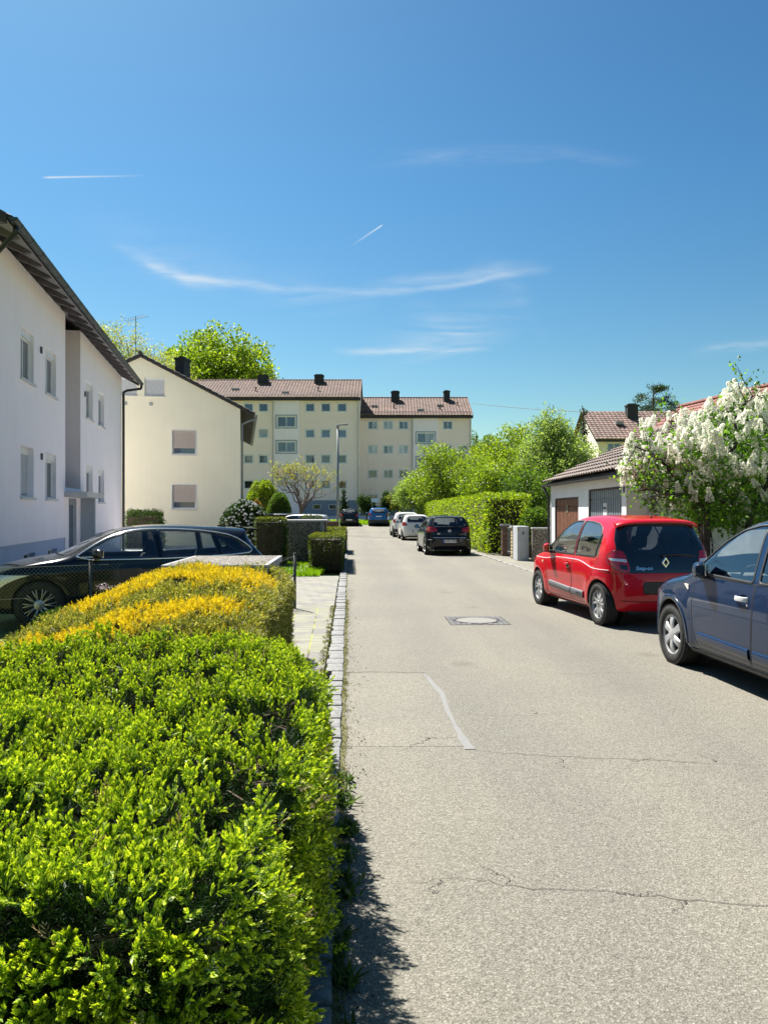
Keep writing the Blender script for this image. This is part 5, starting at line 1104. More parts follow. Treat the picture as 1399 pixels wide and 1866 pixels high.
# driveway paving
P1 = lambda y: (-1.9 if y < 10 else -1.9, kerb_x(y)-.20)
sheet('pavers', P1, list(np.linspace(5.5, 12.72, 12)), m_paving('paving_grid', .33, .085, -.06, .9), .006, sub=6)
PAVM = m_paving('paving_herring', .30, .15, .62, .5)
sheet('yard', lambda y: (-15., -3.7 if y < 27.5 else -4.6), list(np.linspace(19.21, 37, 14)), render_mat('yard_concrete', (.56, .53, .51), .08, 1.5, .03), .002, sub=8)  # paved yard, concrete made extra pale to bounce light onto the house
sheet('pavement', lambda y: (-13., kerb_x(y)-.20), list(np.linspace(12.73, 19.2, 10)), PAVM, .006, sub=10)
mkk = MB(); mkk.box(-1.75, -.62, 7.22, 7.30, -.05, .012); tag(mkk.build('paving_edge', plain('kerb_concrete', (.31, .30, .28), .85)), kind='structure')
yy = rng.uniform(7.3, 13, 90); tufts('paving_weeds', np.column_stack([kerb_x(yy)-.215+rng.normal(size=90)*.012, yy, np.full(90, .006)]), leaf_mat('moss_leaves', []) if False else MATS['moss_leaves'], .03, .006, 8, 2, 'stuff', 1.3)
# patched strip, resealed field and cracks
def ribbon_flat(name, pts, wds, mat, dz, seed=0, kind='structure'):
    pts = np.array(pts, float); rg = np.random.default_rng(seed); t = np.linspace(0, len(pts)-1, 60); X = np.interp(t, range(len(pts)), pts[:, 0]); Y = np.interp(t, range(len(pts)), pts[:, 1]); Wd = np.interp(t, range(len(pts)), wds)
    X = X+(value_noise(np.column_stack([t*2, t*0, t*0+seed]), 1.1, seed)-.5)*.05*(Wd < .03)+(value_noise(np.column_stack([t*9, t*0, t*0+seed]), 1., seed+7)-.5)*.03*(Wd < .012); Y = Y+(value_noise(np.column_stack([t*11, t*0, t*0+seed]), 1., seed+8)-.5)*.035*(Wd < .012)+(value_noise(np.column_stack([t*2, t*0, t*0+seed]), 1.3, seed+1)-.5)*.07*(Wd < .03); T = np.gradient(np.column_stack([X, Y]), axis=0); T /= np.linalg.norm(T, axis=1)[:, None]; N_ = np.column_stack([-T[:, 1], T[:, 0]])
    Wd = Wd*(.75+.5*value_noise(np.column_stack([t*3, t*0, t*0]), 1., seed+3)); A = np.column_stack([X, Y])+N_*Wd[:, None]/2; B = np.column_stack([X, Y])-N_*Wd[:, None]/2; n = len(t)
    V = np.concatenate([np.column_stack([A, gz(0, Y)+dz]), np.column_stack([B, gz(0, Y)+dz])]); tag(np_mesh(name, V, [(i, i+1, n+i+1, n+i) for i in range(n-1)], mat), kind=kind)
seal = plain('sealing_strip', (.160, .158, .152), .7, 0, .08, 20, .15); crk = plain('crack', (.035, .033, .03), 1.)
ribbon_flat('sealing_strip', [(.41, 7.62), (.44, 7.25), (.51, 6.75), (.51, 6.2), (.53, 5.8), (.555, 5.4), (.58, 5.18)], [.02, .05, .055, .035, .035, .06, .065], seal, .004, 3)
ribbon_flat('road_patch_edge', [(-.38, 7.70), (0, 7.68), (.42, 7.62)], [.012, .008, .008], crk, .003, 4)
for i, (pts, wd) in enumerate([([(.13, 5.15), (.22, 5.33), (.35, 5.42), (.50, 5.45)], .006), ([(.6, 5.14), (1.1, 5.02), (1.7, 4.98), (2.4, 4.86)], .007), ([(.10, 3.34), (.5, 3.32), (.9, 3.22), (1.3, 3.16), (2.4, 3.1)], .005), ([(.55, 6.1), (1.0, 6.05), (1.6, 6.15)], .004),
        ([(-.2, 20.5), (1, 20.2), (2.2, 20.6)], .02), ([(-1, 27), (1, 26.6), (2.9, 27)], .03), ([(1.2, 7.7), (2, 7.6), (3, 7.75)], .005), ([(-1.5, 31), (0, 30.6), (1.6, 31)], .04)]): ribbon_flat('crack', pts, [wd*.25]+[wd*.65]*(len(pts)-2)+[wd*.2], crk, .003, 10+i)
rgb = np.random.default_rng(66)
for i, (x, y) in enumerate(((.32, 5.40), (1.15, 5.01), (1.75, 4.97), (.55, 3.31), (1.0, 3.2), (1.25, 3.17), (.25, 3.33), (1.2, 6.08), (2.1, 4.9))):
    a = rgb.uniform(-1.2, 1.2)+(math.pi if rgb.uniform() < .5 else 0)+.9; L_ = rgb.uniform(.10, .25); ribbon_flat('crack', [(x, y), (x+L_*.5*math.cos(a), y+L_*.5*math.sin(a)), (x+L_*math.cos(a+.4), y+L_*math.sin(a+.4))], [.003, .002, .001], crk, .003, 60+i)
sheet('road_patch', lambda y: (kerb_x(y)+.05, .43+(7.62-y)*.058), list(np.linspace(5.25, 7.60, 8)), m_asphalt('patch_asphalt', 1.07), .0015, sub=6)
n = 700; yy = rgb.uniform(1.5, 16, n); q = np.column_stack([kerb_x(yy)+.02+np.abs(rgb.normal(size=n))*.09, yy, np.full(n, .007)]); V, F = leaf_quads(q, unit(rgb.normal(size=q.shape)*[1, 1, .15]), .016, .5, rgb); tag(np_mesh('litter', V, F, leaf_mat('litter', [(0, (.05, .035, .02)), (1, (.22, .17, .10))], .1, .9)), kind='stuff')
# manhole: round cover in a square of small setts
def manhole():
    root = empty('manhole', (1.36, 11.33, 0), .03, 'round concrete manhole cover in a square of dark setts on the road', 'manhole cover')
    m = MB(); rg = np.random.default_rng(8); s = .42; q = .078
    for i in range(11):
        for j in range(11):
            x, y = -s+(i+.5)*2*s/11, -s+(j+.5)*2*s/11
            if math.hypot(x, y) < .335: continue
            m.bbox(x-q/2+.005, x+q/2-.005, y-q/2+.005, y+q/2-.005, -.03, .007+rg.normal()*.001, .006)
    m.build('setts', plain('sett_basalt', (.10, .10, .10), .8, 0, .4, 30, .3), root, auto=40)
    m = MB(); m.box(-s-.01, s+.01, -s-.01, s+.01, -.02, .0035); m.build('joint_bed', plain('joint_bed', (.045, .043, .04), 1.), root)
    m = MB(); m.lathe([(.33, .0035), (.33, .0095), (.305, .0105), (.30, .004)], 48); m.build('frame_ring', plain('cast_iron', (.05, .05, .052), .55, .6), root)
    m = MB(); m.lathe([(.001, .010), (.285, .010), (.295, .008), (.30, .003)], 48); m.build('cover', plain('cover_concrete', (.18, .175, .16), .85, 0, .15, 30, .3), root)
manhole()
# lawn in front of the far blocks, verge by the box hedges
def lawn(name, x0, x1, y0, y1, n, h, seed, dz=.0, w=.02, mat=None):
    rg = np.random.default_rng(seed); X = rg.uniform(x0, x1, n); Y = rg.uniform(y0, y1, n); return tufts(name, np.column_stack([X, Y, gz(X, Y)+dz]), mat or leaf_mat('grass_blades', [(0, (.10, .22, .012)), (.6, (.22, .40, .02)), (1, (.38, .52, .05))], .5, .5, (1.3, 1.3, .5)), h, w, 8, seed, 'stuff')
lawn('grass', -3.6, -1.62, 18.9, 24.5, 2600, .16, 1, -.02, .012); lawn('lawn_grass', -9, 6, 67.6, 73.5, 5000, .16, 2, -.03, .05); lawn('verge_grass', -4.4, -2.4, 27, 41, 1500, .14, 3, -.05, .03)
rg = np.random.default_rng(4); n = 260; X = rg.uniform(-3.3, -2.0, n); Y = rg.uniform(19, 21.5, n); q = np.repeat(np.column_stack([X, Y, rg.uniform(.08, .16, n)]), 6, 0); V, F = leaf_quads(q, unit(rg.normal(size=q.shape)*[1, 1, .3]+[0, 0, .3]), .018, .6, rg); tag(np_mesh('daisies', V, F, plain('petals_white', (.8, .8, .78), .7)), kind='stuff')
# ------------------------------------------------------------------ building kit
def pane_mat(kind):
    nm = 'pane_'+kind
    if nm in MATS: return MATS[nm]
    base = {'blue': (.07, .095, .19), 'dark': (.018, .022, .035), 'mid': (.04, .052, .11), 'curtain': (.30, .33, .37), 'blind': (.42, .36, .33), 'white': (.55, .56, .58)}[kind]  # bluish panes carry the sky's reflection in their base colour
    t = NT(nm); v = t.co(); n = t.noise(v, .9, 3, .5, .3); t.col(t.ramp(n, [(.35, tuple(x*.7 for x in base)), (.65, tuple(x*1.25 for x in base))])); t.p(rough=.04, ior=2.0, coat=.6)
    t.bump(t.noise(v, 1.1, 2), .02, .05); MATS[nm] = t.m; return t.m
WHITE_F = lambda: plain('window_frame_white', (.74, .75, .76), .45, 0, .04)
class Wall:
    """planar wall seen from outside: u to the right, z up, N outward"""
    def __init__(s, O, U, outline, thick=.22):
        s.O = np.array(O, float); s.U = np.array([*U, 0.]); s.U /= np.linalg.norm(s.U); s.N = np.array([s.U[1], -s.U[0], 0]); s.outline = outline; s.th = thick; s.holes = []
    def P(s, u, z, d=0.): return s.O+s.U*u+np.array([0, 0, 1.])*z+s.N*d
    def M(s, u, z, d=0.):
        m = np.eye(4); m[:3, 0] = s.U; m[:3, 1] = -s.N; m[:3, 2] = [0, 0, 1]; m[:3, 3] = s.P(u, z, d); return m
    def hole(s, u0, u1, z0, z1): s.holes.append((u0, u1, z0, z1)); return s
    def build(s, name, mat, parent, reveal=None):
        bm = bmesh.new(); vs = [bm.verts.new((u, z, 0)) for u, z in s.outline]; bm.faces.new(vs)
        us = sorted({h[i] for h in s.holes for i in (0, 1)}); zs = sorted({h[i] for h in s.holes for i in (2, 3)})
        for u in us: bmesh.ops.bisect_plane(bm, geom=bm.verts[:]+bm.edges[:]+bm.faces[:], plane_co=(u, 0, 0), plane_no=(1, 0, 0))
        for z in zs: bmesh.ops.bisect_plane(bm, geom=bm.verts[:]+bm.edges[:]+bm.faces[:], plane_co=(0, z, 0), plane_no=(0, 1, 0))
        kill = []
        for f in bm.faces:
            c = f.calc_center_median()
            if any(h[0] < c.x < h[1] and h[2] < c.y < h[3] for h in s.holes): kill.append(f)
        bmesh.ops.delete(bm, geom=kill, context='FACES'); bm.verts.ensure_lookup_table(); V = [s.P(v.co.x, v.co.y) for v in bm.verts]; F = [[v.index for v in f.verts] for f in bm.faces]; bm.free()
        mb = MB(); mb.add(V, F)
        for (a, b, c, d) in s.holes:
            for p, q in (((a, c), (b, c)), ((b, c), (b, d)), ((b, d), (a, d)), ((a, d), (a, c))): mb.add([s.P(*p), s.P(*q), s.P(*q, -s.th), s.P(*p, -s.th)], [(0, 1, 2, 3)])
        return mb.build(name, mat, parent)
def window(w, u0, u1, z0, z1, parent, depth=.12, panes=1, kind='blue', shutter=0., shut_mat=None, sill=.05, frame=.06, surround=0., box=0., kinds=None, sur_mat=None):
    """frame with pane(s), sill, optional roller shutter; set back in its opening"""
    w.hole(u0, u1, z0, z1); m = MB(); M = w.M(0, 0); d = depth
    bz = z1-box
    def bx(mb, a, b, c, e, d0, d1): mb.box(a, b, d0, d1, c, e, M)
    for a, b, c, e in ((u0, u1, z0, z0+frame), (u0, u1, bz-frame, bz), (u0, u0+frame, z0+frame, bz-frame), (u1-frame, u1, z0+frame, bz-frame)): bx(m, a, b, c, e, d, d+.06)
    us = np.linspace(u0+frame, u1-frame, panes+1)
    for k in range(1, panes): bx(m, us[k]-frame*.6, us[k]+frame*.6, z0+frame, bz-frame, d-.004, d+.056)
    if surround:
        s_ = surround
        for a, b, c, e in ((u0-s_, u1+s_, z0-s_, z0), (u0-s_, u1+s_, z1, z1+s_), (u0-s_, u0, z0, z1), (u1, u1+s_, z0, z1)): bx(m, a, b, c, e, -.018, .004)
    o = m.build('window', WHITE_F(), parent)
    if box: m = MB(); bx(m, u0+.004, u1-.004, bz, z1-.003, d-.05, d+.08); m.build('shutter_box', WHITE_F(), o)
    for k in range(panes):
        m = MB(); a, b = us[k]+(0 if k == 0 else frame*.6), us[k+1]-(0 if k == panes-1 else frame*.6); bx(m, a, b, z0+frame, bz-frame, d+.03, d+.045); m.build('pane', pane_mat(kinds[k] if kinds else kind), o)
    if shutter > 0:
        m = MB(); zz = bz-(bz-z0)*shutter; n = max(2, int((bz-zz)/.05))
        for k in range(n): c = zz+(bz-zz)*k/n; e = zz+(bz-zz)*(k+1)/n-.006; bx(m, u0+.02, u1-.02, c, e, d-.022, d-.008)
        m.build('roller_shutter', shut_mat or plain('shutter_beige', (.50, .42, .38), .6), o)
    if sill: m = MB(); bx(m, u0-.05, u1+.05, z0-sill, z0-.003, -.06, d); m.build('sill', plain('sill_white', (.62, .62, .63), .6), o)
    return o
def tile_roof(name, O, U, S, width, length, mat, parent, pitch=.30, row=.36, amp=.03, step=.025, n=6, thick=.10):
    """pantile slope: O top-left corner, U unit along the ridge, S unit down the slope"""
    O, U, S = np.array(O, float), np.array(U, float), np.array(S, float); U /= np.linalg.norm(U); S /= np.linalg.norm(S); Nn = np.cross(S, U); Nn = Nn*np.sign(Nn[2])
    nu = int(width/pitch*n); us = np.linspace(0, width, nu+1); prof = amp*(np.abs(np.sin(us/pitch*math.pi))**.7); nr = max(1, int(round(length/row))); rows = []
    for r in range(nr):
        for q, h in ((0, 0.), (1, step)): rows.append((length*(r+q)/nr, h))
    V = np.concatenate([O+U*us[:, None]+S*v+Nn*(prof+h)[:, None] for v, h in rows]); F = []; k = nu+1
    J = np.arange(nu)
    F = np.concatenate([np.stack([i*k+J, i*k+J+1, (i+1)*k+J+1, (i+1)*k+J], 1) for i in range(len(rows)-1)])
    o = np_mesh(name, V, F, mat, parent, False)
    return o
def tile_mat(name, c, var=.3):
    if name in MATS: return MATS[name]
    t = NT(name); v = t.co(); vo = t.voro(v, 3.2, out='Color'); s_ = t.n('SeparateColor'); t.L.new(vo, s_.inputs[0]); n = t.noise(v, .5, 5); f = t.noise(v, 26, 4)
    a = tuple(x*(1-var) for x in c); b = tuple(min(1, x*(1+var)) for x in c); col = t.ramp(s_.outputs[0], [(0, a), (1, b)]); col = t.mix(.7, col, t.ramp(n, [(.3, (.85, .85, .85)), (.7, (1.12, 1.1, 1.08))]), 'MULTIPLY')
    col = t.mix(.5, col, t.ramp(f, [(.3, (.75, .75, .75)), (.7, (1.2, 1.2, 1.2))]), 'MULTIPLY'); t.col(col); t.p(rough=.8); t.bump(f, .3, .01); MATS[name] = t.m; return t.m
def half_pipe(mb, a, b, r, thick=.004, n=8):
    a, b = np.array(a, float), np.array(b, float); T = unit(b-a); S = unit(np.cross(T, [0, 0, 1.])); V = []
    for p in (a, b):
        for i in range(n+1): q = math.pi*i/n; V.append(p+S*r*math.cos(q)-np.array([0, 0, 1])*r*math.sin(q))
        for i in range(n+1): q = math.pi*(n-i)/n; V.append(p+S*(r-.012)*math.cos(q)-np.array([0, 0, 1])*(r-.012)*math.sin(q))
    k = 2*(n+1); mb.add(V, [(i, (i+1) % k, k+(i+1) % k, k+i) for i in range(k)]+[tuple(range(k)), tuple(range(2*k-1, k-1, -1))])
    # end stops
    mb.add([a]+[V[i] for i in range(n+1)], [tuple(range(n+2))]); mb.add([b]+[V[k+i] for i in range(n+1)], [tuple(range(n+2))])
DH = np.array([-.1844, 1.])/1.01686; NH = np.array([1., .1844])/1.01686
DARKW = lambda: plain('dark_timber', (.028, .026, .028), .7, 0, .3, 6)
GUT = lambda: plain('gutter_zinc_dark', (.045, .062, .07), .5, .35, .3, 5)
def chimney(parent, x, y, z0, z1, wx, wy, rot=0.):
    m = MB(); M = M4((x, y, 0), rot); m.box(-wx/2, wx/2, -wy/2, wy/2, z0, z1-.12, M); m.box(-wx/2-.05, wx/2+.05, -wy/2-.05, wy/2+.05, z1-.12, z1, M); m.box(-wx/2+.12, wx/2-.12, -wy/2+.12, wy/2-.12, z1, z1+.10, M)
    return m.build('chimney', plain('slate_cladding', (.022, .024, .028), .7, 0, .3, 10), parent)

def white_house():
    root = empty('white_house', (-8, 20, 0), 0, 'white rendered house with blue-grey plinth, deep eaves and dark gutter behind the dark estate car', 'house')
    inv = np.array([8., -20., 0]); s0, s1 = 15.2, 32.55; zt = 7.22
    def S(Y): return Y*1.01686
    O = np.array([-5., 0, 0])+inv; wallm = render_mat('white_render', (.97, .92, .97), .03, .9, .05); plm = render_mat('blue_plinth', (.42, .50, .66), .05)
    # u must run to the right when seen from outside (from +N): right = away? facing -N, right is +D
    W1 = Wall(O, DH, [(s0, .88), (S(21.8), .88), (S(21.8), zt), (s0, zt)]); W2 = Wall(O, DH, [(S(23.85), .88), (s1, .88), (s1, zt), (S(23.85), zt)])
    for (W, a, b, rows) in ((W1, 17.4, 18.5, 1), (W1, 19.62, 20.72, 2), (W2, 24.72, 25.82, 3), (W2, 26.85, 27.95, 4)):
        window(W, S(a), S(b), 4.66, 5.84, root, .11, 2, 'mid', 0, None, .06, .05, 0, .17, ['dark', 'mid'])
        if rows == 1: window(W, S(a), S(b), 1.95, 3.12, root, .17, 2, 'white', .93, plain('shutter_grey', (.50, .52, .55), .6), .06, .05, 0, .17)
        else: window(W, S(a), S(b), 1.95, 3.12, root, .11, 2, 'mid', 0, None, .06, .05, 0, .17, ['dark', 'dark'])
    W1.build('wall', wallm, root); W2.build('wall', wallm, root)
    # plinth, slightly set back, with cellar windows
    PO = O-np.array([*NH, 0])*.03; Pw = Wall(PO, DH, [(s0+.03, -.3), (s1-.03, -.3), (s1-.03, .88), (s0+.03, .88)])
    for a, b in ((17.75, 18.75), (20.0, 20.95)): window(Pw, S(a), S(b), .22, .62, root, .14, 2, 'dark', 0, None, 0, .05)
    Pw.build('plinth', plm, root)
    m = MB(); m.add([O+np.array([*(DH*s+NH*d), .88]) for s, d in ((s0, 0), (s1, 0), (s1, -.03), (s0, -.03))], [(0, 1, 2, 3)]); m.build('plinth_ledge', wallm, root)
    # stair recess between the two wall fields
    r0, r1 = S(21.8), S(23.85); dp = 1.3; Pn = lambda s, d, z: O+np.array([*(DH*s+NH*d), z]); m = MB()
    m.add([Pn(r1, 0, -.3), Pn(r1, -dp, -.3), Pn(r1, -dp, zt), Pn(r1, 0, zt)], [(0, 1, 2, 3)]); m.add([Pn(r0, -dp, -.3), Pn(r0, 0, -.3), Pn(r0, 0, zt), Pn(r0, -dp, zt)], [(0, 1, 2, 3)]); m.add([Pn(r0, -dp, -.3), Pn(r1, -dp, -.3), Pn(r1, -dp, zt), Pn(r0, -dp, zt)], [(0, 1, 2, 3)])
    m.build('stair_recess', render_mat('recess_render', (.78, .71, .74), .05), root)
    for z0, z1 in ((3.55, 5.15), (2.35, 3.2)):
        m = MB(); Mx = np.eye(4); Mx[:3, 0] = [*DH, 0]; Mx[:3, 1] = [*(-NH), 0]; Mx[:3, 3] = O; m.box(r0+.002, r0+1.05, .42, .57, z0, z1, Mx); m.build('balcony_parapet', wallm, root)
        m = MB(); m.box(r0+.002, r0+1.09, .38, .61, z1+.002, z1+.05, Mx); m.build('parapet_coping', plain('sill_white', (.62, .62, .63), .6), root)
    # porch: wing walls, canopy, door
    for q in ((r1+.02, r1+.16),): m = MB(); m.box(*q, -.42, -.002, -.3, 2.02, Mx); m.build('porch_wall', plain('porch_grey', (.34, .38, .43), .7, 0, .05), root)
    m = MB(); m.bbox(r0-.12, r1+.42, -.62, -.002, 2.024, 2.18, .01); V = m.v[0]@Mx[:3, :3].T+Mx[:3, 3]; m = MB().add(V, m.f); m.build('porch_canopy', plain('canopy_concrete', (.50, .50, .50), .8), root)
    m = MB(); m.box(r0+.45, r0+1.5, .0, .06, 0, 2.0, Mx); d_ = m.build('door', plain('door_grey', (.22, .26, .30), .4), root); m = MB(); m.box(r0+.55, r0+1.0, -.012, .0, .4, 1.8, Mx); m.build('pane', pane_mat('mid'), d_)
    m = MB(); m.box(r0+.003, r0+.44, .0, .08, -.3, 2.0, Mx); m.box(r0+1.51, r1-.003, .0, .08, -.3, 2.0, Mx); m.box(r0+.003, r1-.003, .0, .08, 2.002, 2.30, Mx); m.build('door_surround', wallm, root)
    # end walls
    m = MB(); pit = .52; half = 5.2
    for s in (s0, s1): m.add([Pn(s, 0, -.3), Pn(s, -2*half, -.3), Pn(s, -2*half, zt), Pn(s, -half, zt+half*pit), Pn(s, 0, zt)], [(0, 1, 2, 3, 4)])
    m.add([Pn(s0, -2*half, -.3), Pn(s1, -2*half, -.3), Pn(s1, -2*half, zt), Pn(s0, -2*half, zt)], [(0, 1, 2, 3)]); m.build('end_wall', wallm, root)
    # roof: boards, rafters, fascia, tiles, gutter
    ov = .62; e0, e1 = s0-.75, s1+.55; zE = zt+.16-ov*pit
    m = MB(); top = lambda s, d, k=0.: Pn(s, d, zt+.16-d*pit+k)
    for sg in (0,):
        m.add([top(e0, ov, 0), top(e1, ov, 0), top(e1, -half, 0), top(e0, -half, 0), top(e0, ov, .07), top(e1, ov, .07), top(e1, -half, .07), top(e0, -half, .07)], [(3, 2, 1, 0), (4, 5, 6, 7), (0, 1, 5, 4), (1, 2, 6, 5), (3, 0, 4, 7)])
        a = lambda s, k=0.: Pn(s, -2*half-ov, zt+.16-ov*pit+k); m.add([top(e0, -half, .0), top(e1, -half, .0), a(e1), a(e0), top(e0, -half, .07), top(e1, -half, .07), a(e1, .07), a(e0, .07)], [(0, 1, 2, 3), (7, 6, 5, 4), (3, 2, 6, 7), (1, 5, 6, 2), (0, 3, 7, 4)])
    m.build('roof_boards', plain('soffit_grey', (.30, .29, .31), .8, 0, .12), root)
    Sd = np.array([*(NH), -pit]); Sd /= np.linalg.norm(Sd); L_ = math.hypot(half+ov, (half+ov)*pit)
    tile_roof('roof_tiles', top(e0, -half, .085), [*DH, 0], Sd, e1-e0, L_+.05, tile_mat('brown_tiles', (.10, .06, .05)), root, .3, .36, .03, .02, 4)
    k = 0; s = e0+.25
    while s < e1:
        m = MB()
        prof = [(.54, 0), (.50, -.05), (.40, -.115), (.26, -.125), (.12, -.15), (-.02, -.165), (-.02, .005), (.54, .005)]; V = []
        for ss in (s-.05, s+.05): V += [Pn(ss, d, zt+.16-d*pit-.004+q) for d, q in prof]
        n = len(prof); m.add(V, [tuple(range(n)), tuple(range(2*n-1, n-1, -1))]+[(i, n+i, n+(i+1) % n, (i+1) % n) for i in range(n)]); s += .88
        m.build('rafter', plain('rafter_mauve', (.125, .115, .135), .75, 0, .2), root)
    m = MB(); m.add([top(e0, ov, -.02), top(e1, ov, -.02), top(e1, ov, .10), top(e0, ov, .10), top(e0, ov+.025, -.035), top(e1, ov+.025, -.035), top(e1, ov+.025, .09), top(e0, ov+.025, .09)], [(3, 2, 1, 0), (4, 5, 6, 7), (0, 1, 5, 4), (2, 3, 7, 6), (0, 4, 7, 3), (1, 2, 6, 5)]); m.build('fascia', DARKW(), root)
    m = MB(); g0, g1 = Pn(e0-.05, ov+.11, zE+.03), Pn(e1+.05, ov+.11, zE-.0); half_pipe(m, g0, g1, .085)
    for i in range(24): c = g0+(g1-g0)*(i+.5)/24; T_ = unit(g1-g0); half_pipe(m, c-T_*.012, c+T_*.012, .091)
    m.build('gutter', GUT(), root, auto=40)
    DP = plain('downpipe_black', (.014, .018, .02), .4, .2); m = MB(); c = Pn(e1-.05, ov+.11, zE-.07); wv = Pn(s1-.10, .09, 0); m.tube([c, c-[0, 0, .10], c-[0, 0, .16]+np.array([*(-NH), 0])*.03, np.array([wv[0], wv[1], zE-.42])+np.array([*NH, 0])*.12, [wv[0], wv[1], zE-.50], [wv[0], wv[1], zE-.62], [wv[0], wv[1], .0]], .052, 12); m.build('downpipe', DP, root, smooth=True); m = MB()
    c = Pn(e0+.15, ov+.11, zE-.07); wv = Pn(s0+.2, .09, 0); m.tube([c, c-[0, 0, .12], [wv[0], wv[1], zE-.45], [wv[0], wv[1], 0]], .052, 12)
    m.build('downpipe', DP, root, smooth=True)
    # verge boards, small fittings
    for s in (e0-.03, e1+.03):
        m = MB()
        for d0, d1 in ((ov, -half), (-2*half-ov, -half)):
            zz = lambda d: zt+.16-(d if d > -half-.001 else -2*half-d)*pit
            V = [Pn(s+q, d, zz(d)+k) for q in (-.025, .025) for d, k in ((d0, -.10), (d1, -.10), (d1, .10), (d0, .10))]; m.add(V, [(0, 1, 2, 3), (7, 6, 5, 4), (0, 4, 5, 1), (3, 2, 6, 7), (0, 3, 7, 4), (1, 5, 6, 2)])
        m.build('verge_board', DARKW(), root)
    for s, z in ((S(19.1), 5.62), (S(19.15), 2.98), (S(24.45), 5.35)):
        m = MB(); m.box(s-.03, s+.03, -.05, -.002, z-.08, z+.08, Mx); m.build('wall_light', plain('fitting_grey', (.10, .10, .11), .5), root)
white_house()

def cream_house():
    root = empty('cream_house', (-11, 44, 0), 0, 'pale yellow gabled house with dark verge, its gable end facing the street', 'house'); inv = np.array([11., -44., 0]); PR = np.array([-7.18, 38.5]); hw = 4.78; zE, zA = 6.75, 9.17
    yel = render_mat('cream_render', (.93, .86, .68), .03, .8, .03); O = np.array([*PR, 0])+inv-np.array([*NH, 0])*2*hw   # left corner of the gable
    # outside view from the camera: right is +NH
    W = Wall(O, NH, [(0, -.4), (2*hw, -.4), (2*hw, zE), (hw, zA), (0, zE)], .2); U = lambda w_: 2*hw-w_; bl = plain('shutter_beige', (.50, .42, .38), .6); wb_ = plain('shutter_white', (.60, .60, .62), .6)
    window(W, U(4.13)-.47, U(4.13)+.47, 7.29, 8.2, root, .10, 1, 'white', .93, wb_, .04, .05, .0, .12); window(W, U(5.42)-.47, U(5.42)+.47, 7.29, 8.2, root, .10, 1, 'white', .93, wb_, .04, .05, .0, .12)
    for z0, z1, s_ in ((4.45, 5.62, .74), (1.76, 2.94, .72)):
        window(W, U(2.72)-.57, U(2.72)+.57, z0, z1, root, .09, 1, 'mid', s_, bl, .05, .055, .05, .0); window(W, U(7.6)-.57, U(7.6)+.57, z0, z1, root, .09, 1, 'mid', s_, bl, .05, .055, .05, .0)
    W.build('gable_wall', yel, root)
    Pn = lambda w_, e, z: np.array([*(PR-NH*w_+DH*e), z])+inv; L_ = 17.
    m = MB(); m.add([Pn(0, .002, -.4), Pn(0, L_, -.4), Pn(0, L_, zE), Pn(0, .002, zE)], [(0, 1, 2, 3)]); m.add([Pn(2*hw, L_, -.4), Pn(2*hw, .002, -.4), Pn(2*hw, .002, zE), Pn(2*hw, L_, zE)], [(0, 1, 2, 3)]); m.add([Pn(2*hw, L_, -.4), Pn(0, L_, -.4), Pn(0, L_, zE), Pn(hw, L_, zA), Pn(2*hw, L_, zE)], [(0, 1, 2, 3, 4)]); m.build('wall', yel, root)
    pit = (zA-zE)/hw; ov = .68; f = .18
    for sg in (1, -1):
        V = []
        for k in (0.02, .14):
            for w_, e in ((-ov, -f), (-ov, L_+f), (hw, L_+f), (hw, -f)): V.append(Pn(w_ if sg > 0 else 2*hw-w_, e, zE+w_*pit+k))
        m = MB(); m.add(V, [(0, 1, 2, 3), (7, 6, 5, 4), (0, 4, 5, 1), (1, 5, 6, 2), (2, 6, 7, 3), (3, 7, 4, 0)]); m.build('roof_boards', DARKW(), root)
        O_ = Pn(hw, -f, zA+.15); Sd = np.array([*(NH*sg), -pit]); Sd /= np.linalg.norm(Sd); tile_roof('roof_tiles', O_, [*DH, 0], Sd, L_+2*f, math.hypot(hw+ov, (hw+ov)*pit)+.04, tile_mat('dark_tiles', (.05, .038, .036)), root, .3, .34, .035, .03, 4)
    m = MB(); m.tube([Pn(hw, -f-.02, zA+.19), Pn(hw, L_+f, zA+.19)], .10, 10); m.build('ridge_tiles', tile_mat('dark_tiles', (0, 0, 0)), root)
    ps = Pn(3.13, 4.6, 0); chimney(root, ps[0], ps[1], 7.8, 10.05, .52, .8, -.18)
    m = MB(); half_pipe(m, Pn(-ov-.09, -f-.02, zE-ov*pit+.04), Pn(-ov-.09, L_+f, zE-ov*pit+.04), .085); m.build('gutter', plain('zinc', (.22, .24, .25), .45, .4, .1), root)
    z_ = zE-ov*pit-.05; a = Pn(-ov-.09, .12, z_); b = Pn(-.09, .12, z_-.35); m = MB(); m.tube([a, a-[0, 0, .08], (a+b)/2-[0, 0, .0], b, b-[0, 0, .2], [b[0], b[1], -.3]], .055, 10); m.build('downpipe', plain('zinc', (.22, .24, .25)), root, smooth=True)
    for w_ in (5.5, 4.3): m = MB(); Mx = W.M(U(w_), 6.9); m.lathe([(.001, -.05), (.09, -.03), (.10, .0)], 16, 'y'); V = m.v[0]@Mx[:3, :3].T+Mx[:3, 3]; MB().add(V, m.f).build('wall_vent', plain('vent_grey', (.40, .40, .38), .6), root)
    # rooftop aerial
    b = Pn(5.3, 2.2, zA-.2); m = MB(); m.tube([b, b+[0, 0, 2.75]], .014, 6)
    for z_, L2, n_ in ((2.55, .9, 0), (1.75, 0, 0), (2.2, 0, 0)):
        pass
    m.tube([b+[-.55, 0, 2.5], b+[.50, 0, 2.75]], .012, 4)
    for i in range(7): q = -.5+i*.165; c = b+np.array([q, 0, 2.5+.25*(q+.55)/1.05]); m.tube([c+[-.12, -.25, 0], c+[.12, .25, 0]], .007, 4)
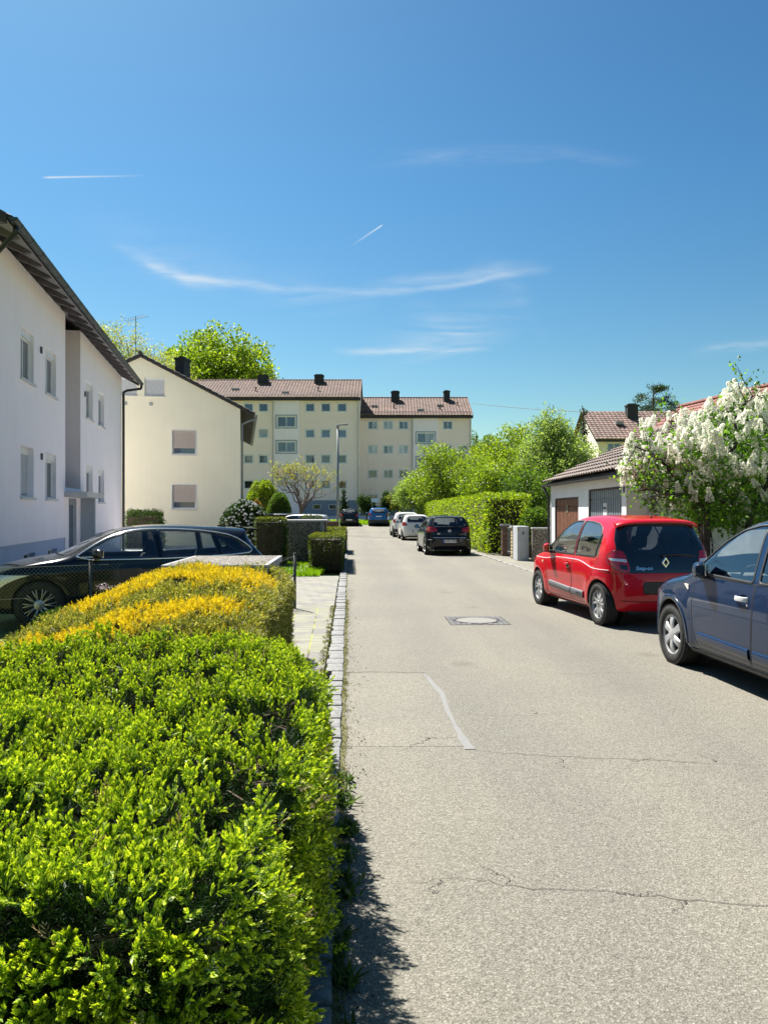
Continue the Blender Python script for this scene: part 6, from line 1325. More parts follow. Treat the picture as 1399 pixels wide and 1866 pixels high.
    m.tube([b+[-.75, 0, 1.35], b+[.95, 0, 1.55]], .012, 4)
    for i in range(10): q = -.7+i*.17; c = b+np.array([q, 0, 1.35+.2*(q+.75)/1.7]); m.tube([c+[0, -.16, -.02], c+[0, .16, .02]], .006, 4)
    for z_ in (1.0, 1.12): m.tube([b+[-.3, .1, z_], b+[.3, -.1, z_]], .010, 4)
    m.build('roof_aerial', plain('aerial_metal', (.06, .06, .065), .5, .5), root)
cream_house()

def block(name, x0, x1, Y, z0, zE, zR, D, label, cols, panel, extra, chims, plinth=None, doublecols=False, sur=.10, seed=0):
    """long rendered block facing the camera"""
    root = empty(name, ((x0+x1)/2, Y, 0), 0, label, 'apartment building'); inv = -np.array([(x0+x1)/2, Y, 0]); rg = np.random.default_rng(seed)
    yel = render_mat('block_render', (.98, .84, .76), .03, .4, .05); pw = render_mat('panel_render', (.97, .90, .96), .03, .5, .05)
    O = np.array([x0, Y, 0])+inv
    pa, pb = panel; segs = [(x0, pa), (pb, x1)]; wins = cols
    Ws = []
    for a, b in segs: Ws.append((a, b, Wall(O, (1, 0), [(a-x0, z0), (b-x0, z0), (b-x0, zE), (a-x0, zE)], .2)))
    Wp = Wall(O+np.array([0, -.12, 0]), (1, 0), [(pa-x0, z0), (pb-x0, z0), (pb-x0, zE), (pa-x0, zE)], .2)
    for (cx, zc, w_, h_, pn, kd, sh) in wins:
        W = Wp if pa < cx < pb else next(q[2] for q in Ws if q[0] <= cx <= q[1])
        blue = pa < cx < pb
        o = window(W, cx-w_/2-x0, cx+w_/2-x0, zc-h_/2, zc+h_/2, root, .08, pn, kd[0] if isinstance(kd, list) else kd, sh, plain('shutter_pale', (.42, .45, .47), .6), .0, .055, sur, .0, kd if isinstance(kd, list) else None)
        if blue:
            m = MB(); M = W.M(0, 0); a, b, c, e = cx-w_/2-x0-sur-.09, cx+w_/2-x0+sur+.09, zc-h_/2-sur-.09, zc+h_/2+sur+.09
            for q in ((a, b, c, c+.085), (a, b, e-.085, e), (a, a+.085, c+.087, e-.087), (b-.085, b, c+.087, e-.087)): m.box(q[0], q[1], -.03, .002, q[2], q[3], M)
            m.build('window_surround', plain('surround_blue', (.22, .26, .33), .7), root)
    for a, b, W in Ws: W.build('wall', yel, root)
    Wp.build('stairwell_panel', pw, root); m = MB(); m.box(pa-x0, pb-x0, -.0, .119, z0, zE, None); 
    V = np.array([[pa, Y-.12, z0], [pa, Y, z0], [pa, Y, zE], [pa, Y-.12, zE], [pb, Y, z0], [pb, Y-.12, z0], [pb, Y-.12, zE], [pb, Y, zE]])+inv; MB().add(V, [(0, 1, 2, 3), (4, 5, 6, 7)]).build('panel_edge', pw, root)
    Yb = Y+D; m = MB(); zr = zR; ap = Y+D/2
    for x, s in ((x0, 1), (x1, -1)): m.add(np.array([[x, Y, z0], [x, Yb, z0], [x, Yb, zE], [x, ap, zr-.12], [x, Y, zE]])+inv, [(0, 1, 2, 3, 4)])
    m.add(np.array([[x1, Yb, z0], [x0, Yb, z0], [x0, Yb, zE], [x1, Yb, zE]])+inv, [(0, 1, 2, 3)]); m.build('end_wall', yel, root)
    tm = tile_mat('block_tiles', (.175, .112, .092), .32); ov = .5; pit = (zr-zE)/(D/2)
    ru = .15
    for sg in (1, -1):
        O_ = np.array([x0-ru, ap, zr])+inv; Sd = np.array([0, -sg, -pit]); Sd /= np.linalg.norm(Sd); tile_roof('roof', O_, [1, 0, 0], Sd, x1-x0+2*ru, math.hypot(D/2+ov, (D/2+ov)*pit), tm, root, .34, .40, .06, .04, 6)
    zv = zr-(D/2+ov)*pit; m = MB(); m.add(np.array([[x0-ru, Y-ov, zv-.30], [x1+ru, Y-ov, zv-.30], [x1+ru, Y-ov, zv-.02], [x0-ru, Y-ov, zv-.02], [x0-ru, Y, zv-.30], [x1+ru, Y, zv-.30]])+inv, [(0, 1, 2, 3), (4, 5, 1, 0)])
    for x in (x0-ru, x1+ru): m.add(np.array([[x, Y-ov, zv-.02], [x, Y-ov, zv-.30], [x, ap, zr-.30], [x, ap, zr], [x, Yb+ov, zv-.02], [x, Yb+ov, zv-.30]])+inv, [(0, 1, 2, 3), (3, 2, 5, 4)])
    m.build('fascia', plain('fascia_dark', (.03, .022, .022), .6), root)
    m = MB(); m.tube(np.array([[x0-ru, ap, zr+.05], [x1+ru, ap, zr+.05]])+inv, .11, 8); m.build('ridge_tiles', tm, root)
    m = MB(); 
    for k in (0, 1): m.tube(np.array([[x0, Y-ov+.6, zv+.6*pit+.10+.09*k], [x1, Y-ov+.6, zv+.6*pit+.10+.09*k]])+inv, .018, 4)
    m.build('snow_guard', plain('snow_guard', (.06, .05, .05), .6), root)
    for (cx, dy, zt_, w_, d_) in chims: chimney(root, cx+inv[0], ap-dy+inv[1], zr-dy*pit-.3, zt_, w_, d_)
    for (kx, dy, kind_) in extra:
        zz = zr-dy*pit; m = MB()
        if kind_ == 'hatch': m.bbox(kx-.38+inv[0], kx+.38+inv[0], -dy+ap-.28+inv[1], -dy+ap+.28+inv[1], zz-.05, zz+.20, .03); m.build('roof_hatch', plain('hatch_grey', (.30, .30, .32), .5), root)
        else: m.tube(np.array([[kx, ap-dy, zz-.05], [kx, ap-dy, zz+.4]])+inv, .06, 8); m.tube(np.array([[kx, ap-dy, zz+.38], [kx, ap-dy, zz+.46]])+inv, .11, 8); m.build('vent_pipe', plain('vent_dark', (.03, .028, .028), .6), root)
    if plinth:
        m = MB(); m.box(x0+.01, x1-.01, Y-.06, Y-.004, z0, plinth); V = m.v[0]+inv; MB().add(V, m.f).build('plinth', render_mat('plinth_blue', (.22, .27, .35), .06), root)
        for a in extra_cellar.get(name, ()):
            m = MB(); m.box(a-.42, a+.42, Y-.075, Y-.062, plinth-.95, plinth-.45); o = MB().add(m.v[0]+inv, m.f).build('cellar_window', WHITE_F(), root); m = MB(); m.box(a-.36, a+.36, Y-.085, Y-.077, plinth-.90, plinth-.50); MB().add(m.v[0]+inv, m.f).build('pane', pane_mat('dark'), o)
    for dx in ((x0+.15, x1-.15) if name == 'tall_apartment_block' else (x1-.15,))+(pa-.12,):
        m = MB(); m.tube(np.array([[dx, Y-ov+.05, zv-.15], [dx, Y-.2, zv-.5], [dx, Y-.2, z0]])+inv, .055, 8); m.build('downpipe', plain('pipe_pale', (.45, .47, .48), .5), root, smooth=True)
    return root
extra_cellar = {'tall_apartment_block': (-7.15, -5.45, -11.5), 'low_apartment_block': ()}
px = lambda x, Y: (x-699.5)/1402*Y
pz = lambda y, Y: CAMH+(933-y)/1402*Y
Y1 = 82.; cols = []
pal = ['blue', 'mid', 'dark', 'mid', 'blue', 'curtain']
rows = (742.3, 790, 836.5, 883)
kd = {(480, 0): ('dark', 0), (480, 1): ('curtain', .45), (480, 2): ('blue', 0), (453, 2): ('curtain', 0), (453, 3): ('dark', 0), (480, 3): ('mid', .25), (565, 0): ('mid', 0), (593, 0): ('dark', 0), (623, 0): ('mid', 0), (565, 1): ('blue', 0), (593, 1): ('blue', 0), (623, 1): ('blue', 0), (565, 2): ('mid', .12), (593, 2): ('mid', .15), (623, 2): ('dark', .12), (565, 3): ('dark', 0), (593, 3): ('curtain', 0), (623, 3): ('dark', 0)}
for cx in (453, 480, 565, 593.5, 623):
    for r, yy in enumerate(rows):
        k_, s_ = kd.get((int(cx), r), ('mid', 0)); cols.append((px(cx, Y1), pz(yy, Y1), .92, .84, 1, k_, s_))
for cx in (425, 395, 365):
    for r, yy in enumerate(rows): cols.append((px(cx, Y1), pz(yy, Y1), .92, .84, 1, 'mid', 0))
for yy, kk in ((768.5, ['dark', 'mid']), (814.5, ['mid', 'blue']), (861, ['mid', 'mid'])): cols.append((px(522, Y1), pz(yy, Y1), 1.9, 1.08, 2, kk, 0))
block('tall_apartment_block', px(336, Y1), px(654.5, Y1), Y1, .9, 14.0, 16.5, 10.6, 'taller pale yellow four-storey block, left of the stepped pair, with two dark chimneys', cols, (px(499.5, Y1), px(545.5, Y1)),
      [(px(433, 85), 3.4, 'hatch'), (px(523, 84), 4.6, 'hatch'), (px(468, 84), 3.9, 'pipe'), (px(581, 84), 3.9, 'pipe')], [(px(479, 86), 1.0, pz(684, 86), 1.15, .9), (px(581, 86), .9, pz(683, 86), 1.0, .9)], 2.85, seed=1)
Y2 = 86.; cols = []
kd2 = {(679, 0): ['dark', 'curtain'], (679, 1): ['curtain', 'white'], (679, 2): ['dark', 'dark'], (707, 0): ['curtain', 'curtain'], (707, 1): ['mid', 'curtain'], (707, 2): ['mid', 'mid'], (735, 0): ['mid', 'blue'], (735, 1): ['white', 'curtain'], (735, 2): ['dark', 'dark']}
for cx in (679, 707, 735, 815.5, 843):
    for r, yy in enumerate((774.5, 819, 863.5, 908)):
        if cx == 843 and r == 0: continue
        cols.append((px(cx, Y2), pz(yy, Y2), .98, .86, 1 if (cx, r) == (679, 2) else 2, kd2.get((int(cx), r), ['mid', 'mid']), 0))
for yy in (798, 843, 888): cols.append((px(775.3, Y2), pz(yy, Y2), 1.9, 1.05, 2, ['mid', 'curtain'], 0))
block('low_apartment_block', -2.76, px(858.5, Y2), Y2, 1.0, 12.61, 15.05, 10., 'lower pale yellow block, right of the stepped pair, half hidden by garden trees', cols, (px(752.5, Y2), px(797.5, Y2)),
      [(px(682, 88.5), 2.9, 'hatch'), (px(801, 88.5), 2.7, 'hatch'), (px(765, 87.5), 4.2, 'hatch'), (px(718, 88), 3.4, 'pipe'), (px(801, 87.5), 3.9, 'pipe'), (px(832, 89), 2.6, 'pipe')], [(px(720, 90), 1.0, pz(714, 90), .95, .9), (px(813.5, 90), .9, pz(713, 90), .7, .9)], 2.3, seed=2)

def red_roof_house():
    """big house behind the lilac: only its brick-red slope, skylights and shaded wall show"""
    root = empty('red_roof_house', (13, 26, 0), 0, 'house with steep brick-red tiled roof and skylights behind the white lilac', 'house'); inv = np.array([-13., -26., 0])
    A = np.array([14.75, 38.]); zR = 6.75; Pn = lambda w_, e, z: np.array([*(A-NH*w_-DH*e), z])+inv    # w towards the street, e towards the camera
    pit = .70; hw = 4.6; L_ = 18; zE = zR-hw*pit
    wm = render_mat('white_render', (0, 0, 0)); m = MB()
    m.add([Pn(hw, 0, -.2), Pn(hw, L_, -.2), Pn(hw, L_, zE), Pn(hw, 0, zE)], [(3, 2, 1, 0)]); m.build('wall', wm, root)
    for e in (0, L_): m = MB(); m.add([Pn(hw, e, -.2), Pn(-hw, e, -.2), Pn(-hw, e, zE), Pn(0, e, zR-.05), Pn(hw, e, zE)], [(0, 1, 2, 3, 4)]); m.build('gable_wall', wm, root)
    tm = tile_mat('red_tiles', (.20, .066, .050), .25); f = .35; ov = .6
    for sg in (1, -1):
        O_ = Pn(0, -f, zR+.04); Sd = np.array([*(-NH*sg), -pit]); Sd /= np.linalg.norm(Sd)
        tile_roof('roof', O_, [*(-DH), 0], Sd, L_+2*f, math.hypot(hw+ov, (hw+ov)*pit), tm, root, .28, .34, .035, .03, 5)
    m = MB(); m.tube([Pn(0, -f, zR+.08), Pn(0, L_+f, zR+.08)], .12, 8); m.build('ridge_tiles', tm, root)
    for w_, e in ((1.6, 3.1), (1.7, 5.2), (1.5, 9.3), (1.55, 10.9)):
        z_ = zR-w_*pit; B = np.array([*(-DH), 0]); Sd = unit(np.array([*(-NH), -pit])); Nn = unit(np.cross(Sd, B)); Nn *= np.sign(Nn[2]); M = np.eye(4); M[:3, 0] = B; M[:3, 1] = Sd; M[:3, 2] = Nn; M[:3, 3] = Pn(w_, e, z_)
        m = MB(); 
        for q in ((-.45, .45, -.65, -.57), (-.45, .45, .57, .65), (-.45, -.37, -.569, .569), (.37, .45, -.569, .569)): m.box(*q, .0, .16, M)
        o = m.build('skylight', plain('skylight_frame', (.13, .12, .12), .5), root); m = MB(); m.box(-.37, .37, -.57, .57, .09, .12, M); m.build('pane', pane_mat('blue'), o)
    p = Pn(.5, 8.0, 0); chimney(root, p[0], p[1], zR-.6, 7.62, .5, .5, -.18)
    p = Pn(.2, 9.8, 0); m = MB(); m.tube([[p[0], p[1], zR], [p[0], p[1], zR+1.5]], .02, 5)
    for z_ in (.7, 1.05): m.tube([[p[0]-.5, p[1], zR+z_], [p[0]+.4, p[1], zR+z_+.05]], .01, 4)
    m.build('roof_aerial', plain('aerial_metal', (.06, .06, .065), .5), root)
    for e in (12.5, 15.): 
        m = MB(); M = np.eye(4); M[:3, 0] = [*DH, 0]; M[:3, 1] = [*NH, 0]; M[:3, 3] = Pn(hw, e, 0); m.box(-.55, .55, -.03, -.002, 1.0, 2.2, M); o = m.build('window', WHITE_F(), root); m = MB(); m.box(-.48, .48, -.04, -.031, 1.07, 2.13, M); m.build('pane', pane_mat('mid'), o)
red_roof_house()

def far_house():
    root = empty('far_house', (22, 62, 0), 0, 'distant cream house with brown tiled roof and chimney between the trees and the red roof', 'house'); inv = np.array([-22., -62., 0]); x0, x1, y0, y1, zE, zR = 16.72, 30., 60., 68., 7.55, 9.95
    yel = render_mat('far_cream', (.93, .85, .66), .04); W = Wall(np.array([x0, y0, 0])+inv, (1, 0), [(0, 0), (x1-x0, 0), (x1-x0, zE), (0, zE)])
    for a in (1.2, 4.2, 7.5): window(W, a-.5, a+.5, 6.05, 7.0, root, .1, 2, 'mid', 0, None, 0, .06, .08); window(W, a-.5, a+.5, 3.2, 4.2, root, .1, 2, 'mid', 0, None, 0, .06, .08)
    W.build('wall', yel, root); m = MB(); ym = (y0+y1)/2
    
    for x in (x0, x1): m = MB(); m.add(np.array([[x, y0, 0], [x, y1, 0], [x, y1, zE], [x, ym, zR-.1], [x, y0, zE]])+inv, [(0, 1, 2, 3, 4)]); m.build('gable_wall', yel, root)
    tm = tile_mat('block_tiles', (0, 0, 0)); pit = (zR-zE)/4
    for sg in (1, -1): O_ = np.array([x0-.35, ym, zR])+inv; Sd = unit(np.array([0, -sg, -pit])); tile_roof('roof', O_, [1, 0, 0], Sd, x1-x0+.7, math.hypot(4.5, 4.5*pit), tm, root, .34, .38, .05, .035, 5)
    zv = zR-4.5*pit; m = MB(); m.add(np.array([[x0-.35, y0-.5, zv-.22], [x1, y0-.5, zv-.22], [x1, y0-.5, zv], [x0-.35, y0-.5, zv]])+inv, [(0, 1, 2, 3)]); m.add(np.array([[x0-.35, y0-.5, zv], [x0-.35, y0-.5, zv-.22], [x0-.35, ym, zR-.22], [x0-.35, ym, zR]])+inv, [(0, 1, 2, 3)]); m.build('fascia', plain('fascia_dark', (0, 0, 0)), root)
    chimney(root, px(1150, 63)+inv[0], 63+inv[1], 8.9, pz(738, 63), .85, .7)
    m = MB(); a = px(1128, 61.5); m.box(a-.3+inv[0], a+.3+inv[0], -.6, -.1, 8.6, 8.85); m.build('roof_hatch', plain('hatch_grey', (0, 0, 0)), root)
far_house()

def garage():
    root = empty('garage', (5.5, 19, 0), 0, 'white double garage with brown up-and-over doors and old tiled roof', 'garage'); inv = np.array([-5.5, -19., 0])
    X0 = 4.92; ya, yb = 22.75, 15.65; zt = 2.42; wm = render_mat('garage_render', (.84, .84, .83), .06, .9, .04)
    # seen from the street (from -x) right is -y
    W = Wall(np.array([X0, ya, 0])+inv, (0, -1), [(0, -.1), (ya-yb, -.1), (ya-yb, zt), (0, zt)], .28)
    d1 = (ya-22.2, ya-19.5, 0, 1.99); d2 = (ya-18.55, ya-15.95, 0, 2.14); W.hole(*d1); W.hole(*d2); W.build('wall', wm, root)
    for (a, b, c, e), nm, colr in ((d1, 'brown', (.20, .085, .05)), (d2, 'grey', (.40, .24, .15))):
        m = MB(); M = W.M(0, 0); n = int((b-a)/.165); hd = .26
        for k in range(n): u0 = a+.05+(b-a-.1)*k/n; u1 = a+.05+(b-a-.1)*(k+1)/n-.045; m.box(u0, u1, .045, .07, c+.02, e-hd, M)
        m.box(a+.05, b-.05, .075, .09, c+.02, e-.05, M)
        for k in range(n): u0 = a+.05+(b-a-.1)*k/n; u1 = a+.05+(b-a-.1)*(k+1)/n-.045; m.box(u0, u1, .045, .07, e-hd+.03, e-.05, M)
        o = m.build('garage_door', plain('door_'+nm, colr, .55, 0, .14, 5), root)
        m = MB()
        for q in ((a, a+.05, c, e), (b-.05, b, c, e), (a+.05, b-.05, e-.05, e)): m.box(q[0], q[1], .02, .12, q[2], q[3], M)
        m.build('door_frame', plain('door_frame_brown', (.045, .03, .026), .6), root)
        m = MB()
        uc = (a+b)/2-.02
        if nm == 'grey':
            m.box(uc-.15, uc+.13, .035, .043, 1.28, 1.80, M); s_ = m.build('door_notice', plain('notice_white', (.74, .75, .76), .5), o)
            Mt = W.M(uc-.01, 1.69, -.157); T3 = np.eye(4); T3[:3, 0] = W.U; T3[:3, 1] = [0, 0, 1]; T3[:3, 2] = W.N; T3[:3, 3] = W.P(uc-.01, 1.69, -.031); bk = plain('print_black', (.03, .04, .06), .6)
            text_mesh('notice_lettering', 'Einfahrt', .075, bk, s_, T3, .001, 0, .002); T4 = T3.copy(); T4[2, 3] = 1.61; text_mesh('notice_lettering', 'Tag u. Nacht', .04, bk, s_, T4, .001); T4 = T3.copy(); T4[2, 3] = 1.44; text_mesh('notice_lettering', 'freihalten', .055, bk, s_, T4, .001, 0, .001)
        else: m.box(uc-.09, uc+.09, .035, .043, 1.58, 1.80, M); m.build('door_notice', plain('notice_old', (.22, .19, .12), .6), o)
        m = MB(); m.box(uc-.05, uc+.05, .0, .044, 1.0, 1.03, M); m.build('handle', plain('fitting_grey', (0, 0, 0)), o)
    Pn = lambda x, y, z: np.array([x, y, z])+inv; xr_, zr = 7.75, 3.72; pit = (zr-zt)/(xr_-X0); xb = 2*xr_-X0
    m = MB(); wm2 = render_mat('garage_shade', (.66, .67, .67), .06, .9, .12)  # same render painted darker for the walls in shade
    m.add([Pn(X0, ya, -.1), Pn(xb, ya, -.1), Pn(xb, ya, zt), Pn(xr_, ya, zr), Pn(X0, ya, zt)], [(4, 3, 2, 1, 0)]); m.add([Pn(X0, yb, -.1), Pn(xb, yb, -.1), Pn(xb, yb, zt), Pn(xr_, yb, zr), Pn(X0, yb, zt)], [(0, 1, 2, 3, 4)]); m.add([Pn(xb, ya, -.1), Pn(xb, yb, -.1), Pn(xb, yb, zt), Pn(xb, ya, zt)], [(0, 1, 2, 3)]); m.build('side_wall', wm2, root)
    tm = tile_mat('old_tiles', (.150, .115, .098), .35); ov = .13; f = .22
    for sg in (1, -1):
        O_ = Pn(xr_, ya+f, zr+.10); Sd = unit(np.array([-sg, 0, -pit])); o = tile_roof('roof', O_, [0, -1, 0], Sd, ya-yb+2*f, math.hypot(xr_-X0+ov, (xr_-X0+ov)*pit)+.06, tm, root, .225, .36, .055, .045, 8)
        m = MB(); V = [Pn(xr_-sg*w_, y, zr+.07-w_*pit+k) for k in (-.06, 0) for w_, y in ((0, ya+f), (0, yb-f), (xr_-X0+ov, yb-f), (xr_-X0+ov, ya+f))]; m.add(V, [(0, 1, 2, 3), (7, 6, 5, 4), (0, 4, 5, 1), (1, 5, 6, 2), (2, 6, 7, 3), (3, 7, 4, 0)]); m.build('roof_boards', plain('old_boards', (.07, .06, .055), .8), root)
    m = MB(); 
    for y in np.arange(yb-f, ya+f, .40): m.tube([Pn(xr_, y, zr+.15), Pn(xr_, min(y+.42, ya+f), zr+.165)], [.115, .125], 8)
    m.build('ridge_tiles', tm, root, smooth=True)
    zg = zr+.03-(xr_-X0+ov)*pit; m = MB(); half_pipe(m, Pn(X0-ov-.05, ya+f, zg), Pn(X0-ov-.05, yb-f, zg-.03), .055); m.build('gutter', plain('gutter_dark', (.05, .045, .045), .6), root)
    m = MB(); m.tube([Pn(X0-ov-.05, ya+f-.05, zg-.05), Pn(X0-.06, ya-.02, zg-.35), Pn(X0-.06, ya-.02, 0)], .035, 8); m.build('downpipe', plain('gutter_dark', (0, 0, 0)), root, smooth=True)
    m = MB(); m.tube([Pn(X0+.45, yb-.06, 0), Pn(X0+.45, yb-.06, 2.0), Pn(X0+.45, yb+.0, 2.2)], .035, 8); m.build('wall_pipe', plain('pipe_pale', (0, 0, 0)), root, smooth=True)
    m = MB(); m.box(X0+inv[0]-.02, X0+inv[0]-.002, yb+.08+inv[1], yb+.16+inv[1], 2.0, 2.12); m.build('wall_bracket', plain('fitting_grey', (0, 0, 0)), root)
garage()
# ------------------------------------------------------------------ walls, posts, lamp, fence
def ob(mb, name, mat, label, cat, group=None, auto=None, smooth=False): return tag(mb.build(name, mat, None, smooth, auto), label, cat, group)
def pebble(name='pebble_dash', lift=1.):
    if name in MATS: return MATS[name]
    t = NT(name); v = t.co(); c = t.voro(v, 38, out='Color'); s_ = t.n('SeparateColor'); t.L.new(c, s_.inputs[0]); d = t.voro(v, 38); k = lambda a: tuple(x*lift for x in a)
    col = t.ramp(s_.outputs[0], [(0, k((.10, .085, .07))), (.4, k((.20, .17, .14))), (.75, k((.33, .29, .24))), (1, k((.55, .52, .46)))]); col = t.mix(.8, col, t.ramp(d, [(.2, (1, 1, 1)), (.75, (.35, .33, .3))]), 'MULTIPLY'); t.col(col); t.p(rough=.8)
    inv = t.math('SUBTRACT', 1., d); t.bump(inv, .8, .02); MATS[name] = t.m; return t.m
conc = lambda: render_mat('concrete', (.36, .36, .35), .08, 3., .12)
def bin_box():
    x0, x1, y0, y1, h = -2.12, -1.17, 7.35, 8.85, 1.10; root = empty('bin_shelter', ((x0+x1)/2, (y0+y1)/2, 0), .045, 'concrete bin box with pebbled lid rising behind the golden hedge', 'bin shelter'); a, b = (x1-x0)/2, (y1-y0)/2
    m = MB(); m.bbox(-a, a, -b, b, 0, h-.075, .008); m.build('walls', render_mat('pale_concrete', (.33, .33, .33), .06, 3.), root)
    m = MB(); m.bbox(-a-.03, a+.03, -b-.03, b+.03, h-.073, h-.004, .006); m.build('lid', render_mat('pale_concrete', (0, 0, 0)), root)
    m = MB(); m.box(-a+.02, a-.02, -b+.02, b-.02, h-.004, h); m.build('pebbled_top', pebble('pebble_pale', .7), root)
bin_box()
def bin_shelter2():
    x0, x1, y0, y1, h = -3.06, -1.80, 23.2, 24.9, 1.36; root = empty('bin_shelter', ((x0+x1)/2, (y0+y1)/2, 0), .05, 'pebble-dashed bin shelter with pale rim beside the tall square box hedge', 'bin shelter'); a, b = (x1-x0)/2, (y1-y0)/2
    m = MB(); m.box(-a, a-.16, -b, -b+.08, 0, h-.07); m.box(-a, -a+.08, -b+.082, b, 0, h-.07); m.box(-a+.082, a-.16, b-.08, b, 0, h-.07); m.build('walls', pebble(), root)
    m = MB(); m.bbox(-a-.03, a+.03, -b-.03, b+.03, h-.068, h, .01); m.build('lid', render_mat('pale_concrete', (0, 0, 0)), root)
    m = MB(); m.bbox(a-.158, a-.06, -b-.01, -b+.10, 0, h-.07, .006); m.bbox(a-.02, a+.02, -b+.2, -b+.28, 0, h-.07, .006); m.build('frame_post', render_mat('pale_concrete', (0, 0, 0)), root)
    m = MB(); m.box(a-.055, a-.02, -b+.29, b-.1, .08, h-.09); m.build('door', plain('zinc_sheet', (.30, .33, .36), .5, .5, .1), root)
bin_shelter2()
def street_lamp():
    x, y = px(615.5, 52), 52.; z0 = float(gz(x, y)); root = empty('street_lamp', (x, y, z0), 0, 'grey single-arm street lamp beside the road in front of the tall block', 'street lamp')
    m = MB(); m.tube([(0, 0, -.1), (0, 0, 3), (0, 0, 7.35)], [.105, .085, .065], 14); m.tube([(0, 0, 7.25), (0, 0, 7.42)], .10, 12); m.build('pole', plain('galvanised', (.26, .28, .29), .5, .5, .08), root, smooth=True)
    m = MB(); m.bbox(-.06, .70, -.13, .13, 7.36, 7.47, .03); V = m.v[0]; V[:, 2] += V[:, 0]*.10; MB().add(V, m.f).build('lamp_head', plain('lamp_grey', (.34, .35, .35), .5), root); m = MB(); m.box(.15, .62, -.09, .09, 7.385, 7.40); m.build('lamp_glass', plain('lamp_glass', (.5, .5, .46), .2), root)
    m = MB(); m.bbox(-.07, .07, -.13, -.09, .8, 1.25, .01); m.build('service_hatch', plain('galvanised', (0, 0, 0)), root)
street_lamp()
def chain_fence():
    # runs from the corner post by the drive down to the left, behind the hedges
    pts = [(-1.47, 12.7), (-4.15, 10.9), (-7.0, 9.0)]; root = empty('chain_link_fence', (-1.47, 12.7, 0), 0, 'dark chain-link fence on thin posts in front of the dark estate car', 'fence'); O = np.array([-1.47, 12.7, 0]); h = .86
    pm = plain('fence_post', (.075, .078, .075), .6, .3, .25, 12)
    for i, (x, y) in enumerate(pts): m = MB(); m.tube(np.array([[x, y, -.1], [x, y, h+.05]])-O, .024, 10); m.tube(np.array([[x, y, h+.045], [x, y, h+.065]])-O, .029, 10); m.build('post', pm, root, smooth=True)
    m = MB(); m.tube(np.array([[-1.49, 12.68, .56], [-1.98, 12.28, .02]])-O, .016, 8); m.build('brace', pm, root, smooth=True)
    wm = plain('fence_wire', (.10, .12, .10), .6, .3); m = MB(); c = .055; 
    for (x0, y0), (x1, y1) in zip(pts[:-1], pts[1:]):
        L_ = math.hypot(x1-x0, y1-y0); ux, uy = (x1-x0)/L_, (y1-y0)/L_; H_ = h-.04
        k = -int(H_/c)
        while k*c < L_:
            for sg in (1, -1):
                # wire climbing from (s0,0) with slope sg
                s0, s1 = k*c, k*c+H_; a0, a1 = max(s0, 0), min(s1, L_)
                if a1-a0 > .01:
                    z0, z1 = a0-s0, a1-s0
                    if sg < 0: z0, z1 = H_-z0, H_-z1
                    m.tube(np.array([[x0+ux*a0, y0+uy*a0, z0+.03], [x0+ux*a1, y0+uy*a1, z1+.03]])-O, .0016, 3, False)
            k += 1
        for z in (.04, h*.5, h-.01): m.tube(np.array([[x0, y0, z], [x1, y1, z]])-O, .002, 4, False)
    # slack wire ends by the corner post
    m.tube(np.array([[-1.47, 12.7, .88], [-1.66, 12.62, .80], [-1.85, 12.55, .83], [-1.78, 12.5, .70]])-O, .003, 4, False)
    m.build('wire_mesh', wm, root)
chain_fence()
def stone_pillar(name, x, y, w, d, h, label, mat, rows=9, seed=0, cat='pillar'):
    root = empty(name, (x, y, 0), 0, label, cat); rg = np.random.default_rng(seed); m = MB(); z = 0
    while z < h-.08:
        hh = (h-.08)/rows*(1+rg.normal()*.08); hh = min(hh, h-.08-z)
        if hh < .03: break
        j = rg.uniform(.3, .7) if rows > 6 else 1
        for a, b in (((-w/2, -w/2+w*j), (-w/2+w*j, w/2)) if rows > 6 else ((-w/2, w/2),)):
            if b[1]-b[0] > .03 if False else True: pass
        for a0, a1 in ([(-w/2, -w/2+w*j), (-w/2+w*j, w/2)] if rows > 6 else [(-w/2, w/2)]): m.bbox(a0+.006, a1-.006, -d/2+rg.uniform(-.015, .01), d/2, z+.006, z+hh-.004, .02)
        z += hh
    m.build('stones', mat, root, auto=30); m = MB(); m.box(-w/2+.015, w/2-.015, -d/2+.02, d/2-.01, 0, h-.09); m.build('mortar', plain('mortar', (.20, .18, .15), .9), root)
    m = MB(); m.bbox(-w/2-.03, w/2+.03, -d/2-.03, d/2+.03, h-.08, h, .015); m.build('cap_stone', conc(), root); return root
stone_pillar('brick_pillar', px(921, 28), 28.1, .30, .34, 1.16, 'reddish block pillar at the end of the lime hedge', plain('pillar_red', (.20, .12, .085), .9, 0, .35, 14, .4), 6, 1)
stone_pillar('stone_pillar', px(935.5, 26.6), 26.6, .17, .32, 1.12, 'narrow rubble stone pillar beside the grey letterbox cabinet', plain('pillar_sand', (.42, .32, .19), .9, 0, .35, 16, .5), 9, 2)
m = MB(); 
for k in range(5): m.tube([(px(928.5, 27.3)-.03+.02*k, 27.5-.16*k, .1), (px(928.5, 27.3)-.03+.02*k, 27.5-.16*k, 1.05)], .010, 6)
m.tube([(px(928.5, 27.3)-.04, 27.55, 1.03), (px(928.5, 27.3)+.06, 26.8, 1.03)], .012, 6); m.tube([(px(928.5, 27.3)-.04, 27.55, .2), (px(928.5, 27.3)+.06, 26.8, .2)], .012, 6)
ob(m, 'garden_gate', plain('gate_grey', (.30, .31, .32), .5, .4), 'narrow grey metal garden gate between the two stone pillars', 'gate')
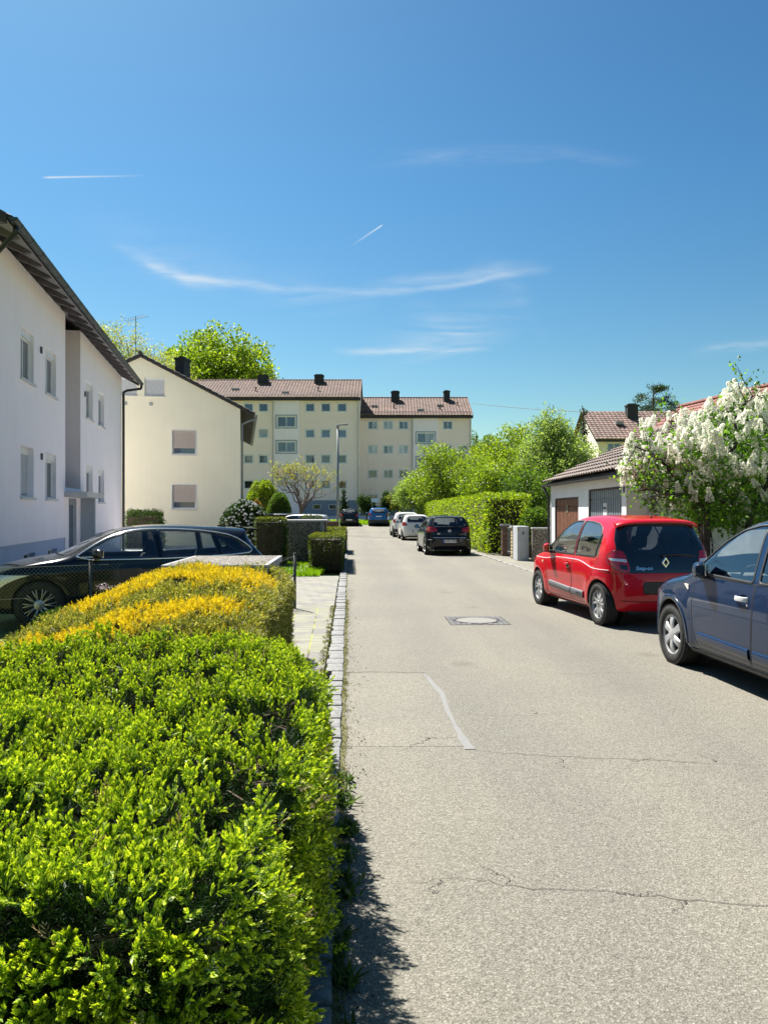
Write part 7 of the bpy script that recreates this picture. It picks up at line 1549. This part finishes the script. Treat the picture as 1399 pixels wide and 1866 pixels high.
root = empty('letterbox_cabinet', (4.56, 25.5, 0), 0, 'tall smooth grey concrete cabinet with letter slot beside the dark pebble wall', 'letterbox'); m = MB(); m.bbox(-.19, .19, -.25, .6, 0, 1.13, .01); m.build('cabinet', render_mat('cabinet_grey', (.42, .44, .46), .08, 4.), root); m = MB(); m.bbox(-.03, .03, -.262, -.252, .86, .96, .003); m.build('letter_plate', plain('fitting_grey', (0, 0, 0)), root); m = MB(); m.bbox(-.17, -.13, -.262, -.252, .98, 1.08, .003); m.build('bell_plate', plain('brass', (.35, .25, .12), .5, .4), root)
root = empty('garden_wall', (5.4, 24.9, 0), 0, 'dark pebble-dashed garden wall with pale coping running to the garage', 'wall'); m = MB(); m.box(-.62, 1.9, -.10, .10, 0, 1.04); m.build('wall_face', pebble('pebble_dark', .7), root); m = MB(); m.bbox(-.64, 1.92, -.13, .13, 1.042, 1.10, .008); m.build('coping', conc(), root)
# low wall and slatted screen further back on the left
root = empty('planter_wall', (px(606, 34), 34, 0), 0, 'low brown rubble wall behind the clipped cube hedges by the road', 'wall'); m = MB(); rg = np.random.default_rng(5)
for i in range(5):
    for j in range(4): m.bbox(-.28+.112*i+.004, -.28+.112*(i+1)-.004, -.12, .12, .30*j+.004, .30*(j+1)-.004, .02)
m.build('stones', plain('rubble_brown', (.16, .10, .075), .9, 0, .4, 12, .4), root, auto=30)
root = empty('timber_screen', (px(514, 58), 58, float(gz(0, 58))), 0, 'weathered grey timber screen beside the ball-shaped shrub', 'screen'); m = MB()
for k in range(13): m.bbox(-.72+k*.11, -.72+k*.11+.095, -.02, .02, 0, 1.85, .004)
m.build('boards', plain('grey_timber', (.22, .20, .18), .85, 0, .2), root); m = MB(); m.box(-.74, .74, .022, .06, .3, .4); m.box(-.74, .74, .022, .06, 1.4, 1.5); m.build('rails', plain('grey_timber', (0, 0, 0)), root)
root = empty('notice_board', (px(683, 70), 70, float(gz(0, 70))), 0, 'small white notice board on two posts in front of the dome-shaped dark tree', 'sign'); m = MB(); z = pz(911.5, 70)-float(gz(0, 70)); m.box(-.33, .33, -.02, .0, z-.17, z+.17); m.build('board', plain('notice_white', (0, 0, 0)), root); m = MB(); m.tube([(-.25, .03, 0), (-.25, .03, z+.1)], .03, 6); m.tube([(.25, .03, 0), (.25, .03, z+.1)], .03, 6); m.build('posts', plain('galvanised', (0, 0, 0)), root)
# ornamental fence behind the parked cars on the right
def iron_fence():
    x, ya, yb, zb, zt_ = 5.72, 5.2, 14.6, .42, 1.12; root = empty('ornamental_fence', (x, 10, 0), 0, 'pale wrought-metal garden fence with curls on a low wall behind the blue car', 'fence')
    m = MB(); m.box(-.10, .10, ya-10, yb-10, 0, zb); m.build('base_wall', render_mat('base_wall', (.30, .30, .28), .1, 2.), root); pm = plain('fence_pale_metal', (.62, .65, .68), .45, .2, .1); m = MB()
    for z in (zb+.06, zt_-.16, zt_-.05): m.bbox(-.012, .012, ya-10, yb-10, z, z+.016, .002)
    y = ya
    while y < yb: m.tube([(0, y-10, zb+.05), (0, y-10, zt_-.04)], .007, 5); y += .115
    m.build('bars', pm, root); m = MB(); y = ya+.06; a = np.linspace(0, 2*math.pi, 11)
    while y < yb: m.tube([(0, y-10+.045*math.cos(q), zt_-.10+.045*math.sin(q)) for q in a], .005, 4, False); m.tube([(0, y-10+.05*math.cos(q), zt_-.01+.045*math.sin(q)) for q in a[:7]], .005, 4, False); y += .115
    m.build('curls', pm, root)
iron_fence()
# overhead wire from the lower block to the far house
m = MB(); a = np.array([px(861, 88), 88, pz(735, 88)]); b = np.array([px(1075, 64), 64, pz(751, 64)]); t = np.linspace(0, 1, 24)[:, None]; m.tube(a+(b-a)*t-np.array([0, 0, 1.])*(.12*4*t*(1-t)), .022, 4, False); ob(m, 'overhead_wire', plain('wire_black', (.03, .03, .035), .7), 'thin dark overhead wire crossing the sky from the lower block', 'cable')
# ------------------------------------------------------------------ hedges, shrubs, trees
yew_hedge(); gold_hedge()
cu = lambda x0, x1, y0, y1, k=.0453: [(x0, y0), (x1, y0), (x1-k*(y1-y0), y1), (x0-k*(y1-y0), y1)]
hedge_box('box_hedge', cu(-1.98, -1.04, 20.1, 26.5), .02, .97, .042, 22000, 'clipped box hedge cube by the left kerb with grass at its foot', 'box', None, 1, .10, .05, 'olive', rnd=.07, depth=.07)
hedge_box('box_hedge', cu(-2.22, -1.42, 29, 32.6), .02, .96, .045, 9000, 'lower clipped box hedge just beyond the cube hedge on the left kerb', 'box', None, 2, .06, .05, 'olive', rnd=.07, depth=.07)
hedge_box('box_hedge', cu(-3.56, -2.76, 21.2, 22.5), 0, 1.42, .042, 9000, 'tall square box hedge beside the pebble-dashed bin shelter', 'box', None, 3, .02, .05, 'olive', rnd=.06, depth=.07)
hedge_box('box_hedge', cu(-2.9, -2.2, 27.2, 28), 0, 1.46, .045, 3000, 'narrow box hedge top showing over the pebble-dashed bin shelter', 'box', None, 4, .02, .05, rnd=.06, depth=.07)
hedge_box('lime_hedge', [(3.85, 28.4), (5.45, 28.4), (5.1, 60), (3.15, 60)], .05, 2.30, .085, 52000, 'tall lime-green leafy hedge along the right side of the road', 'lime', None, 5, .03, .16, rnd=.16, depth=.16, asp=.62, trans=.5)
hedge_box('dark_hedge', [(-11.3, 33.6), (-9.75, 33.6), (-10.0, 35), (-11.5, 35)], 0, 1.60, .07, 7000, 'dark green shrub hedge at the foot of the cream gable', 'mid', None, 6, .0, .3, rnd=.25, depth=.15)
bush('rhododendron', (px(446, 27), 27, 0), .86, .85, 1.98, 'large dark rhododendron covered in white blossom in front of the cream house', 'dark', 9000, .11, 1, 'shrub', None, 420, plain('blossom_white', (.80, .80, .78), .7, 0, .05), .045, .10, asp=.4)
bush('spring_shrub', (px(479, 62), 62, .22), 1.42, 1.3, 3.9, 'bright lime rounded shrub in front of the tall block', 'lime', 9000, .14, 2)
bush('ball_shrub', (px(509, 58), 58, .12), .92, .9, 2.95, 'darker ball-clipped shrub in front of the lime rounded shrub', 'mid', 8000, .10, 3, wob=.06)
bush('rust_shrub', (px(467, 56), 56, .1), .52, .5, 2.35, 'small rust-brown shrub between the rhododendron and the ball shrub', 'rust', 2500, .10, 4)
def budding_tree():
    x, y = px(549, 63), 63.; z0 = float(gz(x, y)); rng = np.random.default_rng(77); root = empty('budding_tree', (x, y, z0), 0, 'nearly bare spreading tree with yellow-green buds in front of the tall block', 'tree'); mb = MB(); T = []
    top = np.array([0, 0, 1.35]); limb(mb, np.array([-.25, 0, 0]), top, .16, .14, rng, .02, 5, 8)
    def grow(p, d, L_, r, lev):
        q = p+d*L_; P = limb(mb, p, q, r, r*.55, rng, .06, 4, 5 if lev < 3 else 3)
        if lev >= 4: T.append(q); T.append((p+q)/2); return
        for _ in range(3 if lev < 3 else 4): nd = unit(d+rng.normal(size=3)*.48+np.array([0, 0, .12])); grow(P[rng.integers(2, 4)], nd, L_*rng.uniform(.62, .86), r*.52, lev+1)
    for a in range(8):
        an = a/8*6.283+rng.uniform(-.3, .3); grow(top-[0, 0, rng.uniform(0, .2)], unit(np.array([math.cos(an)*.95, math.sin(an)*.95, rng.uniform(1.0, 2.8)])), 1.75, .075, 1)
    mb.build('trunk', plain('grey_bark', (.13, .10, .085), .9, 0, .3, 8), root); T = np.array(T); w_ = np.clip((T[:, 2]-2.6)/3.0, .12, 1)*(.6+.6*value_noise(T, 1.2, 4)); k = rng.uniform(size=len(T)) < w_*1.0; Q = np.repeat(T[k], 5, 0)+rng.normal(size=(k.sum()*5, 3))*.12
    V, F = leaf_quads(Q, unit(rng.normal(size=Q.shape)+[0, 0, .4]), .13, .6, rng, .1); np_mesh('crown', V, F, leaf_mat('bud_leaves', [(0, (.16, .20, .02)), (1, (.44, .42, .05))], .45), root)
budding_tree()
G = lambda y: float(gz(0, y))
tree('young_conifer', (px(626, 73), 73, G(73)), 3.0, .62, 'slim young conifer beside the street lamp', 'tree', None, 3, 'pine', 16, 3200, .13, .05, .12, shape='cone', clump=.25)
for i, (x, y, h, r, lab, kd_) in enumerate(((668, 74, 2.45, 1.12, 'dome-clipped dark small tree behind the white notice board', 'dark'), (706, 75, 2.7, .95, 'dark weeping dome tree between the notice board and the garden trees', 'dark'), (727, 74, 3.25, 1.35, 'yellow-green drooping small tree in front of the lower block', 'olive'))):
    tree('dome_tree', (px(x, y), y, G(y)), h, r, lab, 'tree', None, 20+i, kd_, 12, 7000, .13, .07, .22, clump=.25, squash=.9)
tree('garden_tree', (px(827, 60), 60, G(60)), 7.2, 3.7, 'light green loose garden tree rising over the lime hedge, branches showing', 'tree', None, 5, 'grey', 34, 30000, .17, .14, .12, open_=.45, twigs=4, clump=.55, mat=green('fresh', .45))
tree('garden_tree', (px(765, 66), 66, G(66)), 4.6, 2.5, 'pale leafy tree at the far end of the lime hedge', 'tree', None, 6, 'grey', 20, 14000, .16, .10, .10, open_=.2, clump=.45)
tree('garden_tree', (px(935, 74), 74, G(74)), 9.9, 4.6, 'large yellow-green maple behind the garden trees', 'tree', None, 7, 'lime', 30, 26000, .21, .25, .12, clump=.6)
tree('garden_tree', (px(1003, 46), 46, .02), 7.9, 2.75, 'tall grey-green tree with feathery top left of the distant cream house', 'tree', None, 8, 'grey', 34, 36000, .13, .16, .10, open_=.35, twigs=5, clump=.42)
tree('garden_tree', (px(1045, 44), 44, .0), 6.6, 2.1, 'grey-green tree against the gable of the distant cream house', 'tree', None, 28, 'grey', 22, 16000, .13, .12, .10, open_=.4, twigs=4, clump=.4)
tree('garden_tree', (px(915, 44), 44, .0), 5.6, 2.6, 'mid green garden tree directly behind the lime hedge', 'tree', None, 9, 'mid', 24, 20000, .14, .12, .12, open_=.4, twigs=4, clump=.4, mat=green('fresh'))
tree('garden_tree', (px(962, 36), 36, 0), 3.9, 1.75, 'dark green shrubby tree between the lime hedge and the garage', 'tree', None, 10, 'mid', 18, 14000, .11, .08, .08, clump=.35)
tree('garden_tree', (px(873, 98), 98, G(98)), 11.0, 3.3, 'dark tree at the corner of the lower block', 'tree', None, 11, 'mid', 16, 9000, .26, .2, .1)
tree('spire_conifer', (px(1063, 58), 58, .1), 9.3, 1.1, 'dark narrow conifer tip between the feathery tree and the distant house', 'tree', None, 12, 'pine', 22, 6000, .16, .10, .1, shape='cone', clump=.3)
bush('laurel_shrub', (px(975, 27.5), 27.5, 0), .62, .8, 1.75, 'glossy green shrub above the dark pebble garden wall', 'mid', 5000, .09, 14)
bush('laurel_shrub', (px(1000, 30), 30, 0), .9, .9, 1.35, 'low bright shrub by the garage corner', 'lime', 5000, .09, 15)
# far trees on the rise behind
tree('large_maple', (px(388, 112), 112, G(112)), 26.6, 9.6, 'big bright yellow-green tree towering behind the blocks', 'tree', None, 14, 'lime', 60, 52000, .46, .5, .26, clump=1.1, mat=green('fresh'))
tree('large_maple', (px(483, 116), 116, G(116)), 22.2, 3.6, 'smaller bright crown beside the towering yellow-green tree', 'tree', None, 15, 'lime', 16, 9000, .42, .3, .35, clump=.9, mat=green('fresh'))
for i, (x, y, h, r, lab) in enumerate(((213, 66, 18.4, 3.4, 'thinly leafed tree behind the white house eave'), (262, 70, 17.6, 3.6, 'airy budding tree behind the roof aerial'), (172, 64, 18.6, 3.0, 'sparse pale tree rising over the white house gutter'), (302, 84, 19.2, 3.6, 'hazy thin-leafed tree beside the towering yellow-green tree'))):
    tree('budding_ash', (px(x, y), y, G(y)), h, r, lab, 'tree', None, 40+i, 'grey', 30, 16000, .17, .16, .42, open_=.5, twigs=6, clump=.6, mat=leaf_mat('ash_leaves', [(0, (.16, .20, .05)), (1, (.42, .44, .16))], .45))
bush('understorey_shrub', (px(262, 60), 60, 0), 3.2, 2.5, 11.2, 'low yellow-green tree mass between the cream roof and the airy trees', 'lime', 9000, .25, 61)
def pine():
    x, y = px(1187, 92), 92.; z0 = G(92); rng = np.random.default_rng(5); root = empty('pine_tree', (x, y, z0), 0, 'dark open-crowned pine on the skyline above the distant house roof', 'tree'); H_ = pz(705, 92)-z0; mb = MB(); limb(mb, np.zeros(3), np.array([.2, 0, H_*.97]), .28, .06, rng, .01, 8, 8); P = []
    for i in range(46):
        t = rng.uniform(.62, .99); a = rng.uniform(0, 6.28); R_ = 3.3*math.sqrt(max(.05, 1-((t-.72)/.30)**2))*rng.uniform(.35, 1); c = np.array([math.cos(a)*R_+.3, math.sin(a)*R_*.8, H_*t]); limb(mb, np.array([.1, 0, H_*(t-.05)]), c, .05, .02, rng, .06, 4, 4); q = c+rng.normal(size=(170, 3))*[.36, .36, .16]; P.append(q)
    P = np.concatenate(P); V, F = leaf_quads(P, unit(rng.normal(size=P.shape)+[0, 0, .7]), .26, .28, rng); np_mesh('crown', V, F, green('pine', .1 if False else .45), root); mb.build('trunk', bark(), root)
pine()
tree('skyline_tree', (px(1115, 88), 88, G(88)), pz(736, 88)-G(88), 1.9, 'pale green treetop behind the distant house ridge', 'tree', None, 71, 'grey', 14, 4500, .22, .14, .3, open_=.3)
tree('skyline_tree', (px(1262, 90), 90, G(90)), pz(727, 90)-G(90), 2.6, 'bare twiggy treetop between the pine and the red roof', 'tree', None, 72, 'olive', 20, 1200, .2, .14, .3, open_=.8, twigs=6)
tree('skyline_tree', (px(700, 104), 104, G(104)), pz(716, 104)-G(104), 1.6, 'thin treetop peeping over the lower block ridge', 'tree', None, 73, 'olive', 10, 900, .2, .12, .3, open_=.8, twigs=4)
# wooded slope behind everything, one mass
rngw = np.random.default_rng(12); n = 2600; X = rngw.uniform(-140, 150, n); Y = rngw.uniform(130, 260, n); C_ = np.column_stack([X, Y, gz(X, Y)+rngw.uniform(2, 8, n)]); q = np.repeat(C_, 30, 0)+rngw.normal(size=(n*30, 3))*[2.2, 2.2, 1.6]
V, F = leaf_quads(q, unit(rngw.normal(size=q.shape)+[0, -.3, .5]), 1.0, .7, rngw); tag(np_mesh('distant_wood', V, F, green('mid')), kind='stuff')

def lilac():
    """old white lilac: gnarled stems, heart-shaped leaves, dense panicles"""
    rng = np.random.default_rng(21); ox, oy = 5.75, 13.6; root = empty('white_lilac', (ox, oy, 0), 0, 'old white lilac in full bloom leaning over the fence behind the red car', 'tree'); mb = MB(); tips = []
    def P(x, y, Y): return np.array([(x-699.5)/1402*Y-ox, Y-oy, CAMH+(933-y)/1402*Y])
    stems = [[P(1290, 1075, 13.6), P(1287, 960, 13.6), P(1283, 905, 13.5), P(1300, 880, 13.4), P(1312, 845, 13.4), P(1335, 815, 13.3), P(1340, 770, 13.3), P(1352, 735, 13.3)],
             [P(1305, 1075, 13.8), P(1280, 960, 13.9), P(1262, 910, 13.7), P(1240, 880, 13.6), P(1215, 850, 13.4), P(1185, 830, 13.2), P(1160, 815, 13.1)],
             [P(1290, 1060, 13.5), P(1292, 930, 13.3), P(1270, 905, 13.2), P(1235, 905, 13.0), P(1195, 890, 12.9), P(1160, 895, 12.8)],
             [P(1360, 1060, 13.4), P(1368, 950, 13.3), P(1385, 905, 13.2), P(1410, 860, 13.1), P(1430, 800, 13.0)],
             [P(1350, 1060, 14.2), P(1345, 930, 14.3), P(1372, 860, 14.3), P(1385, 820, 14.2), P(1400, 750, 14.2)],
             [P(1300, 1060, 14.0), P(1290, 900, 14.2), P(1262, 850, 14.3), P(1250, 800, 14.2), P(1262, 760, 14.1)]]
    for s in stems:
        s = np.array(s); t = np.linspace(0, len(s)-1, 26); C = np.stack([np.interp(t, range(len(s)), s[:, k]) for k in range(3)], 1); C += np.stack([value_noise(np.column_stack([t*1.3, t*0+k*7, t*0]), 1., 30+k)-.5 for k in range(3)], 1)*.10
        mb.tube(C, np.linspace(.070, .012, 26)**1.0*(1+.15*rng.normal(size=26)*.5), 8, False)
        for i in range(7, 26, 1):
            for _ in range(1 + i % 2):
                d = unit(rng.normal(size=3)*[1, .8, .8]+[0, 0, .35]); L_ = rng.uniform(.3, .8); p = limb(mb, C[i], C[i]+d*L_, .010, .004, rng, .10, 6, 5); tips.append(p[-1])
                for _ in range(2): e = p[3]+unit(d+rng.normal(size=3)*.7)*L_*.6; limb(mb, p[3], e, .008, .003, rng, .1, 4, 4); tips.append(e)
    # crown outline fill (image-outline derived volume, modelled 2.4 m deep)
    outline = [(1122, 862), (1135, 835), (1150, 800), (1172, 775), (1205, 785), (1218, 765), (1245, 770), (1262, 750), (1290, 742), (1312, 722), (1330, 706), (1356, 712), (1372, 730), (1402, 728), (1480, 740), (1540, 860), (1480, 960), (1399, 985), (1340, 990), (1290, 975), (1230, 955), (1210, 930), (1188, 905), (1150, 905), (1132, 892)]
    oa = np.array(outline, float); n = 13000; X = rng.uniform(1115, 1545, n); Yp = rng.uniform(700, 995, n); D_ = rng.uniform(12.5, 14.9, n); sd = sd_poly(oa, X, Yp); w = sd < -4; w &= np.abs(D_-13.7) < np.clip(-sd/45, .25, 1.2)
    X, Yp, D_, sd = X[w], Yp[w], D_[w], sd[w]; Q = np.stack([(X-699.5)/1402*D_-ox, D_-oy, CAMH+(933-Yp)/1402*D_], 1); kk = value_noise(Q, .32, 8) > .40; Q, Xk, Yk, sk, Dk = Q[kk], X[kk], Yp[kk], sd[kk], D_[kk]
    for i in rng.choice(len(Q), min(420, len(Q)), replace=False):
        t_ = tips[rng.integers(len(tips))]; j = np.argmin([np.linalg.norm(Q[i]-tt) for tt in tips]); 
        if np.linalg.norm(Q[i]-tips[j]) < .9: limb(mb, tips[j], Q[i], .004, .002, rng, .08, 4, 4)
    mb.build('trunk', plain('lilac_bark', (.055, .045, .040), .9, 0, .35, 20, .5), root, smooth=True)
    keepL = rng.uniform(size=len(Q)) < np.interp(Yk, [700, 860, 920, 990], [.50, .55, .95, 1.]); L = np.concatenate([Q[keepL], np.array(tips)]); q = np.repeat(L, 5, 0)+rng.normal(size=(len(L)*5, 3))*.075; ld = unit(rng.normal(size=q.shape)*.8+[0, 0, .1])
    # heart leaves: six-point outlines
    nL = len(q); s = (.062*rng.uniform(.6, 1.25, nL))[:, None]; A = unit(np.cross(ld, rng.normal(size=(nL, 3)))); N_ = np.cross(A, ld)
    V = np.stack([q, q+ld*s*.08+A*s*.36+N_*s*.04, q+ld*s*.42+A*s*.40+N_*s*.10, q+ld*s*1.05, q+ld*s*.42-A*s*.40+N_*s*.10, q+ld*s*.08-A*s*.36+N_*s*.04], 1).reshape(-1, 3); np_mesh('leaves', V, np.arange(nL*6).reshape(nL, 6), leaf_mat('lilac_leaves', [(0, (.045, .12, .014)), (.5, (.09, .21, .02)), (1, (.19, .35, .03))], .45, .35), root)
    # panicles, mostly on the upper-left and sunny side, fewer low down
    pr = np.interp(Yk, [700, 870, 905, 985], [.95, .9, .28, .08])*np.interp(Xk, [1115, 1230, 1300, 1545], [1.3, 1.15, .75, .6]); rim = (sk > -16).astype(float)*.5; pr = pr*np.where(Dk < 13.6, 1, .35)*(.55+rim)
    patch = value_noise(Q, .55, 41); pr = pr*np.clip((patch-.22)*4, .15, 1.35); cand = np.where(rng.uniform(size=len(Q)) < pr)[0]; rng.shuffle(cand); cen = []
    for i in cand:
        c = Q[i]+np.array([-.05, -.10, .07])
        if all(np.linalg.norm(c-o) > .105 for o in cen): cen.append(c)
        if len(cen) >= 520: break
    FP, FD = [], []
    for c in cen:
        ax = unit(np.array([rng.normal()*.35, rng.normal()*.3-.1, 1.])); ln = rng.uniform(.14, .26); k = 300; t = rng.uniform(0, 1, k)**.8; rr = .056*(1-t*.80)*np.sqrt(rng.uniform(.35, 1, k))*(ln/.19); u = unit(np.cross(np.tile(ax, (k, 1)), rng.normal(size=(k, 3)))); FP.append(c-ax*.05+ax*(t*ln)[:, None]+u*rr[:, None]); FD.append(unit(u+ax*.35+rng.normal(size=(k, 3))*.35))
    FP = np.concatenate(FP); FD = np.concatenate(FD); V, F = leaf_quads(FP, FD, .022, .95, rng, .2); np_mesh('blossom', V, F, leaf_mat('lilac_blossom', [(0, (.84, .83, .72)), (.5, (.91, .91, .83)), (1, (.94, .93, .90))], .48, .6, (1, 1, .97)), root)
lilac()
bush('juniper', (-4.15, 10.35, 0), .50, .35, .30, 'dark low juniper at the foot of the chain-link fence', 'dark', 5000, .06, 33, 'shrub', wob=.3, asp=.3)
bush('juniper', (-3.55, 10.4, 0), .5, .35, .30, 'small green juniper sprawling beside the golden hedge', 'mid', 3500, .06, 34, 'shrub', wob=.35, asp=.3)
rga = np.random.default_rng(3)
for i, (x, y) in enumerate(((-3.42, 9.4), (-3.22, 9.4))):
    root = empty('allium', (x, y, 0), 0, ('pale mauve flower head against the dark car door, nearer the fence post', 'second pale mauve flower head, nearer the golden hedge')[i], 'flower'); h = .68; m = MB(); m.tube([(0, 0, 0), (.02, 0, h*.5), (0, 0, h)], .006, 5); m.build('stem', green('mid'), root)
    q = rga.normal(size=(90, 3))*[.045, .045, .022]+[0, 0, h]; V, F = leaf_quads(q, unit(rga.normal(size=q.shape)), .022, .8, rga); np_mesh('blossom', V, F, plain('mauve', (.48, .36, .44), .7), root)
# ------------------------------------------------------------------ the parked cars
spec_tw = spec_twingo(); r, T = build_car('parked_car', spec_tw, (3.80, 11.0, 0), .139, 'small red hatchback with black glass tailgate and a highlight painted along its side ledge', 'car', 'cars parked in the street', h=.024); finish_twingo(r, T)
spec_sa = spec_sandero(); r, T = build_car('parked_car', spec_sa, (4.066, 5.616, 0), .075, 'dark blue hatchback cut by the picture edge, parked behind the red one', 'car', 'cars parked in the street', h=.026); finish_sandero(r, T)
spec_go = spec_golf(); r, T = build_car('parked_car', spec_go, (2.365, 28.88, 0), .054, 'black hatchback beside the lime hedge with number plate S FW 1970', 'car', 'cars parked in the street', h=.034); finish_golf(r, T)
spec_wa = spec_wagon(); r, T = build_car('parked_car', spec_wa, (-2.73, 12.56, -.02), R(114), 'dark navy estate with chrome window line parked on the drive of the white house', 'car', 'cars parked in the street', h=.03); finish_wagon(r, T)
white = car_paint('white_paint', (.72, .72, .72), 0, .25, .06)
g1 = spec_generic(3.95, 1.70, 1.47, white); r, T = build_car('parked_car', g1, (px(731, 43.6)+.83, 43.6, 0), .06, 'small white hatchback, nearer of the two white cars beyond the black one', 'car', 'cars parked in the street', h=.05); plate_with_text(r, T, g1['mats'], 0, .52, txt=None)
g2 = spec_generic(4.3, 1.80, 1.58, white, suv=True); r, T = build_car('parked_car', g2, (px(715, 48.6)+.88, 48.6, .02), .05, 'white crossover with black bumper, farther of the two white cars', 'car', 'cars parked in the street', h=.055)
g3 = spec_generic(4.25, 1.82, 1.57, car_paint('bright_blue_paint', (.012, .13, .42), 0, .25, .06), suv=True); r, T = build_car('parked_car', g3, (px(690, 66), 66, float(gz(0, 66))), .03, 'bright blue crossover parked at the end of the street', 'car', 'cars parked in the street', h=.055)
g4 = spec_generic(3.7, 1.66, 1.50, MATS['black_paint']); r, T = build_car('parked_car', g4, (px(636.5, 66), 66, float(gz(0, 66))), .04, 'black small car parked beside the street lamp at the end of the street', 'car', 'cars parked in the street', h=.055)
g5 = spec_generic(4.6, 1.78, 1.48, car_paint('silver_paint', (.46, .48, .50), .3, .3, .06)); r, T = build_car('parked_car', g5, (-3.85, 46.3, .0), R(88), 'silver estate showing its roof over the pebble-dashed bin shelter', 'car', 'cars parked in the street', h=.06)
g6 = spec_generic(4.4, 1.78, 1.50, MATS['dark_navy_paint']); r, T = build_car('parked_car', g6, (-6.1, 51.5, .03), R(84), 'dark saloon roof behind the silver estate', 'car', 'cars parked in the street', h=.06)
